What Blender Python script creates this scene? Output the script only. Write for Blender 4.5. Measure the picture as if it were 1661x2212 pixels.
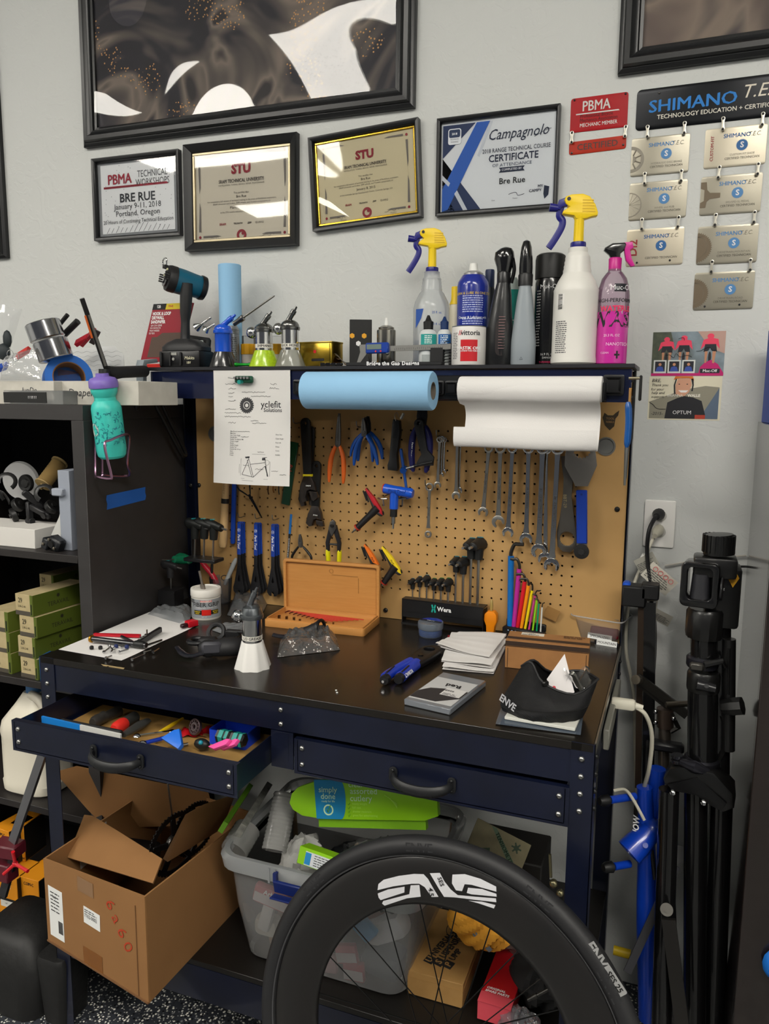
import bpy,bmesh,math,random
from mathutils import Vector,Matrix,Euler
from math import sin,cos,pi,radians,atan2,sqrt
for _o in list(bpy.data.objects):bpy.data.objects.remove(_o)
S=bpy.context.scene
COL=S.collection
# ---------------------------------------------------------------- camera
YAW,PITCH,ROLL,FPX=0.3634,0.1456,0.0081,1675.26
CAM=Vector((0.9213,-1.9444,1.4717))
_f=Vector((-sin(YAW)*cos(PITCH),cos(YAW)*cos(PITCH),-sin(PITCH)))
_r=_f.cross(Vector((0,0,1))).normalized();_u=_r.cross(_f)
RR=_r*cos(ROLL)+_u*sin(ROLL);UU=-_r*sin(ROLL)+_u*cos(ROLL)
cd=bpy.data.cameras.new('camera');co=bpy.data.objects.new('camera',cd);COL.objects.link(co)
mw=Matrix((RR,UU,-_f)).transposed().to_4x4();mw.translation=CAM;co.matrix_world=mw
cd.sensor_fit='VERTICAL';cd.sensor_height=24;cd.lens=FPX*24/2212;cd.clip_start=.02
S.camera=co
# ---------------------------------------------------------------- light
W=bpy.data.worlds.new('world');S.world=W;W.use_nodes=True
W.node_tree.nodes['Background'].inputs[0].default_value=(.80,.84,.92,1)
W.node_tree.nodes['Background'].inputs[1].default_value=.12
S.view_settings.view_transform='Standard';S.view_settings.look='None'
S.view_settings.gamma=1;S.view_settings.use_curve_mapping=False
S.view_settings.exposure=-.26
CEIL=3.6
PANELS=[(-2.75,-4.0,1.9,.8,30),(-.6,-2.5,1.2,.6,24),(1.7,-3.0,1.3,.7,34),(-2.9,-2.2,1.2,.5,22),(-3.2,-6.0,1.2,.6,30),(.6,-6.0,1.2,.6,26),(3.0,-3.6,1.3,.7,34)]
FLOOR=-.085
# ---------------------------------------------------------------- pixel -> world helpers
def ray(x,y):return _f+RR*((x-830.5)/FPX)-UU*((y-1106)/FPX)
def on(a,v,x,y):
    d=ray(x,y);return CAM+d*((v-CAM[a])/d[a])
def oy(Y,x,y):return on(1,Y,x,y)
def oz(Z,x,y):return on(2,Z,x,y)
def ox(X,x,y):return on(0,X,x,y)
# ---------------------------------------------------------------- materials
MC={}
def lin(h):
    h=h.lstrip('#');c=[int(h[i:i+2],16)/255 for i in (0,2,4)]
    return tuple((x/12.92 if x <= .04045 else ((x+.055)/1.055)**2.4) for x in c)+(1,)
def mat(hx,rough=.5,metal=0.,noise=None,bump=None,trans=0.,coat=0.,emit=0.,spec=.5,ior=1.45,name=None,sub=0.,dark=None,wave=None):
    key=(hx,rough,metal,noise,bump,trans,coat,emit,spec,sub,dark,wave)
    if key in MC:return MC[key]
    m=bpy.data.materials.new(name or 'surface');m.use_nodes=True;nt=m.node_tree;b=nt.nodes['Principled BSDF'];L=nt.links
    b.inputs['Base Color'].default_value=lin(hx);b.inputs['Roughness'].default_value=rough;b.inputs['Metallic'].default_value=metal
    b.inputs['Transmission Weight'].default_value=trans;b.inputs['Coat Weight'].default_value=coat;b.inputs['Coat Roughness'].default_value=.08
    b.inputs['Specular IOR Level'].default_value=spec;b.inputs['IOR'].default_value=ior
    if sub:b.inputs['Subsurface Weight'].default_value=sub;b.inputs['Subsurface Radius'].default_value=(.01,.01,.01)
    if emit:b.inputs['Emission Color'].default_value=lin(hx);b.inputs['Emission Strength'].default_value=emit
    tc=nt.nodes.new('ShaderNodeTexCoord')
    def nz(scale,det=4,stretch=None):
        n=nt.nodes.new('ShaderNodeTexNoise');n.inputs['Scale'].default_value=scale;n.inputs['Detail'].default_value=det
        if stretch:
            mp=nt.nodes.new('ShaderNodeMapping');mp.inputs['Scale'].default_value=stretch;L.new(tc.outputs['Object'],mp.inputs[0]);L.new(mp.outputs[0],n.inputs[0])
        else:L.new(tc.outputs['Object'],n.inputs[0])
        return n
    if noise:
        n=nz(noise[0],5,noise[3] if len(noise) > 3 else None);r=nt.nodes.new('ShaderNodeValToRGB')
        r.color_ramp.elements[0].position=.5-noise[1];r.color_ramp.elements[1].position=.5+noise[1]
        r.color_ramp.elements[0].color=lin(hx);r.color_ramp.elements[1].color=lin(noise[2]);L.new(n.outputs[0],r.inputs[0]);L.new(r.outputs[0],b.inputs['Base Color'])
    if bump:
        n=nz(bump[0],3,bump[3] if len(bump) > 3 else None);bp=nt.nodes.new('ShaderNodeBump');bp.inputs['Strength'].default_value=bump[1];bp.inputs['Distance'].default_value=bump[2]
        L.new(n.outputs[0],bp.inputs['Height']);L.new(bp.outputs[0],b.inputs['Normal'])
    if wave:
        n=nt.nodes.new('ShaderNodeTexWave');n.inputs['Scale'].default_value=wave[0];n.bands_direction=wave[3];L.new(tc.outputs['Object'],n.inputs[0])
        bp=nt.nodes.new('ShaderNodeBump');bp.inputs['Strength'].default_value=wave[1];bp.inputs['Distance'].default_value=wave[2]
        L.new(n.outputs[0],bp.inputs['Height']);L.new(bp.outputs[0],b.inputs['Normal'])
    MC[key]=m;return m
def film(tint='ffffff',milk=.12,gloss=.9,rough=.08,bump=None,base='e8eaec',fres=1.35):
    """thin clear plastic: transparent sheet, a little milk and a fresnel sheen"""
    key=('film',tint,milk,gloss,rough,bump,base,fres)
    if key in MC:return MC[key]
    m=bpy.data.materials.new('clear_plastic');m.use_nodes=True;nt=m.node_tree;nt.nodes.clear();L=nt.links;N=nt.nodes.new
    out=N('ShaderNodeOutputMaterial');tr=N('ShaderNodeBsdfTransparent');tr.inputs[0].default_value=lin(tint)
    df=N('ShaderNodeBsdfDiffuse');df.inputs[0].default_value=lin(base);tl=N('ShaderNodeBsdfTranslucent');tl.inputs[0].default_value=lin(base)
    gl=N('ShaderNodeBsdfGlossy');gl.inputs['Roughness'].default_value=rough
    mdt=N('ShaderNodeMixShader');mdt.inputs[0].default_value=.5;L.new(df.outputs[0],mdt.inputs[1]);L.new(tl.outputs[0],mdt.inputs[2])
    m1=N('ShaderNodeMixShader');m1.inputs[0].default_value=milk;L.new(tr.outputs[0],m1.inputs[1]);L.new(mdt.outputs[0],m1.inputs[2])
    fr=N('ShaderNodeFresnel');fr.inputs[0].default_value=fres;mu=N('ShaderNodeMath');mu.operation='MULTIPLY';mu.inputs[1].default_value=gloss;L.new(fr.outputs[0],mu.inputs[0])
    m2=N('ShaderNodeMixShader');L.new(mu.outputs[0],m2.inputs[0]);L.new(m1.outputs[0],m2.inputs[1]);L.new(gl.outputs[0],m2.inputs[2]);L.new(m2.outputs[0],out.inputs[0])
    if bump:
        n=N('ShaderNodeTexNoise');n.inputs['Scale'].default_value=bump[0];tc=N('ShaderNodeTexCoord');L.new(tc.outputs['Object'],n.inputs[0])
        bp=N('ShaderNodeBump');bp.inputs['Strength'].default_value=bump[1];bp.inputs['Distance'].default_value=bump[2];L.new(n.outputs[0],bp.inputs['Height'])
        for q in (df,gl,fr):L.new(bp.outputs[0],q.inputs['Normal'])
    MC[key]=m;return m
# ---------------------------------------------------------------- mesh builder
def Tm(loc=(0,0,0),rot=(0,0,0),sc=1.):
    s=Matrix.Diagonal((sc,sc,sc,1)) if not hasattr(sc,'__len__') else Matrix.Diagonal((*sc,1))
    return Matrix.Translation(loc) @ Euler([radians(a) for a in rot]).to_matrix().to_4x4() @ s
def frame(o,x,y,z=None):
    x=Vector(x).normalized();y=Vector(y);z=(x.cross(y)).normalized() if z is None else Vector(z);y=z.cross(x)
    m=Matrix((x,y,z)).transposed().to_4x4();m.translation=Vector(o);return m
_tx={}
def textgeo(s,bold=0.,shear=0.,align='CENTER',space=1.):
    k=(s,bold,shear,align,space)
    if k in _tx:return _tx[k]
    cu=bpy.data.curves.new('t','FONT');cu.body=s;cu.align_x=align;cu.align_y='CENTER';cu.offset=bold if 'M' not in s else 0;cu.shear=shear;cu.space_character=space;cu.resolution_u=2
    o=bpy.data.objects.new('t',cu);COL.objects.link(o);dg=bpy.context.evaluated_depsgraph_get()
    me=bpy.data.meshes.new_from_object(o.evaluated_get(dg));g=([tuple(v.co) for v in me.vertices],[tuple(p.vertices) for p in me.polygons])
    if bold > 0 and 'M' in s:V,F=g;n=len(V);q=bold*1.1;g=([(x-q,y-q*.4,0) for x,y,z in V]+[(x+q,y+q*.4,.012) for x,y,z in V],F+[tuple(i+n for i in f) for f in F])
    bpy.data.objects.remove(o);bpy.data.curves.remove(cu);bpy.data.meshes.remove(me);_tx[k]=g;return g
def shapegeo(loops,depth=0.,bev=0.):
    cu=bpy.data.curves.new('s','CURVE');cu.dimensions='2D';cu.fill_mode='BOTH';cu.extrude=depth/2;cu.bevel_depth=bev;cu.bevel_resolution=1
    if bev:cu.offset=-bev;cu.extrude=max(0,depth/2-bev)
    for lp in loops:
        sp=cu.splines.new('POLY');sp.points.add(len(lp)-1)
        for i,p in enumerate(lp):sp.points[i].co=(p[0],p[1],0,1)
        sp.use_cyclic_u=True
    o=bpy.data.objects.new('s',cu);COL.objects.link(o);dg=bpy.context.evaluated_depsgraph_get()
    me=bpy.data.meshes.new_from_object(o.evaluated_get(dg));g=([tuple(v.co) for v in me.vertices],[tuple(p.vertices) for p in me.polygons])
    bpy.data.objects.remove(o);bpy.data.curves.remove(cu);bpy.data.meshes.remove(me);return g
def circ(cx,cy,r,n=20,a0=0,a1=2*pi,ry=None):
    full=abs(a1-a0-2*pi) < 1e-6;k=n if full else n-1
    return [(cx+r*cos(a0+(a1-a0)*i/k),cy+(ry or r)*sin(a0+(a1-a0)*i/k)) for i in range(n)]
def rrect(x0,y0,x1,y1,r,n=4):
    o=[]
    for cx,cy,a in ((x1-r,y1-r,0),(x0+r,y1-r,pi/2),(x0+r,y0+r,pi),(x1-r,y0+r,1.5*pi)):
        o+=[(cx+r*cos(a+pi/2*i/n),cy+r*sin(a+pi/2*i/n)) for i in range(n+1)]
    return o
def gear(cx,cy,r,n,d,ph=0):
    o=[]
    for i in range(n):
        for q,rr in ((-.32,r-d),(-.14,r),(.14,r),(.32,r-d)):
            a=ph+2*pi*(i+q)/n;o.append((cx+rr*cos(a),cy+rr*sin(a)))
    return o
def smooth(pts,n=6,closed=False):
    P=[Vector(p) for p in pts];o=[];k=len(P);rng=range(k if closed else k-1)
    for i in rng:
        if closed:a,b,c,d=P[i-1],P[i],P[(i+1) % k],P[(i+2) % k]
        else:a,b,c,d=P[max(i-1,0)],P[i],P[i+1],P[min(i+2,k-1)]
        for j in range(n):
            t=j/n;o.append(.5*((2*b)+(-a+c)*t+(2*a-5*b+4*c-d)*t*t+(-a+3*b-3*c+d)*t**3))
    if not closed:o.append(P[-1])
    return o
class MB:
    def __init__(s,T=None):s.v=[];s.f=[];s.m=[];s.T=T or Matrix.Identity(4);s.k=0
    def add(s,V,F,T=None,m=None):
        b=len(s.v);X=s.T @ T if T is not None else s.T
        s.v+=[X @ Vector(p) for p in V];s.f+=[tuple(b+i for i in q) for q in F];s.m+=[s.k if m is None else m]*len(F);return s
    def box(s,c,d,rot=(0,0,0),bev=0.,m=None,T=None,seg=1):
        x,y,z=d[0]/2,d[1]/2,d[2]/2;X=Tm(c,rot)
        if T is not None:X=T @ X
        if not bev:
            V=[(i,j,k) for i in (-x,x) for j in (-y,y) for k in (-z,z)]
            return s.add(V,[(0,1,3,2),(4,6,7,5),(0,4,5,1),(2,3,7,6),(0,2,6,4),(1,5,7,3)],X,m)
        bm=bmesh.new();bmesh.ops.create_cube(bm,size=1);bmesh.ops.scale(bm,vec=d,verts=bm.verts)
        bmesh.ops.bevel(bm,geom=bm.edges[:],offset=min(bev,min(d)*.49),segments=seg,affect='EDGES',profile=.5);bm.verts.index_update()
        s.add([v.co[:] for v in bm.verts],[[v.index for v in f.verts] for f in bm.faces],X,m);bm.free();return s
    def lathe(s,prof,n=24,T=None,m=None,a0=0,a1=2*pi,star=None,cap=True):
        V=[];F=[];full=abs(a1-a0-2*pi) < 1e-6;nn=n if full else n+1
        for r,z in prof:
            for i in range(nn):
                a=a0+(a1-a0)*i/n;q=r*(1+(star[1]*cos(star[0]*a) if star and z < star[2] else 0));V.append((q*cos(a),q*sin(a),z))
        for j in range(len(prof)-1):
            for i in range(n):
                i2=(i+1) % nn if full else i+1;F.append((j*nn+i,j*nn+i2,(j+1)*nn+i2,(j+1)*nn+i))
        if cap and full and prof[0][0] > 1e-6:F.append(tuple(range(nn))[::-1])
        if cap and full and prof[-1][0] > 1e-6:F.append(tuple((len(prof)-1)*nn+i for i in range(nn)))
        return s.add(V,F,T,m)
    def cyl(s,a,b,r,r2=None,n=16,m=None,bev=0.):
        a,b=Vector(a),Vector(b);h=(b-a).length;z=(b-a).normalized();x=z.orthogonal().normalized();T=frame(a,x,z.cross(x),z);r2=r if r2 is None else r2
        p=[(r,0),(r2,h)] if not bev else [(r-bev,0),(r,bev),(r2,h-bev),(r2-bev,h)]
        return s.lathe(p,n,T,m)
    def prof(s,a,b,P,n=20,m=None,star=None):
        a,b=Vector(a),Vector(b);z=(b-a).normalized();x=z.orthogonal().normalized();return s.lathe(P,n,frame(a,x,z.cross(x),z),m,star=star)
    def ball(s,c,r,n=14,sc=(1,1,1),m=None,rot=(0,0,0),T=None):
        k=max(5,n//2);P=[(max(1e-7,r*sin(pi*i/k)),-r*cos(pi*i/k)) for i in range(k+1)];X=Tm(c,rot,sc);return s.lathe(P,n,X if T is None else T @ X,m)
    def tube(s,pts,r,n=8,closed=False,m=None,sc=(1,1),cap=True,up=None):
        P=[Vector(p) for p in pts];k=len(P);V=[];F=[];pz=None;x=None
        for i,p in enumerate(P):
            t=(P[(i+1) % k]-P[i-1]) if closed else (P[min(i+1,k-1)]-P[max(i-1,0)])
            if t.length < 1e-9:t=Vector((0,0,1))
            t.normalize()
            if up is not None:y=Vector(up);x=y.cross(t).normalized() if abs(y.dot(t)) < .999 else (x or t.orthogonal())
            elif x is None:x=t.orthogonal().normalized()
            else:x=(x-t*x.dot(t)).normalized()
            y2=t.cross(x);rr=r[i] if hasattr(r,'__len__') else r
            for j in range(n):
                a=2*pi*(j+.5)/n;V.append(p+x*(cos(a)*rr*sc[0])+y2*(sin(a)*rr*sc[1]))
        for i in range(k if closed else k-1):
            for j in range(n):F.append((i*n+j,i*n+(j+1) % n,((i+1) % k)*n+(j+1) % n,((i+1) % k)*n+j))
        if not closed and cap:F+=[tuple(range(n))[::-1],tuple((k-1)*n+j for j in range(n))]
        return s.add(V,F,None,m)
    def shape(s,loops,depth=.002,T=None,m=None,bev=0.):
        if loops and not hasattr(loops[0][0],'__len__'):loops=[loops]
        V,F=shapegeo(loops,depth,bev);return s.add(V,F,T,m)
    def prism(s,P,h,T=None,m=None,top=1.):
        n=len(P);V=[(x,y,0) for x,y in P]+[(x*top,y*top,h) for x,y in P]
        return s.add(V,[tuple(range(n))[::-1],tuple(range(n,2*n))]+[(i,(i+1) % n,n+(i+1) % n,n+i) for i in range(n)],T,m)
    def flat(s,P,T=None,m=None):return s.add([(p[0],p[1],p[2] if len(p) > 2 else 0) for p in P],[tuple(range(len(P)))],T,m)
    def grid(s,fn,nu,nv,m=None,T=None,both=False):
        V=[fn(i/nu,j/nv) for j in range(nv+1) for i in range(nu+1)]
        return s.add(V,[(j*(nu+1)+i,j*(nu+1)+i+1,(j+1)*(nu+1)+i+1,(j+1)*(nu+1)+i) for j in range(nv) for i in range(nu)],T,m)
    def loft(s,rings,T=None,m=None,cap=True):
        n=len(rings[0]);V=[p for r in rings for p in r];F=[(j*n+i,j*n+(i+1) % n,(j+1)*n+(i+1) % n,(j+1)*n+i) for j in range(len(rings)-1) for i in range(n)]
        if cap:F+=[tuple(range(n))[::-1],tuple((len(rings)-1)*n+i for i in range(n))]
        return s.add(V,F,T,m)
    def text(s,t,size,fn=None,T=None,m=None,bold=0.,shear=0.,align='CENTER',space=1.,sx=1.,at=(0,0)):
        V,F=textgeo(t,bold,shear,align,space);V=[(x*size*sx+at[0],y*size+at[1],z*size) for x,y,z in V]
        if fn:V=[fn(p[0],p[1]) for p in V]
        return s.add(V,F,T,m)
    def build(s,name,mats,parent=None,ang=38,**kw):
        me=bpy.data.meshes.new(name);me.from_pydata([tuple(v) for v in s.v],[],s.f)
        for q in (mats if isinstance(mats,(list,tuple)) else [mats]):me.materials.append(q)
        me.polygons.foreach_set('material_index',s.m);me.polygons.foreach_set('use_smooth',[True]*len(s.f));me.update();me.validate()
        bm=bmesh.new();bm.from_mesh(me);bmesh.ops.remove_doubles(bm,verts=bm.verts,dist=1e-6);bm.to_mesh(me);bm.free()
        me.set_sharp_from_angle(angle=radians(ang));o=bpy.data.objects.new(name,me);COL.objects.link(o)
        if parent:o.parent=parent
        for k,v in kw.items():o[k]=v
        return o
def cylmap(r,z0=0,a0=-90,off=.0004):
    return lambda u,v:((r+off)*cos(radians(a0)+u/r),(r+off)*sin(radians(a0)+u/r),z0+v)
def thing(name,label,cat,loc=(0,0,0),rot=(0,0,0),group=None,T=None):
    o=bpy.data.objects.new(name,None);COL.objects.link(o);o.empty_display_size=.02
    if T is not None:o.matrix_world=T
    else:o.location=loc;o.rotation_euler=[radians(a) for a in rot]
    o['label']=label;o['category']=cat
    if group:o['group']=group
    return o
def tag(o,label,cat,group=None,T=None):
    o['label']=label;o['category']=cat
    if group:o['group']=group
    if T is not None:o.matrix_world=T
    return o
def lab(o,t):o['label']=t;return o
def dup(root,label=None,loc=None,rot=None,T=None,group=None,sc=None):
    def cp(o,par):
        c=o.copy();COL.objects.link(c);c.parent=par
        for k in o.children:cp(k,c)
        return c
    r=cp(root,None)
    if label:r['label']=label
    if group:r['group']=group
    if T is not None:r.matrix_world=T
    if loc is not None:r.location=loc
    if rot is not None:r.rotation_euler=[radians(a) for a in rot]
    if sc is not None:r.scale=(sc,sc,sc)
    return r
# common materials
BLACK=mat('161616',.45);MATTE=mat('1a1a1a',.75);RUBBER=mat('202022',.65,bump=(300,.3,.0005));CHROME=mat('c8c8c8',.12,1.);STEEL=mat('9a9a98',.32,1.);DSTEEL=mat('4a4846',.35,1.)
WHITE=mat('e6e6e2',.5);PAPER=mat('dedfdd',.8);KRAFT=mat('a67c50',.85,noise=(5,.4,'987046'),bump=(60,.12,.001));BLUE=mat('1450b4',.42);YEL=mat('f0cc10',.4)
INK=mat('1c1c1e',.7);WINK=mat('e8e8e8',.6);RED=mat('c01820',.4);GREEN=mat('0c7a5c',.5)
# ---------------------------------------------------------------- room shell
WALLM=mat('c6c8c6',.62,bump=(9,.3,.004),noise=(2.2,.5,'c9cbc9'),name='wall_paint')
def orange_peel(m):
    nt=m.node_tree;L=nt.links;b=nt.nodes['Principled BSDF'];tc=[n for n in nt.nodes if n.type == 'TEX_COORD'][0]
    v=nt.nodes.new('ShaderNodeTexNoise');v.inputs['Scale'].default_value=16;v.inputs['Detail'].default_value=8;v.inputs['Distortion'].default_value=2.2;L.new(tc.outputs['Object'],v.inputs[0])
    r=nt.nodes.new('ShaderNodeValToRGB');r.color_ramp.elements[0].position=.52;r.color_ramp.elements[1].position=.58;L.new(v.outputs[0],r.inputs[0])
    bp=nt.nodes.new('ShaderNodeBump');bp.inputs['Strength'].default_value=.22;bp.inputs['Distance'].default_value=.0016;L.new(r.outputs[0],bp.inputs['Height'])
    old=b.inputs['Normal'].links[0].from_node;L.new(old.outputs[0],bp.inputs['Normal']);L.new(bp.outputs[0],b.inputs['Normal'])
orange_peel(WALLM)
WY=.06
def struct(name,m):m['kind']='structure';m.name=name;return m
struct('wall_back',MB().box((-.5,WY+.05,CEIL/2),(9,.1,CEIL+.3)).build('wall_back',WALLM))
struct('wall_left',MB().box((-5.05,-3.5,CEIL/2),(.1,7,CEIL+.3)).build('wall_left',WALLM))
struct('wall_right',MB().box((4.05,-3.5,CEIL/2),(.1,7,CEIL+.3)).build('wall_right',WALLM))
# speckled epoxy floor
fm=bpy.data.materials.new('speckled_floor');fm.use_nodes=True;nt=fm.node_tree;L=nt.links;b=nt.nodes['Principled BSDF'];b.inputs['Roughness'].default_value=.35
tc=nt.nodes.new('ShaderNodeTexCoord');prev=None;basec=lin('33363c')
for i,(sc,th,c) in enumerate(((150,.36,'b4b4ac'),(110,.34,'101114'),(120,.34,'e4e2d8'),(80,.24,'6a6c70'))):
    v=nt.nodes.new('ShaderNodeTexVoronoi');v.inputs['Scale'].default_value=sc;mp=nt.nodes.new('ShaderNodeMapping');mp.inputs['Location'].default_value=(i*3.3,i*1.7,0);L.new(tc.outputs['Object'],mp.inputs[0]);L.new(mp.outputs[0],v.inputs[0])
    lt=nt.nodes.new('ShaderNodeMath');lt.operation='LESS_THAN';lt.inputs[1].default_value=th;L.new(v.outputs['Distance'],lt.inputs[0])
    wn=nt.nodes.new('ShaderNodeSeparateColor');L.new(v.outputs['Color'],wn.inputs[0]);g=nt.nodes.new('ShaderNodeMath');g.operation='GREATER_THAN';g.inputs[1].default_value=.55;L.new(wn.outputs[0],g.inputs[0])
    mm=nt.nodes.new('ShaderNodeMath');mm.operation='MULTIPLY';L.new(lt.outputs[0],mm.inputs[0]);L.new(g.outputs[0],mm.inputs[1])
    mx=nt.nodes.new('ShaderNodeMix');mx.data_type='RGBA';L.new(mm.outputs[0],mx.inputs[0]);mx.inputs[7].default_value=lin(c)
    if prev:L.new(prev,mx.inputs[6])
    else:mx.inputs[6].default_value=basec
    prev=mx.outputs[2]
L.new(prev,b.inputs['Base Color'])
struct('floor',MB().box((-.5,-3.4,FLOOR-.05),(9,7.1,.1)).build('floor',fm))
CEILM=mat('d8d8d4',.9,name='ceiling_tile')
struct('ceiling',MB().box((-.5,-3.4,CEIL+.05),(9,7.1,.1)).build('ceiling',CEILM))
# recessed ceiling light panels behind the viewer; far and right ones added as fill
for i,(x,y,w,h,e) in enumerate(PANELS):
    t=thing('ceiling_light','white ceiling light panel, %s' % ('large one over the left aisle','nearest to the bench','over the right aisle','nearest to the left wall','far left row','far middle row','far right')[i],'light',(x,y,CEIL-.03),group='ceiling light panels out of view behind the camera')
    MB().box((0,-h/2-.015,.01),(w+.06,.03,.04)).box((0,h/2+.015,.01),(w+.06,.03,.04)).box((-w/2-.015,0,.01),(.03,h,.04)).box((w/2+.015,0,.01),(.03,h,.04)).build('frame',WHITE,t)
    MB().box((0,0,.005),(w,h,.01)).build('diffuser',mat('fffaf0',.5,emit=e,name='lamp_diffuser'),t)
# ---------------------------------------------------------------- framed pictures and certificates
def picture(name,label,cat,T,w,h,fw,fd,fm,inner,liner=None,ridges=1,glaze=True,slope=None):
    """T: bottom-left corner, x right, y up, z off the wall"""
    t=thing(name,label,cat,T=T)
    prof={1:[(0,0),(0,fd),(fw*.55,fd),(fw,fd*.7),(fw,0)],
            2:[(0,0),(0,fd*.45),(fw*.12,fd*.6),(fw*.2,fd*.6),(fw*.28,fd),(fw*.5,fd*1.02),(fw*.62,fd*.78),(fw*.8,fd*.72),(fw*.86,fd*.5),(fw,fd*.46),(fw,0)],
            3:[(0,0),(0,fd*.8),(fw*.1,fd),(fw*.9,fd*.55),(fw,fd*.4),(fw,0)]}[ridges]
    for (cx,cy,ax,ay,nx,ny,Ln) in ((0,0,1,0,0,1,w),(w,0,0,1,-1,0,h),(w,h,-1,0,0,-1,w),(0,h,0,-1,1,0,h)):
        R=[[(cx+ax*o+nx*o,cy+ay*o+ny*o,z) for o,z in prof],[(cx+ax*(Ln-o)+nx*o,cy+ay*(Ln-o)+ny*o,z) for o,z in prof]]
        MB().loft(R).build('frame_rail',fm,t,ang=50)
    if liner:
        lw,lm=liner;b=MB();z=fd*.42
        for (x0,y0,x1,y1) in ((fw,fw,w-fw,fw+lw),(fw,h-fw-lw,w-fw,h-fw),(fw,fw+lw,fw+lw,h-fw-lw),(w-fw-lw,fw+lw,w-fw,h-fw-lw)):
            b.box(((x0+x1)/2,(y0+y1)/2,z/2),(max(x1-x0,lw),max(y1-y0,lw),z),bev=.0012)
        b.build('liner',lm,t)
    inner(t,w,h)
    if glaze:
        b=MB();z=fd*.34;f=fw
        if slope:b.grid(lambda u,v:(f+(w-2*f)*u,f+(h-2*f)*v,z+slope(u,v)),90,90)
        else:b.box((w/2,h/2,z),(w-2*f,h-2*f,.0012))
        b.build('glazing',film(milk=.0,gloss=1.,rough=.02,fres=1.5),t,ang=180)
    return t
def wrect(Y,bl,br,tl,tr=None):
    a,b2,c=oy(Y,*bl),oy(Y,*br),oy(Y,*tl);x=b2-a;y=c-a
    if tr:d=oy(Y,*tr);x=(x+(d-c))/2;y=(y+(d-b2))/2
    return frame(a,x,y),x.length,y.length
FB=mat('17181a',.3,name='black_lacquer');FW=mat('1b1c1e',.4,bump=(40,.2,.0006,(1,8,1)),name='black_wood')
# big posters: crumpled bronze cloth print seen in the lower part
def poster_mat(name,cols,glow):
    m=bpy.data.materials.new(name);m.use_nodes=True;nt=m.node_tree;L=nt.links;b=nt.nodes['Principled BSDF'];b.inputs['Roughness'].default_value=.6
    tc=nt.nodes.new('ShaderNodeTexCoord');n=nt.nodes.new('ShaderNodeTexNoise');n.inputs['Scale'].default_value=2.6;n.inputs['Detail'].default_value=2.5;n.inputs['Distortion'].default_value=2.0;L.new(tc.outputs['Object'],n.inputs[0])
    r=nt.nodes.new('ShaderNodeValToRGB');L.new(n.outputs[0],r.inputs[0])
    for i in range(len(cols)-2):r.color_ramp.elements.new(.5)
    for i,(p,c) in enumerate(cols):r.color_ramp.elements[i].position=p;r.color_ramp.elements[i].color=lin(c)
    last=r.outputs[0]
    for sc,th,c,zlo in glow:
        v=nt.nodes.new('ShaderNodeTexVoronoi');v.inputs['Scale'].default_value=sc;L.new(tc.outputs['Object'],v.inputs[0]);lt=nt.nodes.new('ShaderNodeMath');lt.operation='LESS_THAN';lt.inputs[1].default_value=th;L.new(v.outputs['Distance'],lt.inputs[0])
        k=nt.nodes.new('ShaderNodeTexNoise');k.inputs['Scale'].default_value=4.5;k.inputs['Detail'].default_value=1;L.new(tc.outputs['Object'],k.inputs[0]);gt=nt.nodes.new('ShaderNodeMath');gt.operation='GREATER_THAN';gt.inputs[1].default_value=zlo;L.new(k.outputs[0],gt.inputs[0])
        mu=nt.nodes.new('ShaderNodeMath');mu.operation='MULTIPLY';L.new(lt.outputs[0],mu.inputs[0]);L.new(gt.outputs[0],mu.inputs[1])
        mx=nt.nodes.new('ShaderNodeMix');mx.data_type='RGBA';L.new(mu.outputs[0],mx.inputs[0]);L.new(last,mx.inputs[6]);mx.inputs[7].default_value=lin(c);last=mx.outputs[2]
    L.new(last,b.inputs['Base Color']);return m
PM1=poster_mat('cloth_print',[(.30,'0c0a14'),(.43,'1c1826'),(.50,'5d544f'),(.55,'86796e'),(.60,'2a2428'),(.75,'100e16')],[(110,.26,'d8a060',.55)])
PM2=poster_mat('stone_print',[(.33,'3a322e'),(.45,'6a5a52'),(.52,'8a7a6c'),(.6,'4a4040'),(.75,'2a2628')],[])
def sheet(mt,fw,z=.006):
    return lambda t,w,h:MB().box((w/2,h/2,z/2),(w-2*fw,h-2*fw,z)).build('print',mt,t)

def warp(A,kx,kz,p1,p2,tilt=0.):
    return lambda u,v:A*(sin(kx*u*6.28+p1+2.2*sin(3.1*v+p2))+.8*sin(kz*v*6.28+p2+1.7*sin(2.7*u*kx+p1)))+tilt*v+A*2
a=oy(WY,188,322);b2=oy(WY,898,235);W1=(b2-a).length
picture('framed_poster','large poster of crumpled dark cloth in ridged black frame, above the certificates','picture',frame(a,b2-a,(0,0,1)),W1,.80,.052,.03,FB,sheet(PM1,.05),None,2,True,warp(.0035,1.5852,1.2693,1.4007,6.2127,-.0129))
a=oy(WY,1335,166)
picture('framed_poster','large poster in ridged black frame over the metal technician plates, top right corner','picture',frame(a,(1,0,0),(0,0,1)),W1,.80,.052,.03,FB,sheet(PM2,.05),None,2,True,warp(.0035,1.3,1.2,1.4,6.2,-.0129))
a=oy(WY,22,558)
picture('framed_poster','edge of a black framed poster cut off by the left border of the photo','picture',frame(a-Vector((W1,0,0)),(1,0,0),(0,0,1)),W1,.80,.052,.03,FB,sheet(PM1,.05),None,2,True,warp(.0011,1.6,1.9,.6,2.0,.0))
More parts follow.
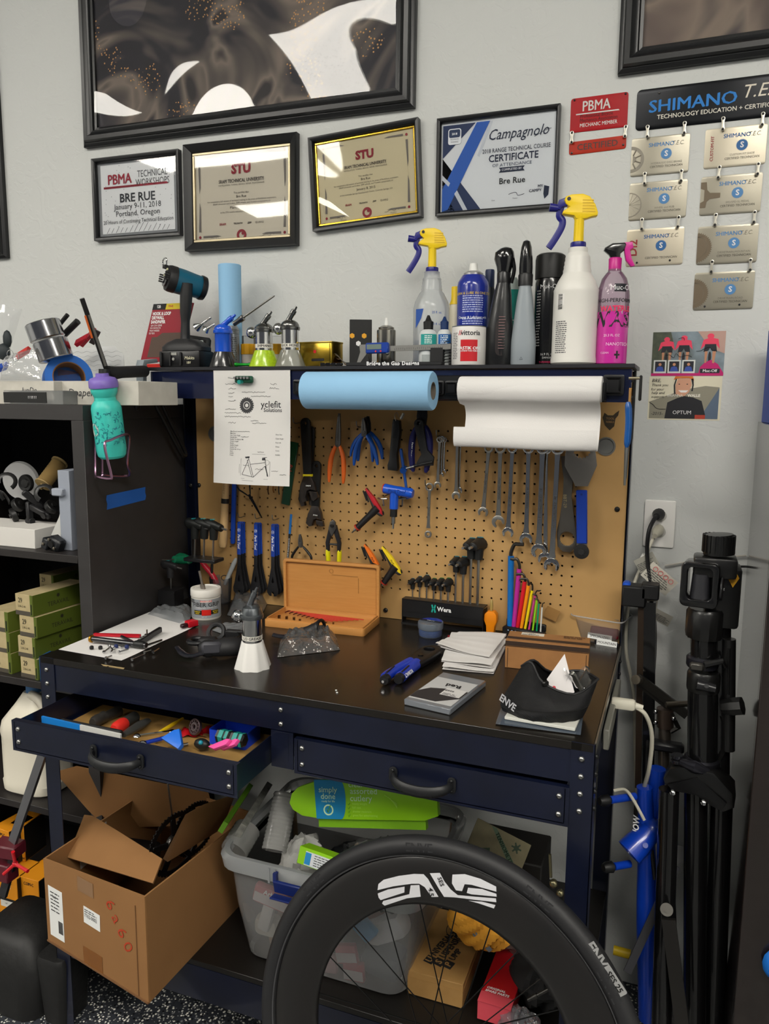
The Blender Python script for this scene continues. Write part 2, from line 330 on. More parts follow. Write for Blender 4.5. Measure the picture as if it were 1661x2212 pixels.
def ink(t,w,h,items,z=.0075,name='lettering'):
    """items: (text, x, y from top, size as share of height, colour, bold, shear, align)"""
    by={}
    for it in items:by.setdefault(it[4],[]).append(it)
    b=MB();ms=[]
    for k,(c,L) in enumerate(by.items()):
        ms.append(mat(c,.7));b.k=k
        for it in L:
            s,x,y,sz=it[:4];bo=it[5] if len(it) > 5 else 0;sh=it[6] if len(it) > 6 else 0;al=it[7] if len(it) > 7 else 'CENTER';sx=it[8] if len(it) > 8 else 1.
            b.text(s,sz*h,T=Tm((x*w,h-y*h,z)),bold=bo,shear=sh,align=al,sx=sx)
    return b.build(name,ms,t)
def curveline(b,pts,r,m=None,z=.0076):b.tube([(p[0],p[1],z) for p in smooth(pts,4)],r,4,m=m)
def squig(b,x,y,L,hgt,seed,r=.00035,z=.0076,m=None,T=None):
    rd=random.Random(seed);P=[];n=max(4,int(L/hgt*1.6))
    for i in range(n):P.append((x+L*i/n+rd.uniform(-.2,.3)*hgt,y+rd.uniform(-.5,.6)*hgt,z))
    P=smooth(P,3)
    if T is not None:P=[T @ Vector(p) for p in P]
    b.tube(P,r,3,m=m)
def rows(b,x0,x1,y,n,dy,hgt,seed=1,z=.0076,m=None,T=None,align=0):
    rd=random.Random(seed)
    for k in range(n):
        xe=x1-(x1-x0)*rd.uniform(0,.25);sh=(x1-xe)/2 if align else 0;x=x0+sh
        while x < xe+sh-.0005:
            L=min(rd.uniform(1.5,5)*hgt,xe+sh-x);yy=y-k*dy
            b.add([(x,yy-hgt/3,z),(x+L,yy-hgt/3,z),(x+L,yy+hgt/3,z),(x,yy+hgt/3,z)],[(0,1,2,3)],T,m);x+=L+hgt*.7
# certificate 1
def c1(t,w,h):
    f=.014;MB().box((w/2,h/2,.002),(w-.02,h-.02,.004)).build('backing',mat('8d9094',.6),t)
    MB().box((w/2,h/2,.0045),(w-.048,h-.04,.002)).build('paper',mat('e4e6e8',.8),t)
    ink(t,w,h,[('PBMA',.30,.27,.17,'8a1c30',.03,.0,'CENTER',.86),('TECHNICAL',.68,.23,.115,'4a4c50',0,0,'CENTER',.72),('WORKSHOPS',.68,.33,.115,'4a4c50',0,0,'CENTER',.72),('BRE RUE',.5,.5,.145,'33363c',.02),
        ('January 9-11, 2018',.5,.60,.095,'33363c'),('Portland, Oregon',.5,.685,.095,'33363c'),('20 Hours of Continuing Technical Education',.5,.78,.066,'44464c',0,0,'CENTER',.9)],.0062)
    b=MB();b.flat([(w*.11,h*.63),(w*.86,h*.63),(w*.84,h*.655),(w*.11,h*.655)],T=Tm((0,0,.0062)))
    b.build('underline',mat('8a1c30',.7),t)
    b=MB();rd=random.Random(4)
    for i in range(14):
        x=w*(.13+i*.054);L=h*rd.uniform(.05,.12);b.tube([(x,h*.09,.006),(x+L*.7,h*.09+L,.006)],.0005,3)
    for i in range(60):b.shape(circ(rd.uniform(.1,.9)*w,rd.uniform(.12,.9)*h,.0011,6),.0002,Tm((0,0,.0058)))
    b.build('confetti',mat('70747a',.7),t)
T,w,h=wrect(WY,(212,523),(396,511),(204,348),(391,325))
picture('framed_certificate','small white workshop certificate in thin black frame, leftmost certificate on the wall','certificate',T,w,h,.012,.018,FB,c1,None,1,True,lambda u,v:.0004*sin(3*u+2*v))
def stu(date,place,kind):
    def g(t,w,h):
        m=.022+(.012 if kind else .012);cream=mat('cdc7b8' if kind else 'c9c0a2',.8)
        MB().box((w/2,h/2,.002),(w-.02,h-.02,.004)).build('paper',cream,t)
        z=.0052;R='8c2030';G='55504c'
        ink(t,w,h,[('STU',.5,.26,.12,R,.05),('SRAM TECHNICAL UNIVERSITY',.5,.365,.045,'3a3434',.02,0,'CENTER',.8),('INSTALLATION  TUNING  SERVICE  REPAIR  MAINTENANCE',.5,.40,.019,G),('This certifies that',.5,.475,.024,G),('Bre Rue',.5,.51,.034,'3a3434'),
            ('has completed a full session of technical training in the areas of RockShox suspension,',.5,.545,.022,G),('SRAM drivetrain and brakes, ZIPP wheels, and Truvativ components on',.5,.57,.022,G),(date,.5,.61,.036,'3a3434'),(place,.5,.65,.022,G),
            ('SRAM',.33,.76,.03,R,.03),('TRUVATIV',.47,.76,.022,'3a3434',.03),('ZIPP',.57,.76,.022,'3a3434',.03,.3),('QUARQ',.66,.76,.026,G),('Instructor',.28,.91,.018,G),('President',.74,.905,.018,G)],z)
        b=MB();q=mat(R,.6)
        b.shape([circ(.5*w,.09*w+.02*h,.043*w,24),circ(.5*w,.09*w+.02*h,.024*w,16)],.0004,Tm((0,0,z)));b.shape(circ(.5*w+.012*w,.09*w+.035*h,.012*w,10),.0004,Tm((0,0,z+.0003)))
        for sx in (0,1):
            for sy in (0,1):
                if (sx,sy) == (0,1) and kind:continue
                cx=w*(.12+.76*sx);cy=h*(.13+.74*sy);b.shape(circ(cx,cy,.011*w,12),.0004,Tm((0,0,z)))
        b.build('seal',q,t)
        b=MB();b.k=0
        for sx in (0,1):
            for sy in (0,1):
                cx=w*(.12+.76*sx);cy=h*(.13+.74*sy);d=1-2*sx;e=1-2*sy
                b.flat([(cx+d*.03*w,cy-.008*h),(cx+d*.2*w,cy),(cx+d*.16*w,cy+.012*h),(cx+d*.03*w,cy+.012*h)][::(1 if d > 0 else -1)],T=Tm((0,0,z)));b.flat([(cx-.01*w,cy+e*.05*h),(cx+.01*w,cy+e*.05*h),(cx+.01*w,cy+e*.27*h),(cx-.0*w,cy+e*.33*h)][::e],T=Tm((0,0,z)))
        squig(b,.22*w,.115*h,.1*w,.035*h,3,.0004,z);squig(b,.66*w,.125*h,.15*w,.035*h,7,.0004,z)
        b.build('border_mark',mat('716c68',.7),t)
    return g
T,w,h=wrect(WY,(408,545),(648,531),(399,317),(641,290))
picture('framed_certificate','cream university certificate in wide flat black frame with silver inner lip, second from left','certificate',T,w,h,.024,.024,FW,stu('March 21st, 2017','at the STU mobile education center in Portland, OR.',1),(.007,mat('b8ab8c',.35,.6)),3,True,lambda u,v:.0004*sin(4*u+v))
T,w,h=wrect(WY,(682,503),(916,460),(677,291),(914,257))
picture('framed_certificate','yellowed certificate in black frame with bright gold inner edge, tilted under the big poster','certificate',T,w,h,.013,.02,FB,stu('January 8, 2015','at the Colorado Springs Development Center, Colorado Springs, CO.',0),(.006,mat('d8b440',.2,1.)),1,True,lambda u,v:.0012*sin(5*u+4*v))
def c4(t,w,h):
    MB().box((w/2,h/2,.002),(w-.02,h-.02,.004)).build('paper',mat('d6dade',.8),t);z=.0046
    x0,x1,y0,y1=.045*w,.96*w,.05*h,.93*h
    P=lambda *L:[(x0+(x1-x0)*a,y0+(y1-y0)*b,z) for a,b in L]
    MB().flat(P((0,0),(.36,0),(0,.62))).flat(P((0,.62),(.0,1),(.30,1))).flat(P((0,0),(.12,0),(0,.3))).build('navy_band',mat('122c58',.6),t)
    b=MB();b.flat([(p[0],p[1],p[2]+.0003) for p in P((0,0),(.055,0.02),(.43,1),(.31,1),(0,.26))]);b.build('blue_band',mat('1c5cb4',.6),t)
    b=MB();b.flat([(p[0],p[1],p[2]+.0005) for p in P((.2,0),(.24,0),(.14,.24),(.115,.2))]);b.flat([(p[0],p[1],p[2]+.0005) for p in P((0,.43),(0,.37),(.06,.29),(.075,.33))]);b.flat(P((.32,.62),(.34,.6),(.455,1),(.43,1)),m=0)
    b.build('pale_stripe',mat('c2c8d0',.6),t)
    b=MB();b.shape(rrect(.09*w,.73*h,.2*w,.89*h,.006),.0006,Tm((0,0,z+.001)));b.build('badge',mat('d0d4da',.6),t)
    b=MB();b.shape(rrect(.098*w,.80*h,.192*w,.88*h,.004),.0004,Tm((0,0,z+.0018)));b.build('badge_field',mat('10264a',.6),t)
    D='1c2740';S='Campagnolo'
    ink(t,w,h,[('2018',.145,.165,.03,'d8dce2',.02),('TECHNICAL',.145,.218,.018,D),('TRAINING',.145,.245,.018,D)],z+.0024)
    ink(t,w,h,[(S,.665,.22,.15,D,.0,.35,'CENTER',.84),('2018 RANGE TECHNICAL COURSE',.655,.375,.06,D,0,0,'CENTER',.78),('CERTIFICATE',.635,.455,.1,D,.015,0,'CENTER',.9),('OF ATTENDANCE',.625,.525,.045,'5a6478',0,0,'CENTER',1.15),('Bre Rue',.63,.69,.085,'202428',.012),('MY',.86,.77,.04,D,.02),('CAMPY',.82,.81,.04,D,.02),('Trainer',.66,.87,.018,D),('Date',.48,.875,.018,D)],z+.0004)
    b=MB();b.flat([(.52*w,.4*h,z),(.73*w,.4*h,z),(.715*w,.425*h,z),(.73*w,.45*h,z),(.52*w,.45*h,z),(.535*w,.425*h,z)],m=0);squig(b,.6*w,.155*h,.15*w,.06*h,5,.0006,z)
    b.shape([(.895*w,.1*h),(.925*w,.14*h),(.93*w,.22*h),(.89*w,.235*h),(.885*w,.15*h)],.0004,Tm((0,0,z)));b.tube([(.5*w,.74*h,z),(.56*w,.745*h,z)],.0006,4);b.tube([(.8*w,.725*h,z),(.88*w,.775*h,z),(.93*w,.79*h,z)],.0005,4);b.build('ribbon',mat(D,.7),t)
    ink(t,w,h,[('COMPLETED BY',.625,.575,.03,'d8dce2',.02)],z+.0008)
T,w,h=wrect(WY,(944,470),(1209,448),(950,259),(1211,228))
picture('framed_certificate','white and blue attendance certificate in thin black frame, rightmost framed certificate','certificate',T,w,h,.010,.016,FB,c4,None,1,True,lambda u,v:.0003*sin(3*u+2*v))
# ---------------------------------------------------------------- metal plates joined by chain links
def plate(name,label,T,w,h,fm,r=.006,th=.0016):
    t=thing(name,label,'sign',T=T);MB().shape(rrect(0,0,w,h,r),th,Tm((0,0,th/2)),bev=.0003).build('plate',fm,t);return t
def screw(b,x,y,z=.002,r=.0026,T=None):b.lathe([(r,z),(r*.9,z+.0012),(r*.4,z+.0018)],10,Tm((x,y,0)) if T is None else T @ Tm((x,y,0)))
def link(a,c,who,n=0):
    X=frame(a,(1,0,0),(0,0,1));d=Vector(c)-Vector(a);L=d.length;ang=atan2(d.x,-d.z)
    t=thing('chain_link',who,'link',T=X @ Matrix.Rotation(ang,4,'Z'),group='chain link plates joining the signs');r=.0042;R=r*.55;o=circ(0,0,r,9,0,pi)+[(-R,-L/2)]+circ(0,-L,r,9,pi,2*pi)+[(R,-L/2)]
    MB().shape([o],.0012,Tm((0,0,.0042)),bev=.0002).build('side_plate',mat('b8b4a8',.3,.9),t)
    for y in (0,-L):MB().lathe([(.0028,0),(.0028,.0052),(.0022,.0066),(.001,.007)],12,Tm((0,y,0))).build('rivet',BLACK,t)
T,w,h=wrect(WY,(1231,288),(1357,271),(1239,211),(1361,198))
t=plate('member_sign','red mechanic member sign with raised white letters, above its small certified plate',T,w,h,mat('a80f18',.45,spec=.25,noise=(40,.3,'9c0e16')))
ink(t,w,h,[('PBMA',.45,.28,.42,'d0ccc8',.015,0,'CENTER',.80),('Professional Bicycle',.46,.555,.145,'3a0c10',0,0,'CENTER',.86),('Mechanics Association',.50,.675,.145,'3a0c10',0,0,'CENTER',.86),('MECHANIC MEMBER',.5,.82,.15,'d8d4d0',.01,0,'CENTER',.82)],.0021)
b=MB();b.flat([(.1*w,.5*h,.0022),(.86*w,.5*h,.0022),(.84*w,.535*h,.0022),(.1*w,.535*h,.0022)]);b.build('underline',mat('d0ccc8',.4),t)
b=MB();screw(b,.06*w,.95*h);screw(b,.95*w,.95*h);b.build('screw',BLACK,t)
Ta,wa,ha=wrect(WY,(1229,336),(1352,320),(1231,307),(1355,292))
t=plate('certified_plate','narrow orange-red certified plate hanging under the red member sign',Ta,wa,ha,mat('b42c12',.45,spec=.25,noise=(40,.3,'9c2410')))
ink(t,wa,ha,[('CERTIFIED',.5,.5,.66,'4c3c38',.01,0,'CENTER',1.05)],.0021);b=MB();screw(b,.05*wa,.15*ha);screw(b,.95*wa,.3*ha);b.build('screw',DSTEEL,t)
link(oy(WY-.002,1236,288),oy(WY-.002,1235,308),'left chain link under the red mechanic sign');link(oy(WY-.002,1352,275),oy(WY-.002,1350,295),'right chain link under the red mechanic sign')
a,c=oy(WY,1372,284),oy(WY,1375,196);w=.54;h=c.z-a.z
t=plate('brand_sign','long black metal sign with big blue name, top of the technician plates',frame(a,(1,0,0),(0,0,1)),w,h,mat('15171b',.28,.6,noise=(3,.3,'0e1014')),.01)
ink(t,w,h,[('SHIMANO',.225,.46,.42,'2c7cc8',.018,0,'CENTER',1.12),('T.E.C.',.50,.36,.44,'d8d0c0',.0,.3,'CENTER',1.0),('TECHNOLOGY EDUCATION + CERTIFICATION',.345,.72,.15,'dcd8cc',.01,0,'CENTER',.98)],.0021)
b=MB();screw(b,.09*w,.87*h);screw(b,.52*w,.93*h);b.build('screw',DSTEEL,t)
PLT=mat('a39e90',.34,.75,noise=(7,.35,'8f8a7c'),bump=(90,.08,.0004))
PLTB=mat('c4bcaa',.34,.6,noise=(7,.35,'b0a894'),bump=(90,.08,.0004))
def tec(corner,kind,sub,label,bright,deco):
    bl,tl=corner;a=oy(WY,*bl);c=oy(WY,*tl);w=.1275;h=.085
    t=plate('technician_plate',label,frame(a,(1,0,0),(0,0,1)),w,h,PLTB if bright else PLT,.005)
    B='245f98' if bright else '4a80b4';G='6e6a60'
    ink(t,w,h,[('SHIMANO',.52,.22,.15,B,.015,0,'CENTER',.98),('T.E.C.',.80,.22,.15,G,0,.3,'CENTER',.85),(sub,.62,.70,.075,G,0,0,'CENTER',.95),('CERTIFIED TECHNICIAN',.62,.79,.082,'4a463e',.005,0,'CENTER',.95)],.0021)
    b=MB();b.shape(gear(.61*w,.53*h,.0125,26,.0012),.0004,Tm((0,0,.002)));b.build('gear_badge',mat(B,.5),t)
    ink(t,w,h,[('S',.61,.472,.2,'d8dade',.03)],.0026);b=MB()
    if deco == 'ring':
        b.shape([[p for p in gear(-.002,.45*h,.034,44,.0022)],circ(-.002,.45*h,.024,20),circ(-.002,.45*h,.0235,20)],.0004,Tm((0,0,.002)));
        b.v=[Vector((max(p.x,b.T.translation.x),p.y,p.z)) for p in b.v]
    if deco == 'wheel':
        b.shape([circ(0,.42*h,.028,30,-pi/2,pi/2)+circ(0,.42*h,.0255,30,pi/2,-pi/2)],.0004,Tm((0,0,.002)))
        for k in range(7):q=-1.3+k*.43;b.tube([(0.0005,.42*h,.002),(.026*cos(q),.42*h+.026*sin(q),.002)],.0002,3)
    if deco == 'brake':
        b.shape([circ(.0,.45*h,.029,20,-pi/2,pi/2)+circ(0,.45*h,.022,20,pi/2,-pi/2)],.0004,Tm((0,0,.002)));b.shape(circ(.004,.45*h,.008,14,-pi/2,pi/2),.0004,Tm((0,0,.002)))
        for k in range(4):q=-1.1+k*.73;b.tube([(.01*cos(q),.45*h+.01*sin(q),.002),(.024*cos(q),.45*h+.024*sin(q),.002)],.0015,4)
    if deco == 'pedal':
        b.shape([(0,.2*h),(.012,.2*h),(.014,.35*h),(.02,.42*h),(.042,.44*h),(.042,.56*h),(.02,.58*h),(.014,.66*h),(.012,.86*h),(0,.86*h),(0,.7*h),(.008,.66*h),(.008,.38*h),(0,.33*h)],.0004,Tm((0,0,.002)))
    if deco in ('di2','fit'):
        b.text('Di2' if deco == 'di2' else 'CUSTOM-FIT',.026 if deco == 'di2' else .0095,T=Tm((.016,.5*h,.0021),(0,0,90)),bold=.02)
        b.build('red_lettering',mat('8c1c24',.5),t)
    elif b.v:b.build('engraving',mat('6a5c48' if deco in ('ring','pedal') else '8a8478',.5),t)
    b=MB()
    if sub.startswith('DRIVETRAIN-ROAD') or deco == 'di2':screw(b,.2*w,.1*h);screw(b,.78*w,.12*h);b.build('rivet',BLACK,t)
    return t
LC=[(((1361,383),(1366,287)),1,'HYDRAULIC DISC BRAKE','pale metal disc brake technician plate, top of the left column',0,'brake'),(((1357,478),(1361,396)),1,'WHEEL and HUB','metal wheel and hub technician plate, middle of the left column',0,'wheel'),
      (((1351,577),(1355,494)),1,'','brightest cream technician plate with red sideways letters, bottom of the left column',1,'di2'),(((1519,366),(1527,279)),1,'CUSTOM FIT SHOE','bright technician plate with red sideways custom-fit words, top of the right column',1,'fit'),
      (((1510,467),(1517,378)),1,'SPD/SPD-SL PEDAL','metal technician plate engraved with a pedal, second in the right column',0,'pedal'),(((1503,573),(1510,483)),1,'DRIVETRAIN-MOUNTAIN','metal mountain drivetrain plate with dark chainring, third in the right column',0,'ring'),(((1496,671),(1503,585)),1,'DRIVETRAIN-ROAD','metal road drivetrain plate with dark chainring, bottom of the right column',0,'ring')]
for q in LC:tec(*q)
for (x0,y0,x1,y1,w_) in ((1399,275,1398,296,'first chain link under the long black sign'),(1479,267,1478,288,'second chain link under the long black sign'),(1562,257,1561,280,'third chain link under the long black sign'),(1648,247,1646,270,'last chain link under the long black sign'),
    (1393,376,1392,397,'left link under the disc brake plate'),(1472,370,1471,391,'right link under the disc brake plate'),(1387,475,1386,495,'left link under the wheel and hub plate'),(1466,470,1464,490,'right link under the wheel and hub plate'),
    (1554,362,1551,384,'left link under the custom fit plate'),(1638,355,1636,376,'right link under the custom fit plate'),(1546,465,1544,486,'left link under the pedal plate'),(1630,459,1628,480,'right link under the pedal plate'),(1538,566,1536,587,'left link above the road drivetrain plate'),(1621,562,1620,583,'right link above the road drivetrain plate')):
    link(oy(WY-.003,x0,y0),oy(WY-.003,x1,y1),w_)
# ---------------------------------------------------------------- two signed photo cards
def fig(b,x,y,s,k,m):
    b.k=m[0];b.shape(circ(x,y+.72*s,.11*s,10,ry=.09*s),.0002,Tm((0,0,.0012)))
    b.shape([(x-.3*s,y+.28*s),(x-.22*s,y+.6*s),(x,y+.68*s),(x+.24*s,y+.62*s),(x+.3*s,y+.3*s),(x+.17*s,y+.45*s),(x-.15*s,y+.43*s)],.0002,Tm((0,0,.0010)))
    b.k=m[1];b.shape([(x-.2*s,y+.2*s),(x-.16*s,y+.46*s),(x+.18*s,y+.46*s),(x+.22*s,y+.2*s),(x+.05*s,y+.24*s),(x,y+.34*s),(x-.05*s,y+.24*s)],.0002,Tm((0,0,.0012)))
    b.shape([circ(x,y+.02*s,.05*s,10,ry=.2*s)],.0002,Tm((0,0,.0012)))
    b.k=m[2];b.shape([(x-.16*s,y+.22*s),(x-.07*s,y+.22*s),(x-.1*s,y-.16*s),(x-.15*s,y-.16*s)],.0002,Tm((0,0,.0014)));b.shape([(x+.08*s,y+.22*s),(x+.19*s,y+.22*s),(x+.15*s,y-.18*s),(x+.09*s,y-.16*s)],.0002,Tm((0,0,.0014)))
a=oy(WY,1406,812);w=.160;h=oy(WY,1409,718).z-a.z
t=thing('photo_card','signed photo card of three cyclists in pink above a pink logo band','photo',T=frame(a,(1,0,0),(0,0,1)))
MB().box((w/2,h/2,.0004),(w,h,.0008)).build('print',mat('8fa0ac',.4,noise=(14,.2,'4c5048')),t)
b=MB();b.k=0;b.shape([(0,0),(w*.3,0),(w*.26,h*.35),(w*.3,h*.7),(w*.25,h),(0,h)],.0002,Tm((0,0,.0009)));b.k=1;b.shape([(w*.62,h),(w*.8,h*.62),(w,h*.5),(w,h)],.0002,Tm((0,0,.0009)))
b.k=2;b.flat([(0,0,.0012),(w,0,.0012),(w,h*.06,.0012),(0,h*.06,.0012)]);b.shape([(w*.66,h*.05),(w*.68,h*.2),(w*.74,h*.3),(w*.82,h*.36),(w*.92,h*.26),(w,h*.06)],.0002,Tm((0,0,.0013)))
b.k=3;[b.flat([(w*x,h*.06,.0016),(w*(x+.18),h*.06,.0016),(w*(x+.18),h*.36,.0016),(w*x,h*.36,.0016)]) for x in (.03,.23,.43)]
b.k=4;[b.flat([(w*(x+.02),h*.1,.0018),(w*(x+.16),h*.1,.0018),(w*(x+.16),h*.33,.0018),(w*(x+.02),h*.33,.0018)]) for x in (.03,.23,.43)];b.shape(rrect(w*.68,h*.06,w*.95,h*.16,.002),.0002,Tm((0,0,.0016)))
b.k=5;[b.shape([(w*(x+.03),h*.1),(w*(x+.05),h*.2),(w*(x+.09),h*.22),(w*(x+.13),h*.2),(w*(x+.15),h*.1)],.0002,Tm((0,0,.002))) for x in (.03,.23,.43)]
b.k=6;[b.shape(circ(w*(x+.09),h*.26,.0035,10),.0002,Tm((0,0,.0022))) for x in (.03,.23,.43)]
for x,s in ((.2,.075),(.44,.08),(.8,.085)):fig(b,w*x,h*.40,s*.82,0,(7,4,6))
b.build('figure',[mat('38403a',.5,noise=(60,.3,'5a604a')),mat('b8968a',.5),mat('c0186c',.5),mat('d8dcd8',.5),mat('22222a',.5),mat('3850a0',.5),mat('c08868',.5),mat('e84060',.5)],t)
ink(t,w,h,[('Muc-Off',.815,.89,.09,'e8e8e8',.02)],.0018,'logo_lettering');b=MB();[squig(b,w*x,h*y,L*w,.012,sd,.0005,.0024) for x,y,L,sd in ((.2,.46,.4,3),(.62,.6,.3,4),(.35,.8,.14,5))];b.build('signature',INK,t)
a=oy(WY,1398,906);w=.162;h=oy(WY,1404,813).z-a.z
t=thing('photo_card','signed photo card of a smiling cyclist in a black jersey, below the pink one','photo',T=frame(a,(1,0,0),(0,0,1)))
MB().box((w/2,h/2,.0004),(w,h,.0008)).build('print',mat('dcd6be',.5),t)
b=MB();P=lambda *L:[(w*x,h*y) for x,y in L];Z=lambda z:Tm((0,0,z))
b.k=0;b.shape(P((.02,.03),(.97,.03),(.97,.75),(.78,.78),(.5,.7),(.02,.42)),.0002,Z(.0010));b.k=1;b.shape(P((.72,.03),(.97,.03),(.97,.74)),.0002,Z(.0012))
b.k=2;b.shape(P((.24,.03),(.27,.4),(.4,.5),(.5,.55),(.62,.52),(.74,.44),(.8,.12),(.8,.03)),.0002,Z(.0014))
b.k=3;b.shape(P((.66,.12),(.8,.12),(.8,.03),(.66,.03)),.0002,Z(.0016));b.k=4;b.shape(P((.38,.6),(.37,.8),(.4,.95),(.57,.95),(.59,.8),(.56,.64),(.5,.55),(.44,.55)),.0002,Z(.0016))
b.k=5;b.shape(P((.34,.92),(.36,1),(.6,1),(.62,.9),(.55,.96),(.42,.96)),.0002,Z(.0018));b.k=6;b.shape(P((.41,.68),(.55,.68),(.52,.63),(.45,.63)),.0002,Z(.0019));b.k=2
for x in (.42,.53):b.shape(circ(w*x,h*.82,.0022,8,ry=.001),.0002,Z(.0019))
b.shape(P((.355,.6),(.345,.8),(.37,.95),(.385,.93),(.365,.8),(.375,.6)),.0002,Z(.0018));b.shape(P((.59,.66),(.6,.8),(.58,.94),(.61,.95),(.62,.8),(.61,.66)),.0002,Z(.0018))
b.build('figure',[mat('8c8878',.6),mat('58687c',.6),mat('1c1c22',.6),mat('b03c28',.6),mat('cf9a7e',.6),mat('d07028',.5),mat('f0ece8',.5)],t)
ink(t,w,h,[('OPTUM',.48,.83,.12,'dcdcdc',.0),('BRIANNA',.37,.44,.08,'e8e4d8',0),('WALLE',.63,.44,.085,'f0ece0',.03),('BRE,',.1,.1,.11,'18181c',0,.2),('Thank you',.15,.2,.085,'18181c',0,.2),('for your',.12,.3,.085,'18181c',0,.2),('help and',.13,.38,.085,'18181c',0,.2),('support.',.13,.47,.085,'18181c',0,.2),('-2015-',.13,.86,.1,'18181c',0,.2)],.002,'lettering')
b=MB();squig(b,.02*w,.3*h,.26*w,.02,8,.0006,.0022);b.build('signature',INK,t)
# ---------------------------------------------------------------- workbench
XL,XR,YF,ZT=-.4456,.8131,-.605,.871
SCRATCH=mat('080d1f',.38,noise=(14,.22,'0e142a'),coat=.25,bump=(120,.06,.0003))
TOPM=mat('141210',.26,noise=(30,.35,'1b1713',(1,6,1)),coat=.1,bump=(150,.05,.0003,(1,5,1)))
bench=thing('workbench','dark navy steel workbench with black top, two drawers, pegboard back and upper shelf','workbench',(0,0,FLOOR))
def B(name,mb,m,par=bench,**k):
    for i,v in enumerate(mb.v):mb.v[i]=v-Vector((0,0,FLOOR))
    return mb.build(name,m,par,**k)
B('tabletop',MB().box(((XL+XR)/2,(YF+.02)/2,ZT-.008),(XR-XL-.006,-YF+.02,.016),bev=.001),TOPM)
def angle_leg(x,y,sx,sy,z0,z1):
    b=MB();b.box((x+sx*.021,y+sy*.001,(z0+z1)/2),(.042,.002,z1-z0));b.box((x+sx*.001,y+sy*.021,(z0+z1)/2),(.002,.042,z1-z0));return B('leg',b,SCRATCH)
angle_leg(XL,YF,1,1,FLOOR,ZT);angle_leg(XR,YF,-1,1,FLOOR,ZT);angle_leg(XL,.03,1,-1,FLOOR,1.54);angle_leg(XR,.03,-1,-1,FLOOR,1.54)
B('front_apron',MB().box(((XL+XR)/2,YF+.004,.824),(XR-XL-.084,.003,.062)).box(((XL+XR)/2,YF+.012,.794),(XR-XL-.084,.018,.002)),SCRATCH)
B('side_apron',MB().box((XL+.004,(YF)/2,.824),(.003,-YF-.08,.062)),SCRATCH);B('side_apron',MB().box((XR-.004,(YF)/2,.824),(.003,-YF-.08,.062)),SCRATCH)
B('edge_strip',MB().box((XR-.001,YF/2,.862),(.003,-YF-.01,.02)),mat('8a8880',.3,.8))
B('drawer_divider',MB().box((.190,YF+.002,.752),(.051,.003,.079)).box((.19,YF+.2,.76),(.03,.4,.06)),SCRATCH)
# lower shelf
B('lower_shelf',MB().box(((XL+XR)/2,YF/2,.198),(XR-XL-.01,-YF-.004,.014),bev=.001),mat('151311',.4));B('lower_apron',MB().box(((XL+XR)/2,YF+.004,.148),(XR-XL-.084,.003,.084)),SCRATCH)
# pegboard with real holes, 1 inch pitch
loops=[[(-.412,.872),(XR-.006,.872),(XR-.006,1.532),(-.412,1.532)]]
for c in range(-12,28):
    for r in range(18):loops.append(circ(c*.0254,1.3885-r*.0254,.0031,7))
V,F=shapegeo(loops+[circ(.753,1.361,.021,20),circ(-.348,1.365,.021,20)],.005)
PEG=mat('b8925c',.6,noise=(14,.4,'aa8450'),bump=(140,.08,.0003))
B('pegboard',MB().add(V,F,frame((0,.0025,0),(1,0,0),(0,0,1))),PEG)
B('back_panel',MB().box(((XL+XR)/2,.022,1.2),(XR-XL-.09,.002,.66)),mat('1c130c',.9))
for (x,z) in ((.753,1.361),(-.348,1.365)):B('grommet',MB().lathe([(.0225,.008),(.0225,.011),(.019,.011),(.017,.006),(0,.006)],20,frame((x,.0,z),(1,0,0),(0,0,1),(0,-1,0)) @ Tm((0,0,-.009))),mat('6a6a68',.5))
def bolt(p,n,r=.0055,m=STEEL,par=bench,name='bolt'):
    p=Vector(p);n=Vector(n);return B(name,MB().prof(p,p+n,[(r,0),(r,.0012),(r*.85,.003),(r*.45,.0042),(r*.35,.003)],12),m,par)
for (x,y) in ((1333,1100),(833,1318),(430,1048),(412,1048)):bolt(oy(-.001,x,y),(0,-1,0),.0065,BLACK)
LZ=[.841,.808,.775,.742]
for z in LZ:bolt((.790,YF,z),(0,-1,0));bolt((XL+.02,YF,z),(0,-1,0));bolt((XR,YF+.02,z),(1,0,0),.005,BLACK)
for z in (.16,.13):bolt((.790,YF,z),(0,-1,0));bolt((XL+.02,YF,z),(0,-1,0))
for z in (.838,.807):bolt((.187,YF+.0025,z),(0,-1,0));bolt((XR,-.03,z),(1,0,0),.005,BLACK)
# wear chip on the front edge of the top
p=oy(YF,240,1441);B('chipped_edge',MB().shape([(-.03,.001),(-.02,-.004),(-.01,-.001),(0,-.006),(.012,-.002),(.03,-.004),(.035,.001)],.0006,frame(p+Vector((0,.0026,.001)),(1,0,0),(0,0,1))),mat('a08a60',.8))
# upper shelf: board, hollow apron box
B('shelf_board',MB().box(((XL+XR)/2,-.067,1.5455),(XR-XL+.012,.20,.009),bev=.001),mat('26262a',.35))
B('shelf_apron',MB().box(((XL+XR)/2,-.158,1.503),(XR-XL,.003,.072)).box(((XL+XR)/2,-.15,1.468),(XR-XL,.018,.002)),mat('0b1230',.22,coat=.5,noise=(6,.3,'121a38')))
B('shelf_end_bracket',MB().box((XR-.002,-.145,1.503),(.004,.024,.072)),BLACK);B('rear_bracket',MB().box((XR-.002,0.0,1.46),(.004,.03,.16)),BLACK)
B('shelf_end_bracket',MB().box((XL+.002,-.145,1.503),(.004,.024,.072)),BLACK);B('rear_bracket',MB().box((XL+.002,0.0,1.46),(.004,.03,.16)),BLACK)
bolt((XR,-.147,1.515),(1,0,0),.005,BLACK);bolt((XR,-.147,1.477),(1,0,0),.005,BLACK)
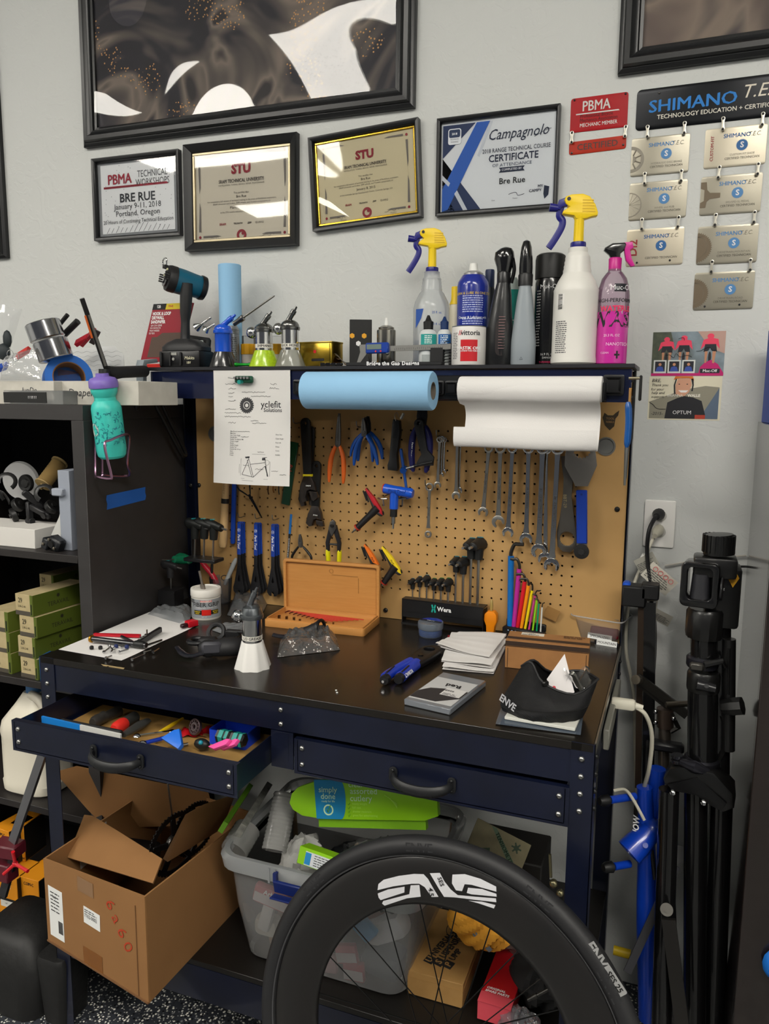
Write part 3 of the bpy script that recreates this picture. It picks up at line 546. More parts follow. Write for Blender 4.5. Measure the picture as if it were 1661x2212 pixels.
def pull(par,cx,y,z,w=.118,tilt=0):
    X=Tm((cx,y,z),(0,tilt,0));b=MB(X)
    for s in (-1,1):
        b.shape(rrect(s*w/2-.0085,-.016,s*w/2+.0085,.016,.008),.004,frame((0,-.002,0),(1,0,0),(0,0,1)),bev=.001);b.ball((s*w/2,-.005,.010),.0035,8);b.ball((s*w/2,-.005,-.010),.0035,8)
    P=smooth([(-w/2,-.004,0),(-w/2+.008,-.02,-.002),(-w/4,-.031,-.006),(0,-.034,-.008),(w/4,-.031,-.006),(w/2-.008,-.02,-.002),(w/2,-.004,0)],4)
    b.tube(P,[.007+.0045*sin(pi*i/(len(P)-1)) for i in range(len(P))],10,sc=(1,.6),up=(0,-1,0))
    for i in range(-7,8):b.box((i*.0042,-.0385+abs(i)*.0004,-.008),(.0022,.003,.014),bev=.0008)
    return B('handle',b,mat('17181a',.45,bump=(200,.2,.0003)),par)
def drawer(name,x0,x1,yf,zt,h,dep,tilt):
    d=B(name,MB().box(((x0+x1)/2,yf+.0015,zt-h/2),(x1-x0,.003,h)),SCRATCH)
    d.name=name
    B('drawer_side',MB().box((x0+.008,yf+dep/2,zt-h/2+.002),(.0015,dep,h-.01)),SCRATCH,d);B('drawer_side',MB().box((x1-.008,yf+dep/2,zt-h/2+.002),(.0015,dep,h-.01)),SCRATCH,d)
    B('drawer_floor',MB().box(((x0+x1)/2,yf+dep/2,zt-h+.006),(x1-x0-.016,dep,.0015)),SCRATCH,d)
    B('top_flange',MB().box(((x0+x1)/2,yf+.007,zt-.0008),(x1-x0,.012,.0016)),SCRATCH,d)
    for x in (x0+.018,x1-.018):
        for z in (zt-.018,zt-h+.022):bolt((x,yf,z),(0,-1,0),.0055,STEEL,d,'screw')
    pull(d,(x0+x1)/2,yf-.001,zt-h/2+.002);return d
drawer('drawer',.219,.772,YF-.002,.783,.075,.45,0)
drawer('drawer',-.400,.164,-.737,.775,.069,.45,0)
DZ=.775-.069+.0068
# electric socket strip fixed to the right end
B('power_strip',MB().box((XR+.006,-.30,.815),(.012,.30,.042),bev=.002),mat('77766e',.4))
# ---------------------------------------------------------------- bookcase on the left, dark wood
KX,KF,KT=-.460,-.41,1.449
KW=mat('1e1b1a',.5,noise=(18,.35,'282423',(1,1,.15)),bump=(90,.15,.0004,(1,1,.1)))
KE=mat('2c2a2a',.5,noise=(20,.35,'363434',(.3,1,1)),bump=(90,.12,.0004))
k=thing('bookcase','tall black-brown open bookcase at the left end of the workbench','bookcase',(KX-.77,KF,FLOOR))
def K(name,c,d,m=KW):return MB(Tm((-(KX-.77),-KF,-FLOOR))).box(c,d,bev=.001).build(name,m,k)
dep=WY-KF;KYc=(WY+KF)/2-.004
K('top_panel',(KX-.77,KYc,KT-.019),(1.54,dep-.008,.038),KE);K('side_panel',(KX-.019,KYc,(KT-.038+FLOOR)/2),(.038,dep-.008,KT-.038-FLOOR),KE);K('side_panel',(KX-1.52,KYc,(KT-.038+FLOOR)/2),(.038,dep-.008,KT-.038-FLOOR),KE)
SH=[1.067,.710,.345,-.03]
for z in SH:K('shelf',(KX-.77,KYc,z-.010),(1.46,dep-.01,.020),KW)
K('divider',(KX-.73,KYc,.68),(.02,dep-.012,1.45));K('back',(KX-.77,WY-.006,.68),(1.5,.006,1.5),mat('100e0e',.7))
# ---------------------------------------------------------------- cabinet on the right
CX=1.085
t=thing('cabinet','tall glossy black-brown cabinet at the right border of the photo','cabinet',(CX+.3,-.2,FLOOR))
GL=mat('1a1614',.16,noise=(30,.35,'241c1a',(1,1,.1)),coat=.6);X=Tm((-(CX+.3),.2,-FLOOR));zt=1.425
MB(X).box((CX+.01,-.17,(zt+FLOOR)/2),(.02,.44,zt-FLOOR),bev=.001).build('side_panel',GL,t);MB(X).box((CX+.31,-.17,zt-.01),(.58,.44,.02),bev=.001).build('top_panel',mat('6f6d6a',.35),t)
MB(X).box((CX+.31,-.17,(zt-.02+FLOOR)/2),(.58,.42,zt-.03-FLOOR),bev=.001).build('body',GL,t);MB(X).box((CX+.3,-.4,(zt+FLOOR)/2),(.6,.02,zt-FLOOR),bev=.002).build('door',GL,t)
# dark mats / straps on the floor
t=thing('floor_mat','dark brown rubber floor mat at the bottom left corner of the floor','mat',(-.15,-.78,FLOOR))
MB().shape([(.02,.0),(.2,-.12),(.0,-.35),(-.25,-.15)],.008,Tm((0,0,.004)),bev=.001).build('sheet',mat('1e1916',.8,bump=(60,.3,.001)),t)
# ---------------------------------------------------------------- tools on the pegboard
def WT(p0,p1,Y=-.012,n=(0,-1,0)):
    a,b=oy(Y,*p0),oy(Y,*p1);y=(b-a).normalized();z=Vector(n);x=y.cross(z).normalized();z=x.cross(y);m=Matrix((x,y,z)).transposed().to_4x4();m.translation=a;return m,(b-a).length
def hook(px,who,L=.03,drop=0):
    p=oy(0,*px);t=thing('peg_hook','metal pegboard hook holding ' + who,'hook',p,group='pegboard hooks')
    MB().tube(smooth([(0,.004,0),(0,-.006,-.001),(0,-L*.75,-.002),(0,-L,.003),(0,-L-.002,.014)],3),.0016,6).build('wire',STEEL,t)
    return t
def ends(b,P,r,n=10,sc=(1,1),m=None,up=None,k=5,e=.5):
    Q=smooth(P,k);N=len(Q)-1;rr=[]
    for i in range(N+1):
        t=i/N;q=r(t) if callable(r) else r
        if i == 0 or i == N:q *= e
        elif i == 1 or i == N-1:q *= .88
        rr.append(q)
    b.tube(Q,rr,n,sc=sc,m=m,up=up)
def jawpoly(R,s,tilt,cy):
    a0=math.asin(s/2/R)+.25;P=[(R*cos(pi/2+a),R*sin(pi/2+a)) for a in [a0+(2*pi-2*a0)*i/22 for i in range(23)]]
    P+=[(s/2,R*.55),(s/2,-R*.05),(0,-R*.38),(-s/2,-R*.05),(-s/2,R*.55)];c,d=cos(tilt),sin(tilt)
    return [(x*c-y*d,x*d+y*c+cy) for x,y in P]
def wrench(p0,p1,label,w=.008,R=.012,ring=.0095,Y=-.02,m=CHROME,word='',tilt=.26,boxed=0,group='combination wrenches hanging on the pegboard',ratchet=0):
    T,L=WT(p0,p1,Y);t=thing('combination_wrench' if not ratchet else 'ratchet_wrench',label,'wrench',T=T,group=group);b=MB()
    b.loft([[(-w/2*q,y,-.0016),(w/2*q,y,-.0016),(w/2*q+.0006,y,.0),(w/2*q,y,.0016),(-w/2*q,y,.0016),(-w/2*q-.0006,y,0)][::-1] for y,q in ((ring*.7,1.0),(ring*2.2,.82),(L*.5,.8),(L-R*2.4,.95),(L-R*1.5,1.35))])
    b.build('shaft',m,t)
    MB().shape([circ(0,0,ring,20),circ(0,0,ring*.58,12)],.0052,Tm((0,0,.0002)),bev=.001).build('ring_end',m,t)
    if ratchet:MB().shape([circ(0,L,ring*.85,20),circ(0,L,ring*.42,6)],.0052,None,bev=.001).build('ring_end',m,t)
    else:MB().shape([jawpoly(R,R*1.02,tilt,L-R*.5)],.0056,None,bev=.0011).build('open_end',m,t)
    if boxed:
        a,c=L*boxed,L*.74;MB().shape([rrect(-w*.33,a,w*.33,c,.0008),rrect(-w*.26,a+.0007,w*.26,c-.0007,.0006)],.0005,Tm((0,0,.0018))).build('raised_border',m,t)
    if word:MB().text(word,w*.62,T=Tm((0,L*.52,.0022),(0,0,90 if not ratchet else 90)),bold=.01).build('lettering',mat('57544e',.5,.5),t)
    return t
SAT=mat('b4b2ac',.28,1.)
G1='small wrenches, left bunch'
wrench((950,950),(945,1052),'small combination wrench in front of the left bunch of small wrenches',.0075,.0095,.0085,-.03,SAT,'',.2,.15,group='two small wrench bunches')
wrench((955,948),(952,1030),'shorter wrench tucked behind the left bunch of small wrenches',.0065,.008,.008,-.022,CHROME,group='two small wrench bunches')
wrench((960,950),(958,1022),'rearmost tiny wrench of the left bunch of small wrenches',.0055,.007,.007,-.015,CHROME,group='two small wrench bunches')
wrench((988,952),(985,1076),'boxed-label wrench in front of the second small bunch, left of the paper towel corner',.008,.0115,.0095,-.03,SAT,'',.15,.15,group='two small wrench bunches')
wrench((994,952),(990,1064),'wrench behind the front one of the second small bunch',.0075,.0105,.009,-.02,CHROME,tilt=-.1,group='two small wrench bunches')
wrench((1056,968),(1043,1112),'matte fifteen millimetre wrench, first of the row under the paper towel',.0095,.0135,.012,-.022,SAT,'15mm CRAFTSMAN',.0,.28)
wrench((1081,968),(1076,1134),'matte seventeen millimetre wrench, second of the row under the paper towel',.0105,.0165,.0135,-.022,SAT,'17mm CRAFTSMAN',.45,.22)
wrench((1107,968),(1097,1157),'slim polished wrench, third of the row under the paper towel',.0105,.0145,.0125,-.026,CHROME,'19   CRAFTSMAN   19',0)
wrench((1142,968),(1136,1172),'polished wrench, fourth of the row under the paper towel',.0115,.0165,.014,-.022,CHROME,'19   CRAFTSMAN',.2)
wrench((1179,970),(1178,1216),'polished wrench behind the twenty-one millimetre one',.011,.0185,.014,-.018,CHROME,'',-.3)
wrench((1172,968),(1163,1198),'polished twenty-one millimetre wrench crossing its neighbours, fifth in the row',.0135,.0185,.015,-.034,CHROME,'21   CRAFTSMAN   21',.35)
wrench((1205,968),(1191,1230),'longest polished twenty-four millimetre wrench, last in the row',.0135,.0195,.0165,-.028,CHROME,'24   CRAFTSMAN   24',0)
wrench((928,1052),(925,1154),'flat double-ended ratchet wrench hanging alone in mid pegboard',.0085,.011,.0115,-.018,SAT,'RATCHET',ratchet=1)
for px,w_ in (((950,940),'the left bunch of small wrenches'),((988,940),'the second bunch of small wrenches'),((926,1046),'the lone ratchet wrench')):hook(px,w_,.03)
# cone wrenches: three hooks with three each
BLU=mat('1440a4',.32,coat=.3)
def cone(p0,p1,Y,label,num,dx=0,words=True):
    T,L=WT(p0,p1,Y);T=T @ Tm((dx,0,0));t=thing('cone_wrench',label,'wrench',T=T,group='blue handled cone wrenches');w=.0105;hb=L*.46;R=.0185
    MB().shape([circ(0,.006,w*.52,10,pi,2*pi)+[(w*.55,hb),(-w*.55,hb)],circ(0,.007,.0022,8)],.0042,None,bev=.0008).build('grip',BLU,t)
    out=[(-w*.5,hb-.002),(w*.5,hb-.002),(w*.52,L*.62),(R*.8,L-R*1.6),(R,L-R*.9),(R*.95,L-R*.3),(R*.6,L+.003),(.0042,L+.004),(.0042,L-R*.38),(0,L-R*.5),(-.0042,L-R*.38),(-.0042,L+.004),(-R*.6,L+.003),(-R*.95,L-R*.3),(-R,L-R*.9),(-R*.8,L-R*1.6),(-w*.52,L*.62)]
    MB().shape([out,[(0,L*.74),(.0042,L*.82),(0,L*.84),(-.0042,L*.82)]],.0024,None,bev=.0003).build('head',mat('17171a',.5),t)
    if words:
        MB().text('Park Tool',.0105,T=Tm((0,hb*.60,.0023),(0,0,90)),bold=.02,shear=.2).text(num,.0062,T=Tm((0,hb*.26,.0023),(0,0,180)),bold=.02).shape([circ(0,hb*.26,.0048,16),circ(0,hb*.26,.0042,16)],.0002,Tm((0,0,.0023))).build('lettering',WINK,t)
    return t
for (x,y,yb,num,n) in ((517,1126,1281,'21','left'),(553,1128,1283,'18','middle'),(590,1131,1285,'15','right')):
    for k in (2,1):cone((x+4.2*k,y),(x+9*k*.6+1,yb-4*k),-.008-.007*(2-k),'cone wrench %s the front one on the %s hook' % ('right behind' if k == 1 else 'rearmost behind',n),num,words=False)
    cone((x,y),(x-1,yb),-.026,'blue cone wrench stamped %s, front one on the %s hook' % (num,n),num)
    hook((x+12,y-12),'the %s cone wrenches' % n,.036)
# mallet handle (its head is behind the pinned form)
T,L=WT((490,1010),(481,1183),-.03);t=thing('wooden_mallet','mallet with pale wooden handle and black band, hanging left of the cone wrenches','mallet',T=T);b=MB()
b.prof((0,.0,0),(0,L,0),[(.0095,0),(.0105,L*.3),(.0118,L*.7),(.0125,L*.95),(.010,L*.99),(.006,L)],16).build('handle',mat('cfae7e',.5,noise=(30,.4,'bb9766',(1,.15,1))),t)
MB().prof((0,L*.38,0),(0,L*.44,0),[(.0114,0),(.0116,L*.06)],16).build('band',BLACK,t);MB().cyl((-.034,-.012,0),(.034,-.012,0),.014,n=20).build('head',mat('2a2a2c',.6),t);MB().text('ABBEY',.012,T=Tm((0,L*.25,.0112),(0,0,90)),bold=-.01).build('lettering',mat('9a7a50',.7),t)
T,L=WT((507,1020),(503,1175),-.014);t=thing('pedal_wrench','long blue dipped wrench handle hanging directly behind the mallet handle','wrench',T=T);MB().shape([rrect(-.0072,0,.0072,L,.006)],.007,None,bev=.002).build('grip',mat('123c98',.4),t);MB().shape([rrect(-.006,-.05,.006,.004,.004)],.005).build('shank',STEEL,t)
# scissors with thin black blades
def pliers(name,label,p0,p1,jaw,spread,hm,jm,Y=-.03,r=.0055,bow=.35,jw=.012,th=.006,piv=.3,curve=0,group=None,flat=(1,.75),jawbr=None):
    """p0 jaw tip, p1 middle between handle ends"""
    T,L=WT(p0,p1,Y);t=thing(name,label,'pliers',T=T,group=group);J=L*piv
    for s in (-1,1):
        MB().shape([(0,0),(s*jw*.16,0),(s*jw*.42,J*.55),(s*jw*.5,J),(s*jw*.42,J+.01),(s*-.002,J+.012),(s*.0003,J*.8)][::s],th,None,bev=.0008).build('jaw',jm,t)
        b=MB();ends(b,[(s*jw*.3,J+.006,0),(s*(jw*.35+spread*.55),J+(L-J)*bow,0),(s*(spread*1.0),J+(L-J)*.7,0),(s*(spread+curve),L,0)],lambda q:r*(.75+.4*sin(pi*min(1,q*1.1))),10,flat,e=.6);b.build('handle',hm,t)
    MB().cyl((0,J,-th*.6),(0,J,th*.8),.0045,n=14).build('pivot',jm,t);return t
pliers('scissors','thin black pointed scissors hanging upside down below the pinned form',(566,1119),(522,1040),.1,.02,BLACK,mat('2c2c30',.3,.8),-.03,.0025,.5,.008,.003,.55)
ORG=mat('d4601c',.4);PB=mat('1350a8',.38)
pliers('needle_nose_pliers','needle nose pliers with orange dipped handles',(733,893),(726,1043),.1,.021,ORG,mat('7a7874',.35,.9),-.03,.006,.35,.016,.007,.42)
for i,(sp,dz,x1,c) in enumerate(((.030,-.045,790,.004),(.021,-.034,789,0),(.042,-.022,791,.004))):
    pliers('diagonal_pliers',['front pair of blue handled pliers in the fanned bunch','middle pair of blue handled pliers in the fanned bunch','rearmost, widest pair of blue handled pliers in the fanned bunch'][i],(785+5*i,903-2*i),(x1,1005-8*i),.1,sp,PB,mat('5e5c5a' if i == 0 else '2c2c2e',.35,.8),dz,.0055,.4,.016+.002*i,.006,.30,c,group='blue handled pliers on one hook')
for i,(dx,a) in enumerate(((-22,-28),(18,14),(30,22))):
    pass
hook((786,920),'the fanned blue pliers',.05)
# cable crimper / black handled tool
T,L=WT((858,906),(850,1016),-.024);t=thing('folding_tool','matte black flat-sided hand tool hanging by a wire loop beside the blue pliers','tool',T=T)
MB().shape([(.0085,0),(-.0085,.002),(-.013,.03),(-.011,L*.55),(-.0085,L*.66),(-.0115,L*.84),(-.014,L*.93),(-.012,L),(.014,L),(.0155,L*.9),(.012,L*.8),(.011,L*.3),(.0105,.01)],.02,None,bev=.003).build('body',mat('18181a',.38),t);MB().shape(circ(.001,L*.35,.004,12),.022).build('screw',BLACK,t);MB().tube(smooth([(0,.004,.01),(.004,-.01,.012),(0,-.018,.006),(-.003,-.006,.0)],4),.0008,5).build('wire_loop',STEEL,t)
T,L=WT((872,893),(866,905),-.03);t=thing('hex_socket','short metal socket hanging just under the blue paper roll','socket',T=T);MB().cyl((0,0,0),(0,L,0),.0042,n=6).build('body',STEEL,t)
# master link / chain pliers with purple-blue grips
T,L=WT((913,872),(906,1020),-.030);t=thing('chain_pliers','chain link pliers with dark purple-blue grips and a black chain breaker hanging on them','pliers',T=T);DP=mat('1c1c5c',.4)
for s in (-1,1):
    b=MB();ends(b,[(s*.007,L*.3,0),(s*.022,L*.48,0),(s*.024,L*.75,0),(s*.017,L,0)],lambda q:.0085*(.8+.3*sin(pi*q)),12,(1,.6));b.build('handle',DP,t)
    MB().shape([(s*.002,0),(s*.012,.004),(s*.014,L*.18),(s*.011,L*.36),(-s*.004,L*.36),(-s*.002,L*.2)][::s],.007,None,bev=.001).build('jaw',mat('222226',.4,.6),t)
MB().cyl((0,L*.3,-.004),(0,L*.3,.008),.0055,n=16).build('pivot',STEEL,t);MB().text('PARK TOOL',.0075,T=Tm((.0235,L*.68,.0058),(0,0,84)),bold=.02).build('lettering',WINK,t)
T,L=WT((905,912),(920,1010),-.042);t=thing('chain_breaker','black handled chain breaker hanging in front of the chain pliers','tool',T=T)
MB().shape([circ(0,.004,.013,12,pi,2*pi)+[(.009,L*.5),(.006,L*.7),(.022,L*.86),(.022,L*.94),(-.02,L*.98),(-.026,L*.8),(-.012,L*.62),(-.011,L*.2)],circ(0,.002,.004,10)],.011,None,bev=.002).build('body',mat('1a1a1c',.5),t);MB().cyl((.03,L*.93,.0),(-.022,L*.90,.004),.0045,n=12).build('screw_rod',BLACK,t)
# thin blue T handle
T,L=WT((866,972),(881,1078),-.036);t=thing('thin_t_handle','thin blue T-handle key with black sliding bar, above the torque driver','tool',T=T);BL2=mat('0f4490',.35)
MB().cyl((0,0,0),(0,L,0),.0042,.0036,10).ball((0,0,0),.0042,10).build('rod',BL2,t);MB().cyl((0,L*.38,-.007),(0,L*.42,.007),.0085,n=14).build('collar',BL2,t);MB().cyl((.008,L*.4,0),(-.03,L*.36,0),.0032,n=10).build('sliding_bar',STEEL,t);MB().cyl((-.03,L*.36,0),(-.066,L*.32,0),.0045,n=10).build('tip',BLACK,t)
# blue torque driver
T,L=WT((852,1060),(849,1142),-.045);t=thing('torque_driver','blue T-handled torque driver with raised lettering in mid pegboard','driver',T=T);TB=mat('1650c0',.3,coat=.3)
MB().prof((.030,-.004,0),(-.052,.004,0),[(.012,0),(.0135,.004),(.0125,.03),(.013,.06),(.014,.076),(.011,.082)],20).build('grip',TB,t);MB().prof((.032,-.004,0),(.028,-.004,0),[(.010,0),(.0125,.002),(.0125,.005)],20).build('end_ring',mat('c03020',.4),t)
MB().cyl((0,.004,0),(0,L*.48,0),.0115,n=20,bev=.001).build('stem',TB,t);MB().lathe([(.0098,0),(.0098,L*.20)],24,Tm((0,L*.48,0),(-90,0,0)),star=(16,.03,9)).build('knurled_collar',BLACK,t)
MB().cyl((0,L*.66,0),(0,L*.86,0),.0055,n=12).cyl((0,L*.86,0),(0,L,0),.003,n=6).build('bit',STEEL,t);MB().text('ParkTool',.013,T=Tm((-.01,0,.0135),(0,0,180)),bold=.01,shear=.2).build('lettering',mat('0c3488',.4),t)
t=thing('tool_rack','silver wire rack with spare bits under the blue torque driver','holder',T=WT((848,1074),(849,1100),-.03)[0])
for s in (-1,1):MB().tube(smooth([(s*.02,-.006,-.028),(s*.03,.001,-.01),(s*.016,.003,.004),(s*.012,.003,.012),(s*.028,.003,.012),(s*.04,.002,.004)],3),.0022,6).build('arm',STEEL,t);MB().cyl((s*.028,.003,.0),(s*.026,.024,.0),.0022,n=6).build('bit',STEEL,t)
# Y-handled hex drivers
def ydrv(p0,p1,label,col,tip,Y=-.035,k=1.,word=''):
    """p0 = upper end of coloured bar, p1 = its lower end; tip = pixel of the blade"""
    T,L=WT(p0,p1,Y);t=thing('p_handle_driver',label,'driver',T=T,group='coloured handle drivers on the pegboard');b=MB();q=T.inverted() @ oy(Y,*tip);q=Vector((q.x,q.y,0));n=q.x/abs(q.x)
    ends(b,[(0,0,0),(n*.003,L*.3,0),(n*.006,L*.7,0),(0,L,0)],lambda a:.0075*(.6+.8*a),12,(1,.55),k=4);m_=BLACK
    root=Vector((n*.004,L*.72,0));d=(q-root);e=root+d*.78;b.tube([root-d.normalized()*.004,root+d*.3,e],[.014,.0105,.0095],12,sc=(1,.8));b.build('grip',mat('1b1a1c',.42),t)
    MB().shape([(-n*.001,0),(n*.0035,.002),(n*.0055,L*.5),(n*.0035,L*.9),(-n*.0012,L),(-n*.006,L*.8),(-n*.0065,L*.4)][::int(n)],.013,None,bev=.002).build('colour_strip',col,t)
    for s in (0,1):MB().cyl((n*(.010-.004*s),.002+.004*s,.004),(n*(.016-.002*s),L*.35+.006*s,.004),.0024,n=6).build('stored_key',mat('2a2a2c',.4,.7),t)
    MB().cyl(root+d*.76,root+d*.80,.0105,n=14).build('collar',mat('a83020',.5),t);MB().cyl(root+d*.8,root+d*.9,.0042,n=8).cyl(root+d*.9,q,.0028,.0014,n=6).build('bit',STEEL,t)
    if word:MB().text(word,.008,T=Tm((-n*.0005,L*.55,.0072),(0,0,90)),shear=.3).build('lettering',INK,t)
    return t
ydrv((791,1054),(827,1113),'red and black angled driver with pointed bit',mat('b01c28',.4),(760,1151))
ydrv((788,1175),(822,1234),'orange and black angled driver behind the open wooden box',mat('e0701c',.4),(796,1262),word='Park');ydrv((826,1180),(867,1240),'yellow and black angled driver right of the orange one',mat('e8cc1c',.4),(822,1268),Y=-.04,word='Park')
# cable cutter, yellow grips
T,L=WT((720,1122),(721,1236),-.03);t=thing('cable_cutter','cable cutter with bright yellow grips above the wooden box','cutter',T=T)
for s in (-1,1):
    MB().shape([(s*.001,L*.14),(s*.010,L*.10),(s*.018,L*.3),(s*.023,L*.44),(s*.021,L*.6),(s*.012,L*.6),(s*.012,L*.42),(s*.004,L*.28)][::s],.008,None,bev=.001).build('arm',mat('1c1c20',.35),t)
    b=MB();ends(b,[(s*.018,L*.56,0),(s*.0165,L*.75,0),(s*.016,L,0)],.0065,12,(1,.7));b.build('grip',mat('d8d010',.35),t)
MB().shape([(-.002,0),(.007,.006),(.012,L*.17),(.002,L*.32),(-.011,L*.16),(-.009,.006)],.006,Tm((0,0,.005)),bev=.001).build('blade',mat('6c6a68',.3,.9),t);MB().cyl((0,L*.11,0),(0,L*.11,.012),.005,n=14).build('pivot',DSTEEL,t);MB().cyl((-.015,L*.47,0),(.015,L*.47,0),.003,n=8).build('spring',BLACK,t)
pliers('side_cutters','small side cutters with thin black handles spread wide',(648,1154),(652,1216),.1,.030,BLACK,mat('6a6866',.35,.9),-.03,.0034,.45,.014,.006,.32)
# two adjustable wrenches on one hook
def adj(p0,p1,label,Y,k,hm,s=1):
    T,L=WT(p0,p1,Y);t=thing('adjustable_wrench',label,'wrench',T=T,group='adjustable wrenches on one hook');W_=.0135*k;J=L*.70
    MB().shape([circ(0,.008,W_,12,pi,2*pi)+[(W_*.85,J),(-W_*.85,J)],circ(0,.008,.004,8)],.010*k,None,bev=.003).build('handle',hm,t)
    hd=mat('57504c',.32,.9);MB().shape([(-W_*.7,J-.003),(W_*.7,J-.003),(W_*1.5,J+.02*k),(W_*1.9,J+.045*k),(W_*1.2,L+.004),(W_*.3,L),(W_*.55,J+.05*k),(W_*.2,J+.034*k),(-W_*.5,J+.03*k),(-W_*1.6,J+.034*k),(-W_*1.3,J+.014*k)],.013*k,None,bev=.002).build('head',hd,t)
    MB().shape([(-W_*.2,J+.034*k),(-W_*1.75,J+.036*k),(-W_*1.95,J+.05*k),(-W_*1.1,L),(-W_*.5,L-.004),(-W_*.5,J+.052*k)],.011*k,None,bev=.002).build('moving_jaw',hd,t)
    MB().lathe([(.004*k,-.007*k)]+[(.0048*k if i % 2 else .0036*k,-.006*k+i*.0017*k) for i in range(8)]+[(.004*k,.007*k)],12,Tm((-W_*.3,J+.022*k,.006*k),(0,90,0))).build('worm',STEEL,t);return t
adj((671,925),(664,1092),'rear adjustable wrench, its jaws lower and to the right',-.012,1.05,BLACK);t=adj((660,908),(668,1082),'large adjustable wrench with black grip and yellow band, front of its hook',-.030,1.12,BLACK)
T,L=WT((660,908),(668,1080),-.03);MB().box((0,L*.76-.016,0),(.0262,.0065,.0122)).build('yellow_band',mat('d8c81c',.4),t);adj((684,1000),(681,1135),'brown jawed adjustable wrench hanging lowest, behind the front one',-.021,1.05,BLACK)
hook((652,912),'the adjustable wrenches',.05)
# green file sleeve, thin pick, small probes
T,L=WT((636,955),(617,1090),-.016);t=thing('file_sleeve','dark green plastic sleeve with red print, tilted beside the adjustable wrenches','package',T=T);MB().box((0,L/2,0),(.026,L,.006),bev=.001).build('sleeve',mat('0d3a22',.25,coat=.4),t);MB().text('Bahco',.016,T=Tm((0,L*.45,.0034),(0,0,90)),shear=.3).build('lettering',mat('a01c20',.5),t)
T,L=WT((629,1111),(621,1216),-.02);t=thing('spoke_ruler','narrow blue and black printed strip tool, left of the small side cutters','tool',T=T);MB().box((0,L*.2,0),(.0068,L*.4,.003),bev=.0005).build('blue_end',mat('1a6ab4',.4),t);MB().box((0,L*.7,0),(.0062,L*.6,.003),bev=.0005).build('black_end',BLACK,t);MB().text('ACCURATE SPOKE LENGTH',.0048,T=Tm((0,L*.7,.0017),(0,0,90))).build('lettering',WINK,t)
for i,(x,c,nm) in enumerate(((579,'4a3020','leftmost'),(590,'a0622c','middle'),(602,'3a3a3a','rightmost'))):
    T,L=WT((x,1040),(x,1068-4*(i % 2)),-.02);t=thing('small_pick','%s of three small picks whose ends show below the pinned form' % nm,'pick',T=T);MB().tube([(0,-.04,0),(0,L*.8,0),(-.003,L,.002)],.0018,6).build('shaft',mat(c,.4,.5),t)
MB()
# bottom bracket wrenches
T,L=WT((1256,968),(1257,1192),-.034);t=thing('bottom_bracket_wrench','blue-gripped ring wrench with grey toothed head and a black disc at its lower end','wrench',T=T);GM=mat('84807c',.34,.75)
hc=[(-.0215,-.01),(-.033,.02),(-.036,.05),(-.018,.092),(-.015,.1),(.015,.1),(.018,.092),(.040,.05),(.038,.02),(.028,-.01)]
MB().shape([hc,gear(-.001,.012,.021,16,.0025)],.004,Tm((0,-.008,0)),bev=.0006).build('ring_head',GM,t);MB().box((0,L*.66,0),(.026,L*.52,.008),bev=.002).build('grip',mat('12389c',.38),t);MB().box((0,L*.94,0),(.025,L*.14,.004)).build('tail',GM,t);MB().cyl((0,L*.44,0),(0,L*.44,.0046),.003,n=10).build('rivet',mat('0e2c7c',.4),t)
T2=T @ Tm((-.0,L*.99,.010));t=thing('lockring_disc','black splined disc hanging at the foot of the blue-gripped wrench','tool',T=T2);MB().shape([gear(0,0,.0185,44,.001)],.008,None,bev=.001).build('disc',mat('161616',.5),t);MB().shape([gear(0,0,.009,8,.002)],.012).build('spline',mat('222222',.5),t)
T,L=WT((1222,985),(1226,1178),-.018);t=thing('bottom_bracket_wrench','flat grey steel ring wrench, partly behind the blue-gripped one','wrench',T=T)
MB().shape([[(-.012,0),(.012,0),(.006,L*.25),(.009,L*.45),(.018,L*.70),(.026,L*.84),(.0245,L*1.01),(.012,L*1.07),(-.006,L*1.08),(-.021,L*1.02),(-.024,L*.9),(-.02,L*.8),(-.012,L*.45),(-.018,L*.2)],gear(.001,L*.925,.0185,24,.0016)],.004,None,bev=.0006).build('body',mat('6e6a64',.36,.85),t);MB().text('BBT-29',.011,T=Tm((.004,L*.5,.0023),(0,0,90))).build('lettering',mat('b8a87c',.4,.5),t)
# winged shield sticker
p=oy(0,1318,908);t=thing('shield_sticker','black winged shield sticker at the upper right of the pegboard','sticker',T=frame(p+Vector((0,-.0006,0)),(1,0,0),(0,0,1)))
MB().shape([(0,-.024),(.010,-.014),(.012,.004),(.018,.012),(.02,.024),(.012,.018),(.006,.012),(-.006,.012),(-.014,.018),(-.018,.006),(-.012,-.012)],.0004).build('print',mat('3a3020',.7),t);MB().text('TOOL',.007,at=(0,.004)).text('REBELS',.006,at=(0,-.004)).build('lettering',mat('a88050',.7),t)
for o in list(t.children):o.location.z=.0005 if o.name.startswith('lettering') else 0
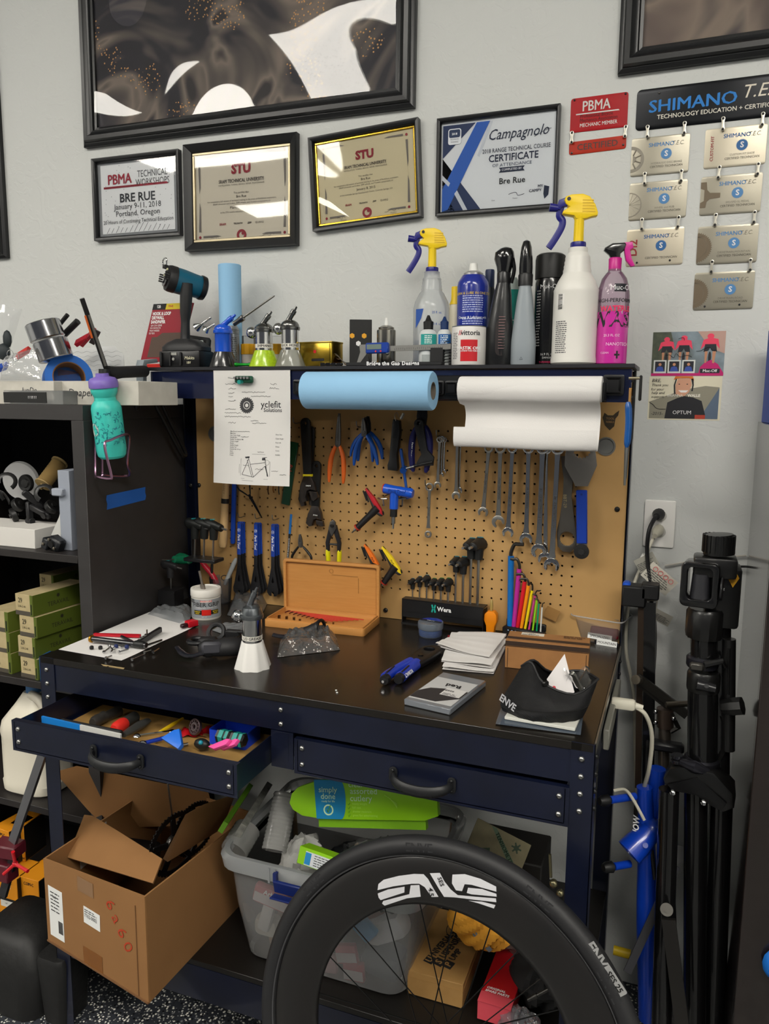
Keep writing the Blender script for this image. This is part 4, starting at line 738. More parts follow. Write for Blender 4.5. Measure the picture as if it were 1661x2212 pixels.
# left: black T handle hex set on rack
def thandle(T,label,L,w,grp,m=BLACK,logo=True,r=.003,col=None,oval='c',name='t_handle_key'):
    """grip along local y at origin, blade down -z"""
    t=thing(name,label,'hex key',T=T,group=grp);b=MB();ends(b,[(0,w*.55,0),(0,w*.2,.001),(0,-w*.25,0),(0,-w*.5,-.003)],lambda a:w*(.25+.05*sin(a*6)),12,(.8,1.),k=4);b.cyl((0,0,0),(0,0,-w*.62),w*.22,w*.17,12);b.build('grip',m,t)
    MB().cyl((0,0,-w*.3),(0,0,-L),r,n=6).build('blade',STEEL,t);MB().cyl((0,-w*.48,-.002),(0,-w*.78,-.003),r*1.02,n=6).build('side_tip',mat('b8b8b8',.25,.9),t)
    MB().shape([circ(0,0,w*.14,14,ry=w*.09),circ(0,0,w*.10,14,ry=w*.06)],.0006,Tm((0,w*.1,w*.275))).build('oval_mark',mat(col or '2aa0a8',.5),t)
    return t
# ---------------------------------------------------------------- things on the shelf apron
AY=-.1605
# pinned form
a=oy(AY-.004,461,1041);c=oy(AY-.004,461,800);w=oy(AY-.004,623,1049).x-a.x;h=c.z-a.z
T=frame(oy(AY-.002,461,800),(1,0,0),(0,0,-1),(0,-1,0))
def fT(u,v,off=0):return (u*w,-.0022-.02*v*v*(.6+.4*sin(3*u))-.004*sin(4*u)*v-off,-v*h)
t=thing('paper_form','white bike fit form with a bicycle drawing, pinned over the shelf apron','paper',c+Vector((0,.002,0)))
MB().grid(lambda u,v:fT(u,v),20,28).build('sheet',mat('d4d2cf',.8),t)
g=lambda x,y:fT(x,y,.0006)
b=MB();fn=lambda u,v:g(u/w,v/h)
V=[]
def ftext(s,x,y,sz,**k):b.text(s,sz*h,fn=lambda u,v:g((u)/w,(-v)/h),at=(x*w,-y*h),**k)
ftext('yclefit',.755,.297,.082,bold=.006,shear=0);ftext('Solutions',.78,.345,.048,bold=.01)
rd=random.Random(2)
for i in range(13):ftext(['Bike Brand','Bike Size','Seat Tube Angle','Handle Bar','Saddle Tip Behind BB','Crank Length','Reach','Saddle Height','Saddle Tip','Handle Bar Drop','Stem','Saddle','Pedals'][i],.23,.535+i*.0175,.016,align='LEFT')
for i in range(6):ftext(['Shoe Size','Cleat Angle','Foot tilt','Shims','Cants','Insoles'][i],.82,.555+i*.035,.016,align='LEFT')
def fline(P,r=.0003):b.tube([g(*p) for p in P],r,3)
def ring(cx,cy,r,n,rr=.0003):b.tube([g(cx+r*cos(6.283*i/n),cy+r*w/h*sin(6.283*i/n)) for i in range(n)],rr,3,closed=True)
for P in (((.49,.77),(.56,.93)),((.49,.77),(.41,.91)),((.41,.91),(.56,.93)),((.51,.82),(.70,.80)),((.56,.93),(.70,.83)),((.70,.77),(.71,.83)),((.71,.82),(.73,.92)),((.49,.77),(.48,.75)),((.47,.78),(.54,.93)),((.66,.76),(.72,.755))):fline(P,.0006)
for P in (((.39,.77),(.39,.92)),((.37,.82),(.37,.90)),((.76,.79),(.76,.92)),((.53,.73),(.70,.73)),((.4,.945),(.74,.945)),((.41,.96),(.56,.965))):fline(P,.00025)
b.add([g(*p) for p in ((.44,.755),(.5,.75),(.5,.765),(.45,.768))],[(0,1,2,3)]);b.add([g(*p) for p in ((.66,.765),(.7,.76),(.7,.78),(.66,.78))],[(0,1,2,3)]);b.add([g(*p) for p in ((.695,.83),(.71,.83),(.745,.92),(.735,.922))],[(0,1,2,3)])
ring(.72,.80,.03,12)
def hand(x,y,L,s,sd):
    r_=random.Random(sd);n=int(L/.013);fline([tuple(q)[:2] for q in smooth([(x+L*i/n,y+r_.uniform(-.5,.5)*s,0) for i in range(n+1)],2)],.00045)
for q in ((.16,.12,.14,.012,1),(.2,.16,.1,.012,2),(.2,.2,.08,.012,3),(.2,.235,.06,.012,4),(.2,.265,.1,.012,5),(.16,.34,.14,.01,6),(.15,.375,.22,.012,7),(.15,.405,.35,.012,8),(.2,.46,.1,.012,9),(.38,.19,.3,.01,10),(.5,.225,.25,.008,11),(.5,.44,.1,.01,12),(.52,.46,.18,.01,13),(.75,.12,.08,.018,14),(.74,.155,.12,.014,15),(.33,.535,.16,.008,16),(.38,.58,.1,.008,17),(.6,.71,.08,.008,18),(.78,.87,.08,.01,19),(.88,.9,.08,.01,20),(.42,.83,.08,.008,21),(.58,.86,.1,.008,22)):hand(*q)
b.build('lettering',mat('2c2c30',.8),t)
b=MB();V,F=shapegeo([gear(0,0,.0215,22,.0025),circ(0,0,.0105,16),circ(0,0,.0085,16),circ(0,0,.005,12)],.0002)
b.add([g(.445+p[0]/w,.305+p[1]/h)[:1]+(g(.445+p[0]/w,.305+p[1]/h)[1]-.0001,)+g(.445+p[0]/w,.305+p[1]/h)[2:] for p in V],F);b.build('gear_logo',mat('3c3c3e',.8),t)
# magnetic green bit holder clipping the form
p=oy(AY-.004,531,820);t=thing('bit_holder','small green magnetic bit rail with steel bits, holding the pinned form','holder',T=frame(p,(1,0,0),(0,0,1)) @ Tm((0,0,.002)))
MB().box((0,0,.007),(.052,.018,.012),bev=.003).build('rail',mat('0c4a34',.4),t)
for i in range(5):MB().cyl((-.020+i*.0095,.003,.01),(-.020+i*.0095,.004,.022),.0035,n=6).build('bit',mat('6a6a6a',.4,.8),t)
MB().cyl((-.004,-.006,.012),(-.004,-.007,.026),.0055,n=12).build('socket',mat('2a9a90',.4,.3),t);MB().cyl((-.022,.003,.012),(-.042,.005,.016),.0018,n=6).build('long_bit',STEEL,t)
# blue shop towel roll on bracket
BT=mat('8fbde0',.85,bump=(260,.35,.0006),name='blue_paper')
YR=-.235;r=.0445;a=oy(YR-r*.0,662,842);e=oy(YR,936,842);zc=(a.z+e.z)/2-.002
t=thing('blue_towel_roll','blue shop towel roll hanging horizontally from the shelf apron','paper roll',(a.x,YR,zc));L=e.x-a.x
b=MB();pr=[(.0205,0),(r-.002,0),(r,.003),(r,L-.003),(r-.002,L),(.0205,L),(.020,0)];b.prof((0,0,0),(L,0,0),pr[:-1]+[(.0205,L-.05)],40);b.build('roll',BT,t)
MB().prof((0,0,0),(L,0,0),[(.0203,0),(.0203,L),(.0185,L),(.0185,0)],24).build('core',mat('6a6258',.8),t)
t=thing('towel_holder','black plastic roll holder with square caps across the shelf apron','holder',(a.x,AY,zc));BP=mat('141416',.35)
def cap(b,x,z,s=.021,y=-.004):
    b.shape([rrect(x-s,z-s,x+s,z+s,.005)],.010,frame((0,y,0),(1,0,0),(0,0,1)),bev=.002);b.loft([[(x-q,y-d,z-q),(x+q,y-d,z-q),(x+q,y-d,z+q),(x-q,y-d,z+q)] for q,d in ((s*.72,.005),(s*.72,.011),(s*.5,.007))])
x1=oy(AY,956,840).x-a.x;x2=oy(AY,980,840).x-a.x;z1=oy(AY,968,838).z-zc
b=MB();b.box(((x1+x2)/2+.01,-.004,z1),(.11,.008,.058),bev=.003);b.build('backplate',BP,t)
for x in (x1-.008,x2-.001):b=MB();cap(b,x,z1,.0165,-.012);b.build('square_cap',BP,t)
b=MB();cap(b,oy(AY,650,832).x-a.x,oy(AY,650,836).z-zc,.0185);b.build('square_cap',BP,t);b=MB();cap(b,oy(AY,1326,832).x-a.x,oy(AY,1326,832).z-zc,.0225,-.008);b.build('square_cap',BP,t)
MB().box((x1-.022,-.04,0),(.004,.075,.05),bev=.001).cyl((x1-.03,YR-AY,0),(x1-.02,YR-AY,0),.020,n=20).build('roll_arm',BP,t);MB().box((oy(AY,1310,832).x-a.x,-.03,0),(.004,.06,.04),bev=.001).build('roll_arm',BP,t)
# white paper towel with hanging curled sheet
WT2=mat('d8d6d4',.9,bump=(420,.5,.0006),name='white_paper_towel');YR2=-.215;r=.028
a=oy(YR2,994,842);e=oy(YR2,1301,838);L=e.x-a.x;zc=(oy(YR2,1150,813).z+oy(YR2,1150,868).z)/2
t=thing('paper_towel_roll','white paper towel roll with a loose curled sheet hanging over the wrenches','paper roll',(a.x,YR2,zc));b=MB();b.prof((0,0,0),(L,0,0),[(.018,0),(r-.001,0),(r,.003),(r,L-.003),(r-.001,L),(.018,L)],32);b.build('roll',WT2,t)
zb=oy(YR2-.03,1150,972).z-zc
prof=smooth([(0,-r*.9,.012),(0,-r*1.05,-.004),(0,-r*.75,-.024),(0,-.004,-.034),(0,.014,-.055),(0,.012,-.080),(0,-.006,zb+.012),(0,-.026,zb+.001),(0,-.036,zb+.012),(0,-.037,zb+.030),(0,-.034,zb+.046)],4)
n=len(prof)-1
def ts(u,v):
    i=min(n,int(round(v*n)));p=prof[i];x0=.010 if .3 < v < .72 else (.0 if v <= .3 else -.004);return (x0+(L-.002-x0)*u,p.y+.002*sin(7*u+v*3),p.z+.0012*sin(5*u+1))
MB().grid(ts,30,n).build('hanging_sheet',WT2,t)
# blue handled tools hanging on the right end of the shelf
t=thing('hanging_shears','pair of blue handled long tools hanging off the right end of the shelf','tool',ox(XR+.008,1357,868));DB=mat('0e4c90',.3,coat=.3)
for i,dy in enumerate((-.012,.008)):
    b=MB();ends(b,[(0,dy,0),(.003,dy,-.04),(.002,dy,-.088)],.0062,10,(1,1));b.build('handle',DB,t);MB().tube([(.002,dy,-.088),(.002,dy+.001,-.15-.012*(1-i))],[.004,.0022],6).build('blade',STEEL,t)
t=thing('wood_strip','narrow wooden strip with notched top hanging behind the blue handled tools','strip',ox(XR+.006,1362,838));MB().shape([(-.014,0),(-.004,-.008),(.008,0),(.010,-.06),(.002,-.10),(-.014,-.1)],.004,frame((0,0,0),(0,1,0),(0,0,1))).build('strip',mat('9a7038',.6),t)
t=thing('pull_rod','short steel pin with a black vertical grip on the right end of the shelf','handle',ox(XR,1358,817));MB().cyl((0,0,0),(.022,0,0),.003,n=10).build('pin',mat('b0a890',.3,1.),t);MB().box((.024,0,-.02),(.006,.008,.052),bev=.002).build('grip',BLACK,t)
# ---------------------------------------------------------------- things on the upper shelf
SZ=1.5502
def sx(px,Y,py=786):return oy(Y,px,py).x
def at(px,Y,z=SZ,py=786):return (sx(px,Y,py),Y,z)
def wpx(p0,p1,Y,py=780):return (sx(p1,Y,py)-sx(p0,Y,py))
def hz(px,py,Y):return oy(Y,px,py).z
def facing(x,y):return math.degrees(atan2(y-CAM.y,x-CAM.x))+180
def lt(t,r,items,c,name='lettering',a=0,bold=0):
    """items: (text, z, size[, dx]) wrapped round a body of radius r, centred on angle a"""
    b=MB()
    for it in items:
        f=cylmap(r,it[1],a);d=it[3] if len(it) > 3 else 0
        V,F=textgeo(it[0],bold,0,'CENTER',1.);g=cylmap(r,it[1],a,.0008);b.add([(g if z else f)(x*it[2]+d,y*it[2]) for x,y,z in V],F)
    return b.build(name,mat(c,.6),t,ang=180)
def lblock(t,r,z0,z1,a,w,c,n=8,name='fine_print'):
    b=MB();rd=random.Random(int(z0*1e4));dz=(z1-z0)/n
    for k in range(n):
        x=-w/2
        while x < w/2-.002:
            L=min(rd.uniform(.002,.009),w/2-x);f=cylmap(r,z1-k*dz,a);b.add([f(x,0),f(x+L,0),f(x+L,dz*.45),f(x,dz*.45)],[(0,1,2,3)]);x+=L+.0012
        if rd.random() < .15:pass
    return b.build(name,mat(c,.6),t,ang=180)
def band(t,r,z0,z1,a0,a1,m,name='label',off=.0003,n=14):
    return MB().grid(lambda u,v:((r+off)*cos(radians(a0+(a1-a0)*u)),(r+off)*sin(radians(a0+(a1-a0)*u)),z0+(z1-z0)*v),n,1).build(name,m,t,ang=180)
def trigger(t,z,k=1.,ym=YEL,bm=None,yaw=180):
    """professional trigger sprayer, nozzle along +x of the frame turned by yaw"""
    bm=bm or mat('1c1c74',.35);X=Tm((0,0,z),(0,0,yaw),k)
    MB(X).lathe([(.0145,0),(.0155,.002),(.0155,.012),(.0148,.015),(.011,.016)],28,star=(14,.03,9)).build('collar',bm,t)
    F=X @ frame((0,0,0),(1,0,0),(0,0,1),(0,-1,0))
    MB(X).lathe([(.0105,.014),(.0100,.058),(.0115,.066)],20).build('neck',ym,t)
    MB().shape([(-.035,.066),(-.036,.072),(-.030,.088),(-.018,.104),(-.004,.109),(.018,.108),(.030,.104),(.033,.097),(.030,.090),(.022,.084),(.034,.076),(.036,.070),(.012,.066),(.008,.060),(-.012,.060),(-.024,.064)],.022,F,bev=.003).build('head',ym,t)
    b=MB()
    for i in range(5):b.shape([(-.030+i*.001,.073+i*.0055),(-.004,.0735+i*.0055),(-.004,.0755+i*.0055),(-.029+i*.001,.0755+i*.0055)],.0235,F)
    b.build('grip_rib',mat('e0b810',.45),t)
    MB().shape([(.010,.100),(.030,.103),(.043,.098),(.046,.088),(.046,.080),(.040,.078),(.036,.084),(.026,.086)],.015,F,bev=.002).build('nozzle_block',bm,t)
    MB(X).cyl((.044,0,.083),(.061,0,.085),.0075,.0085,16).build('nozzle',bm,t)
    b=MB(X);b.tube(smooth([(.038,0,.086),(.041,0,.068),(.034,0,.058),(.036,0,.044),(.048,0,.022),(.060,0,.004)],4),.0058,8,sc=(1.3,.75),up=(0,1,0));b.build('trigger',bm,t);MB(X).cyl((.024,-.0118,.099),(.024,.0118,.099),.0038,n=12).build('hinge_pin',BLACK,t)
# white ribbed spray bottle
Y=-.112;r=wpx(1192,1291,Y)/2;t=thing('spray_bottle','white ribbed spray bottle with yellow and blue trigger, second from right on the shelf','bottle',at(1238,Y));H=hz(1250,536,Y)-SZ;WB=mat('dcdad4',.35,sub=.1)
pr=[(r*.9,0),(r,.004),(r*1.0,.012),(r*.97,.02),(r*.97,H*.62),(r*.98,H*.64),(r*.8,H*.72),(r*.62,H*.78)]+[(r*(.60-.012*i+(.02 if i % 2 else 0)),H*(.79+.018*i)) for i in range(9)]+[(r*.44,H*.955),(r*.42,H*.96),(r*.42,H)]
MB().lathe(pr,40).build('body',WB,t);trigger(t,H-.004,1.08,yaw=196);a=facing(t.location.x,Y);lblock(t,r*.97,H*.08,H*.36,a-38,.03,'5a5a5c',16);band(t,r*.97,H*.50,H*.60,a-55,a-30,mat('e4e2de',.5));MB()
b=MB();rd=random.Random(5);f=cylmap(r*.97,0,a-42,.0008)
for k in range(13):z=H*.47+k*.0026;b.add([f(-.006,z),f(.006,z),f(.006,z+rd.choice((.0008,.0017))),f(-.006,z+.0014)],[(0,1,2,3)])
b.build('barcode',INK,t)
# clear spray bottle
Y=-.058;r=wpx(893,968,Y)/2;t=thing('spray_bottle','cloudy clear spray bottle with yellow and blue trigger, left half of the shelf','bottle',at(930,Y));H=hz(930,588,Y)-SZ;CB=film(milk=.5,gloss=.8,rough=.15,base='eef2f4')
pr=[(r*.9,0),(r,.004),(r*.98,.02),(r*.98,H*.62),(r*.9,H*.69),(r*.66,H*.78)]+[(r*(.56-.010*i+(.018 if i % 2 else 0)),H*(.80+.018*i)) for i in range(8)]+[(r*.42,H*.95),(r*.42,H)]
MB().lathe(pr,36).build('body',CB,t);trigger(t,H-.004,.98,yaw=200);a=facing(t.location.x,Y)
lt(t,r,[('25 fl. oz.',H*.56,.0075,.002),('20 fl. oz.',H*.44,.0075,.002),('15 fl. oz.',H*.32,.0075,.002),('10 fl. oz.',H*.2,.0075,.002),('SIGNAL',H*.3,.010,-.024)],'2450a0',a=a+15,bold=.01)
b=MB();f=cylmap(r,0,a-45,.0006);b.add([f(-.008,H*.6),f(.016,H*.6),f(.010,H*.5),f(-.008,H*.4)],[(0,1,2,3)]);b.build('label',mat('2450a0',.5),t)
MB().lathe([(r*.93,.004),(r*.94,H*.28),(r*.9,H*.281)],30).build('liquid',film(tint='ccdcf0',milk=.2,base='9cb4dc'),t)
# pink wash bottle
Y=-.10;r=wpx(1283,1352,Y)/2;t=thing('wash_bottle','pink bike wash bottle with black and magenta trigger, far right of the shelf','bottle',at(1318,Y));H=hz(1318,582,Y)-SZ;PK=mat('c42c98',.25,coat=.4)
pr=[(r*.92,0),(r,.003),(r,H*.55)];MB().lathe(pr,36).build('liquid_body',PK,t);MB().lathe([(r,H*.55),(r*1.0,H*.72),(r*.95,H*.80),(r*.78,H*.90),(r*.52,H*.96),(r*.42,H*.975),(r*.40,H)],36).build('clear_shoulder',film(milk=.35,base='d4aacc',gloss=1.),t);a=facing(t.location.x,Y)
b=MB();f=cylmap(r,0,a,.0002);P=[(-.03,H*.52),(.022,H*.52),(.022,H*.56),(.012,H*.6),(.02,H*.66),(.0,H*.62),(-.02,H*.585)];b.add([f(*p) for p in P],[tuple(range(len(P)))]);b.build('splash',mat('b8b4bc',.5),t)
lt(t,r,[('HIGH-PERFORMANCE',H*.66,.0115,.012),('WASH',H*.46,.046,.008)],'1c1c20',a=a+8,bold=.02);lt(t,r,[('WATERLESS',H*.575,.0165,.010)],'e02058','red_lettering',a=a+8,bold=.03)
lt(t,r,[('25.3 FL OZ',H*.30,.0075,0),('NANOTECH',H*.21,.010,.016),('CLEAN',H*.12,.006,-.014)],'ecc8e4','pale_lettering',a=a)
band(t,r,H*.75,H*.83,a+2,a+48,mat('1c1c24',.5),'logo_plate',.0006);lt(t,r+.0006,[('Muc-Off',H*.79,.016,.014)],'e8e8e8','logo_lettering',a=a+8)
b=MB();f=cylmap(r,0,a+22,.0004);[b.add([f(x0,z0),f(x1,z0),f(x1,z1),f(x0,z1)],[(0,1,2,3)]) for x0,x1,z0,z1 in ((-.006,.006,H*.09,H*.11),(-.002,.002,H*.06,H*.14))];b.build('cross_mark',INK,t)
X=Tm((0,0,H),(0,0,12));MB(X).lathe([(.0135,-.002),(.014,.022),(.0125,.024)],20,star=(18,.02,9)).build('collar',mat('c01c84',.35),t)
F=X @ frame((0,0,0),(1,0,0),(0,0,1),(0,-1,0));MB().shape([(-.026,.040),(-.024,.046),(-.008,.055),(.018,.056),(.022,.052),(.018,.040),(.010,.032),(.010,.022),(-.010,.022),(-.014,.030)],.020,F,bev=.005).build('head',mat('111113',.2,coat=.5),t)
MB().shape([(.016,.056),(.034,.057),(.037,.044),(.030,.040),(.034,.022),(.042,.006),(.034,.004),(.022,.018),(.018,.036)],.014,F,bev=.002).build('trigger',mat('c81c8c',.35),t)
# aerosol, black
def can(px0,px1,Y,ytop,name,label,cat='can'):
    r=wpx(px0,px1,Y)/2;t=thing(name,label,cat,at((px0+px1)/2,Y));return t,r,hz((px0+px1)/2,ytop,Y)-SZ,facing(t.location.x,Y)
t,r,H,a=can(1150,1213,-.062,550,'aerosol_can','tall black aerosol can with matte black cap, between grey and white bottles')
MB().lathe([(r*.95,0),(r,.003),(r,H*.74),(r*.94,H*.78)],32).build('body',mat('101012',.22,coat=.5),t);MB().lathe([(r*1.02,H*.78),(r*1.02,H*.95),(r*.96,H*.985),(r*.8,H),(0,H)],32).build('cap',mat('161616',.5),t)
lt(t,r,[('Muc-Off',H*.70,.014,0),('16.9 FL OZ',H*.1,.0075,0),('DANGER',H*.07,.006,0)],'c8c8c8',a=a);lblock(t,r,H*.15,H*.66,a-45,.012,'8c8c8c',20);lt(t,r,[('O POWER',H*.03,.006,-.006)],'d02860','pink_lettering',a=a)
# grey and black spray bottles with arched hoods
def hood(px0,px1,Y,yt,yn,label,m,hm,lean,k=1.):
    r=wpx(px0,px1,Y)/2;t=thing('polish_bottle',label,'bottle',at((px0+px1)/2,Y));H=hz((px0+px1)/2,yn,Y)-SZ;Ht=hz((px0+px1)/2,yt,Y)-SZ;rings=[]
    for z,w,d,x in ((0,.92,.9,0),(.004,1,.95,0),(H*.3,1.0,.95,0),(H*.6,.80,.85,lean*.3),(H*.85,.62,.7,lean*.75),(H,.46,.6,lean)):rings.append([(x+r*w*cos(q)*(1+.06*abs(sin(2*q))),r*.8*d*sin(q)*(1+.06*abs(sin(2*q))),z) for q in [2*pi*i/24 for i in range(24)]])
    MB().loft(rings).build('body',m,t);MB(Tm((lean,0,H))).lathe([(.0125*k,0),(.0128*k,.018*k),(.0115*k,.021*k)],24,star=(12,.025,9)).build('collar',hm,t);return t,r,H,Ht,lean
BB=mat('17181a',.32,coat=.2)
t,r,H,Ht,ln=hood(1045,1106,-.105,535,613,'black spray bottle with glossy domed sprayer, between blue and grey containers',BB,mat('141416',.3),.008,1.25)
rg=[[(ln+x+w*cos(q),d*sin(q),H+z) for q in [2*pi*i/16 for i in range(16)]] for z,x,w,d in ((.02,0,.015,.014),(.035,.001,.018,.015),(.055,0,.024,.016),(.070,0,.022,.016),(.078,.003,.014,.011),(.081,.003,.005,.005))]
MB().loft(rg).build('sprayer_dome',mat('0e0e10',.15,coat=.6),t);MB().tube(smooth([(ln+.019,0,H+.058),(ln+.024,0,H+.03),(ln+.018,0,H+.0)],4),.0045,8).build('trigger',mat('0e0e10',.25),t)
b=MB();P=rrect(-.014,.012,.014,H*.5,.012);ff=lambda u,v:(.012+u,-sqrt(max(0,1-((.012+u)/r)**2))*r*.80*(.95-.12*v/H)-.0015,v+.01);b.add([ff(*p) for p in P],[tuple(range(len(P)))]);b.build('label',mat('1c1214',.4),t)
b=MB();rd=random.Random(3)
for k in range(12):z=.028+k*.0065;b.add([tuple(Vector(ff(x,zz))+Vector((0,-.0008,0))) for x,zz in ((-.007,z),(.008*rd.uniform(.5,1),z),(.008,z+.0016),(-.007,z+.0016))],[(0,1,2,3)])
b.build('fine_print',mat('7a5c5c',.6),t)
t,r,H,Ht,ln=hood(1103,1155,-.11,527,618,'grey spray bottle with tall narrow black hood, next to the black aerosol',mat('8e969c',.35),mat('161618',.4),0,1.3)
rg=[[(ln+x+w*cos(q),d*sin(q),H+z) for q in [2*pi*i/16 for i in range(16)]] for z,x,w,d in ((.02,0,.015,.014),(.04,0,.0155,.016),(.06,0,.0145,.018),(.085,0,.012,.016),(.098,0,.008,.01),(.101,0,.003,.004))];MB().loft(rg).build('sprayer_hood',mat('111113',.2,coat=.4),t)
MB().shape([[(-.004,0),(.004,0),(0,.007)],[(-.0025,.0012),(.0025,.0012),(0,.0055)]],.0004,frame((0,-r*.78,.012),(1,0,0),(0,0,1))).build('mark',mat('5c6268',.5),t)
# blue aerosol + red and white cement tin
t,r,H,a=can(985,1051,-.062,570,'aerosol_can','blue lubricant aerosol can with white nozzle, standing behind the red and white tin')
MB().lathe([(r*.95,0),(r,.003),(r,H*.78),(r*.96,H*.82),(r*.7,H*.885),(r*.6,H*.89)],32).build('body',mat('1c2c8c',.22,coat=.5),t);MB().lathe([(r*.62,H*.88),(r*.62,H*.905),(r*.45,H*.925),(.012,H*.93)],28).build('collar',mat('b0b0b0',.3,.8),t);MB().lathe([(.011,H*.925),(.009,H),(.004,H)],16).build('nozzle',WHITE,t)
lt(t,r,[('CLEAN & LUBE IN ONE STEP',H*.70,.0085,0)],'e0c020','yellow_lettering',a=a);lt(t,r,[('Cleaner & Lubricant with',H*.47,.0075,0)],'d8dcec',a=a,bold=.02);lblock(t,r,H*.5,H*.67,a,.052,'b4bce0',8);lblock(t,r,H*.34,H*.45,a,.052,'b4bce0',5)
t,r,H,a=can(976,1047,-.132,706,'cement_tin','short white and red rim cement tin in front of the blue aerosol')
MB().lathe([(r*.97,0),(r,.002),(r,H-.003),(r*.97,H),(r*.9,H-.004),(0,H-.004)],36).build('body',mat('dad6d2',.35),t);MB().lathe([(r*.99,H-.002),(r*1.01,H),(r*.93,H+.0006)],36).build('rim',STEEL,t)
band(t,r,.008,H*.64,a-28,a+30,mat('c01420',.4));lt(t,r+.0003,[('MASTIK ONE',H*.42,.0105,.001),('RIM CEMENT FOR TUBULARS',H*.35,.0045,.001)],'e8e8e8','pale_lettering',a=a,bold=.03);lt(t,r,[('vittoria',H*.81,.016,.004)],'2c2c30',a=a,bold=.02);lt(t,r,[('//',H*.81,.015,-.021)],'c01420','red_mark',a=a,bold=.02);lblock(t,r,.01,H*.8,a-52,.016,'6c6c6c',16)
# tins and bottles behind
t,r,H,a=can(966,998,-.034,620,'aerosol_can','cream spray can with yellow top mostly hidden left of the blue aerosol');MB().lathe([(r,0),(r,H*.7),(r*.8,H*.78),(r*.6,H*.8),(r*.55,H),(0,H)],24).build('body',mat('d8d0b8',.4),t);MB().lathe([(r*.84,H*.78),(r*.62,H*.84),(r*.6,H*1.0),(0,H)],20).build('cap',mat('e8c418',.4),t)
t,r,H,a=can(1042,1064,-.022,583,'marker_bottle','navy capped bottle peeking between the blue aerosol and the black bottle');MB().lathe([(r,0),(r,H*.8),(r*.9,H*.82)],20).build('body',mat('20242e',.4),t);MB().lathe([(r*.9,H*.8),(r*.9,H*.98),(r*.8,H)],20).build('cap',mat('1c2c50',.4),t)
t,r,H,a=can(1088,1120,-.035,600,'tonic_bottle','teal labelled bottle glimpsed between the black and grey spray bottles');MB().lathe([(r,0),(r,H*.85),(r*.7,H*.95),(r*.4,H)],20).build('body',mat('a8b4b0',.4),t);band(t,r,H*.3,H*.86,a-80,a+80,mat('0c8c80',.4));lt(t,r+.0003,[('WATER',H*.5,.012,0)],'e8e8e8',a=a,bold=.02)
t,r,H,a=can(815,853,-.075,708,'aerosol_can','bare silver aerosol can without cap, behind the digital calipers');MB().lathe([(r*.95,0),(r,.003),(r,H*.93),(r*.9,H*.95),(r*.8,H*.95),(r*.84,H),(r*.5,H*1.05),(.006,H*1.06)],30).build('body',mat('a09c94',.22,1.),t);MB().lathe([(.005,H*1.05),(.005,H*1.13),(.003,H*1.25),(0,H*1.25)],12).build('valve_tip',WHITE,t)
def dropper(px0,px1,Y,yt,yb,label,cm,lm,txt):
    t,r,H,a=can(px0,px1,Y,yt,'dropper_bottle',label,'bottle');N=hz((px0+px1)/2,yb,Y)-SZ
    MB().lathe([(r*.95,0),(r,.003),(r,N*.86),(r*.8,N*.95),(r*.5,N)],24).build('body',mat('c4c8c8',.4),t);MB().lathe([(r*.52,N-.001),(r*.55,N+.018),(r*.35,N+.021),(r*.12,H),(0,H)],20,star=(12,.02,N+.018)).build('cap',cm,t);band(t,r,N*.5,N*.86,a-50,a+60,lm);lblock(t,r+.0003,N*.56,N*.8,a,.018,'e4ece8',5);band(t,r,N*.08,N*.3,a-40,a+50,mat('9aa0a0',.4),'lower_label')
dropper(905,943,-.122,681,712,'white dropper bottle with black pointed cap and teal label',BLACK,mat('16908a',.4),'CERAMIC');dropper(943,974,-.118,684,712,'white dropper bottle with navy pointed cap and blue label',mat('16305c',.4),mat('1c5c9c',.4),'WET')
t,r,H,a=can(958,975,-.135,735,'spring_coil','small black coil beside the cement tin','coil');MB().tube([(.008*cos(q),.008*sin(q),.002+q*.0011) for q in [i*.5 for i in range(100)]],.0011,5).build('coil',BLACK,t)
# caliper stand and digital calipers
Y=-.150;a0=at(752,Y);t=thing('caliper_stand','black printed caliper stand with white words along its front edge','stand',a0);w=wpx(752,957,Y);BKP=mat('131315',.5)
MB().box((w/2,.0,.004),(w,.028,.008),bev=.001).build('base',BKP,t);MB().box((w*.93,.008,.024),(w*.13,.012,.036),bev=.001).build('upright',BKP,t);MB().shape([(0,.008),(.026,.008),(.02,.03),(.012,.036),(.006,.03)],.010,frame((w*.12,.008,0),(1,0,0),(0,0,1))).build('upright',BKP,t);MB().text('Bridge the Gap Designs',.0125,T=frame((w*.5,-.0143,.0045),(1,0,0),(0,0,1)),bold=.035,space=1.12).build('lettering',WINK,t)
t=thing('digital_calipers','steel digital calipers with blue display housing lying in the black stand','calipers',oy(Y+.004,788,755));w=oy(Y,974,752).x-oy(Y,788,752).x;X=Tm((0,0,0),(0,-1.0,0))
MB(X).box((w*.52,.0,0),(w*.96,.0035,.013),bev=.0005).build('beam',mat('b0ae a8'.replace(' ',''),.3,.8),t);MB(X).box((w*.16,-.004,.002),(.060,.012,.026),bev=.003).build('housing',mat('1a3c94',.3),t);MB(X).box((w*.13,-.0105,.005),(.038,.001,.012)).build('display',mat('6c7a74',.3),t);b=MB(X);b.cyl((w*.15,-.010,-.006),(w*.15,-.0115,-.006),.0022,n=10).cyl((w*.21,-.010,-.006),(w*.21,-.0115,-.006),.0022,n=10);b.build('button',mat('c83030',.4),t)
MB(X).shape([(-.022,-.034),(-.018,-.038),(.004,-.012),(.014,.012),(-.014,.012),(-.012,-.006)],.003,frame((0,0,0),(1,0,0),(0,0,1))).build('jaw',mat('a8a6a0',.3,.8),t);b=MB(X)
for i in range(24):b.box((w*(.36+.024*i),-.002,-.0025+(.0015 if i % 5 else 0)),(.0004,.0004,.0045))
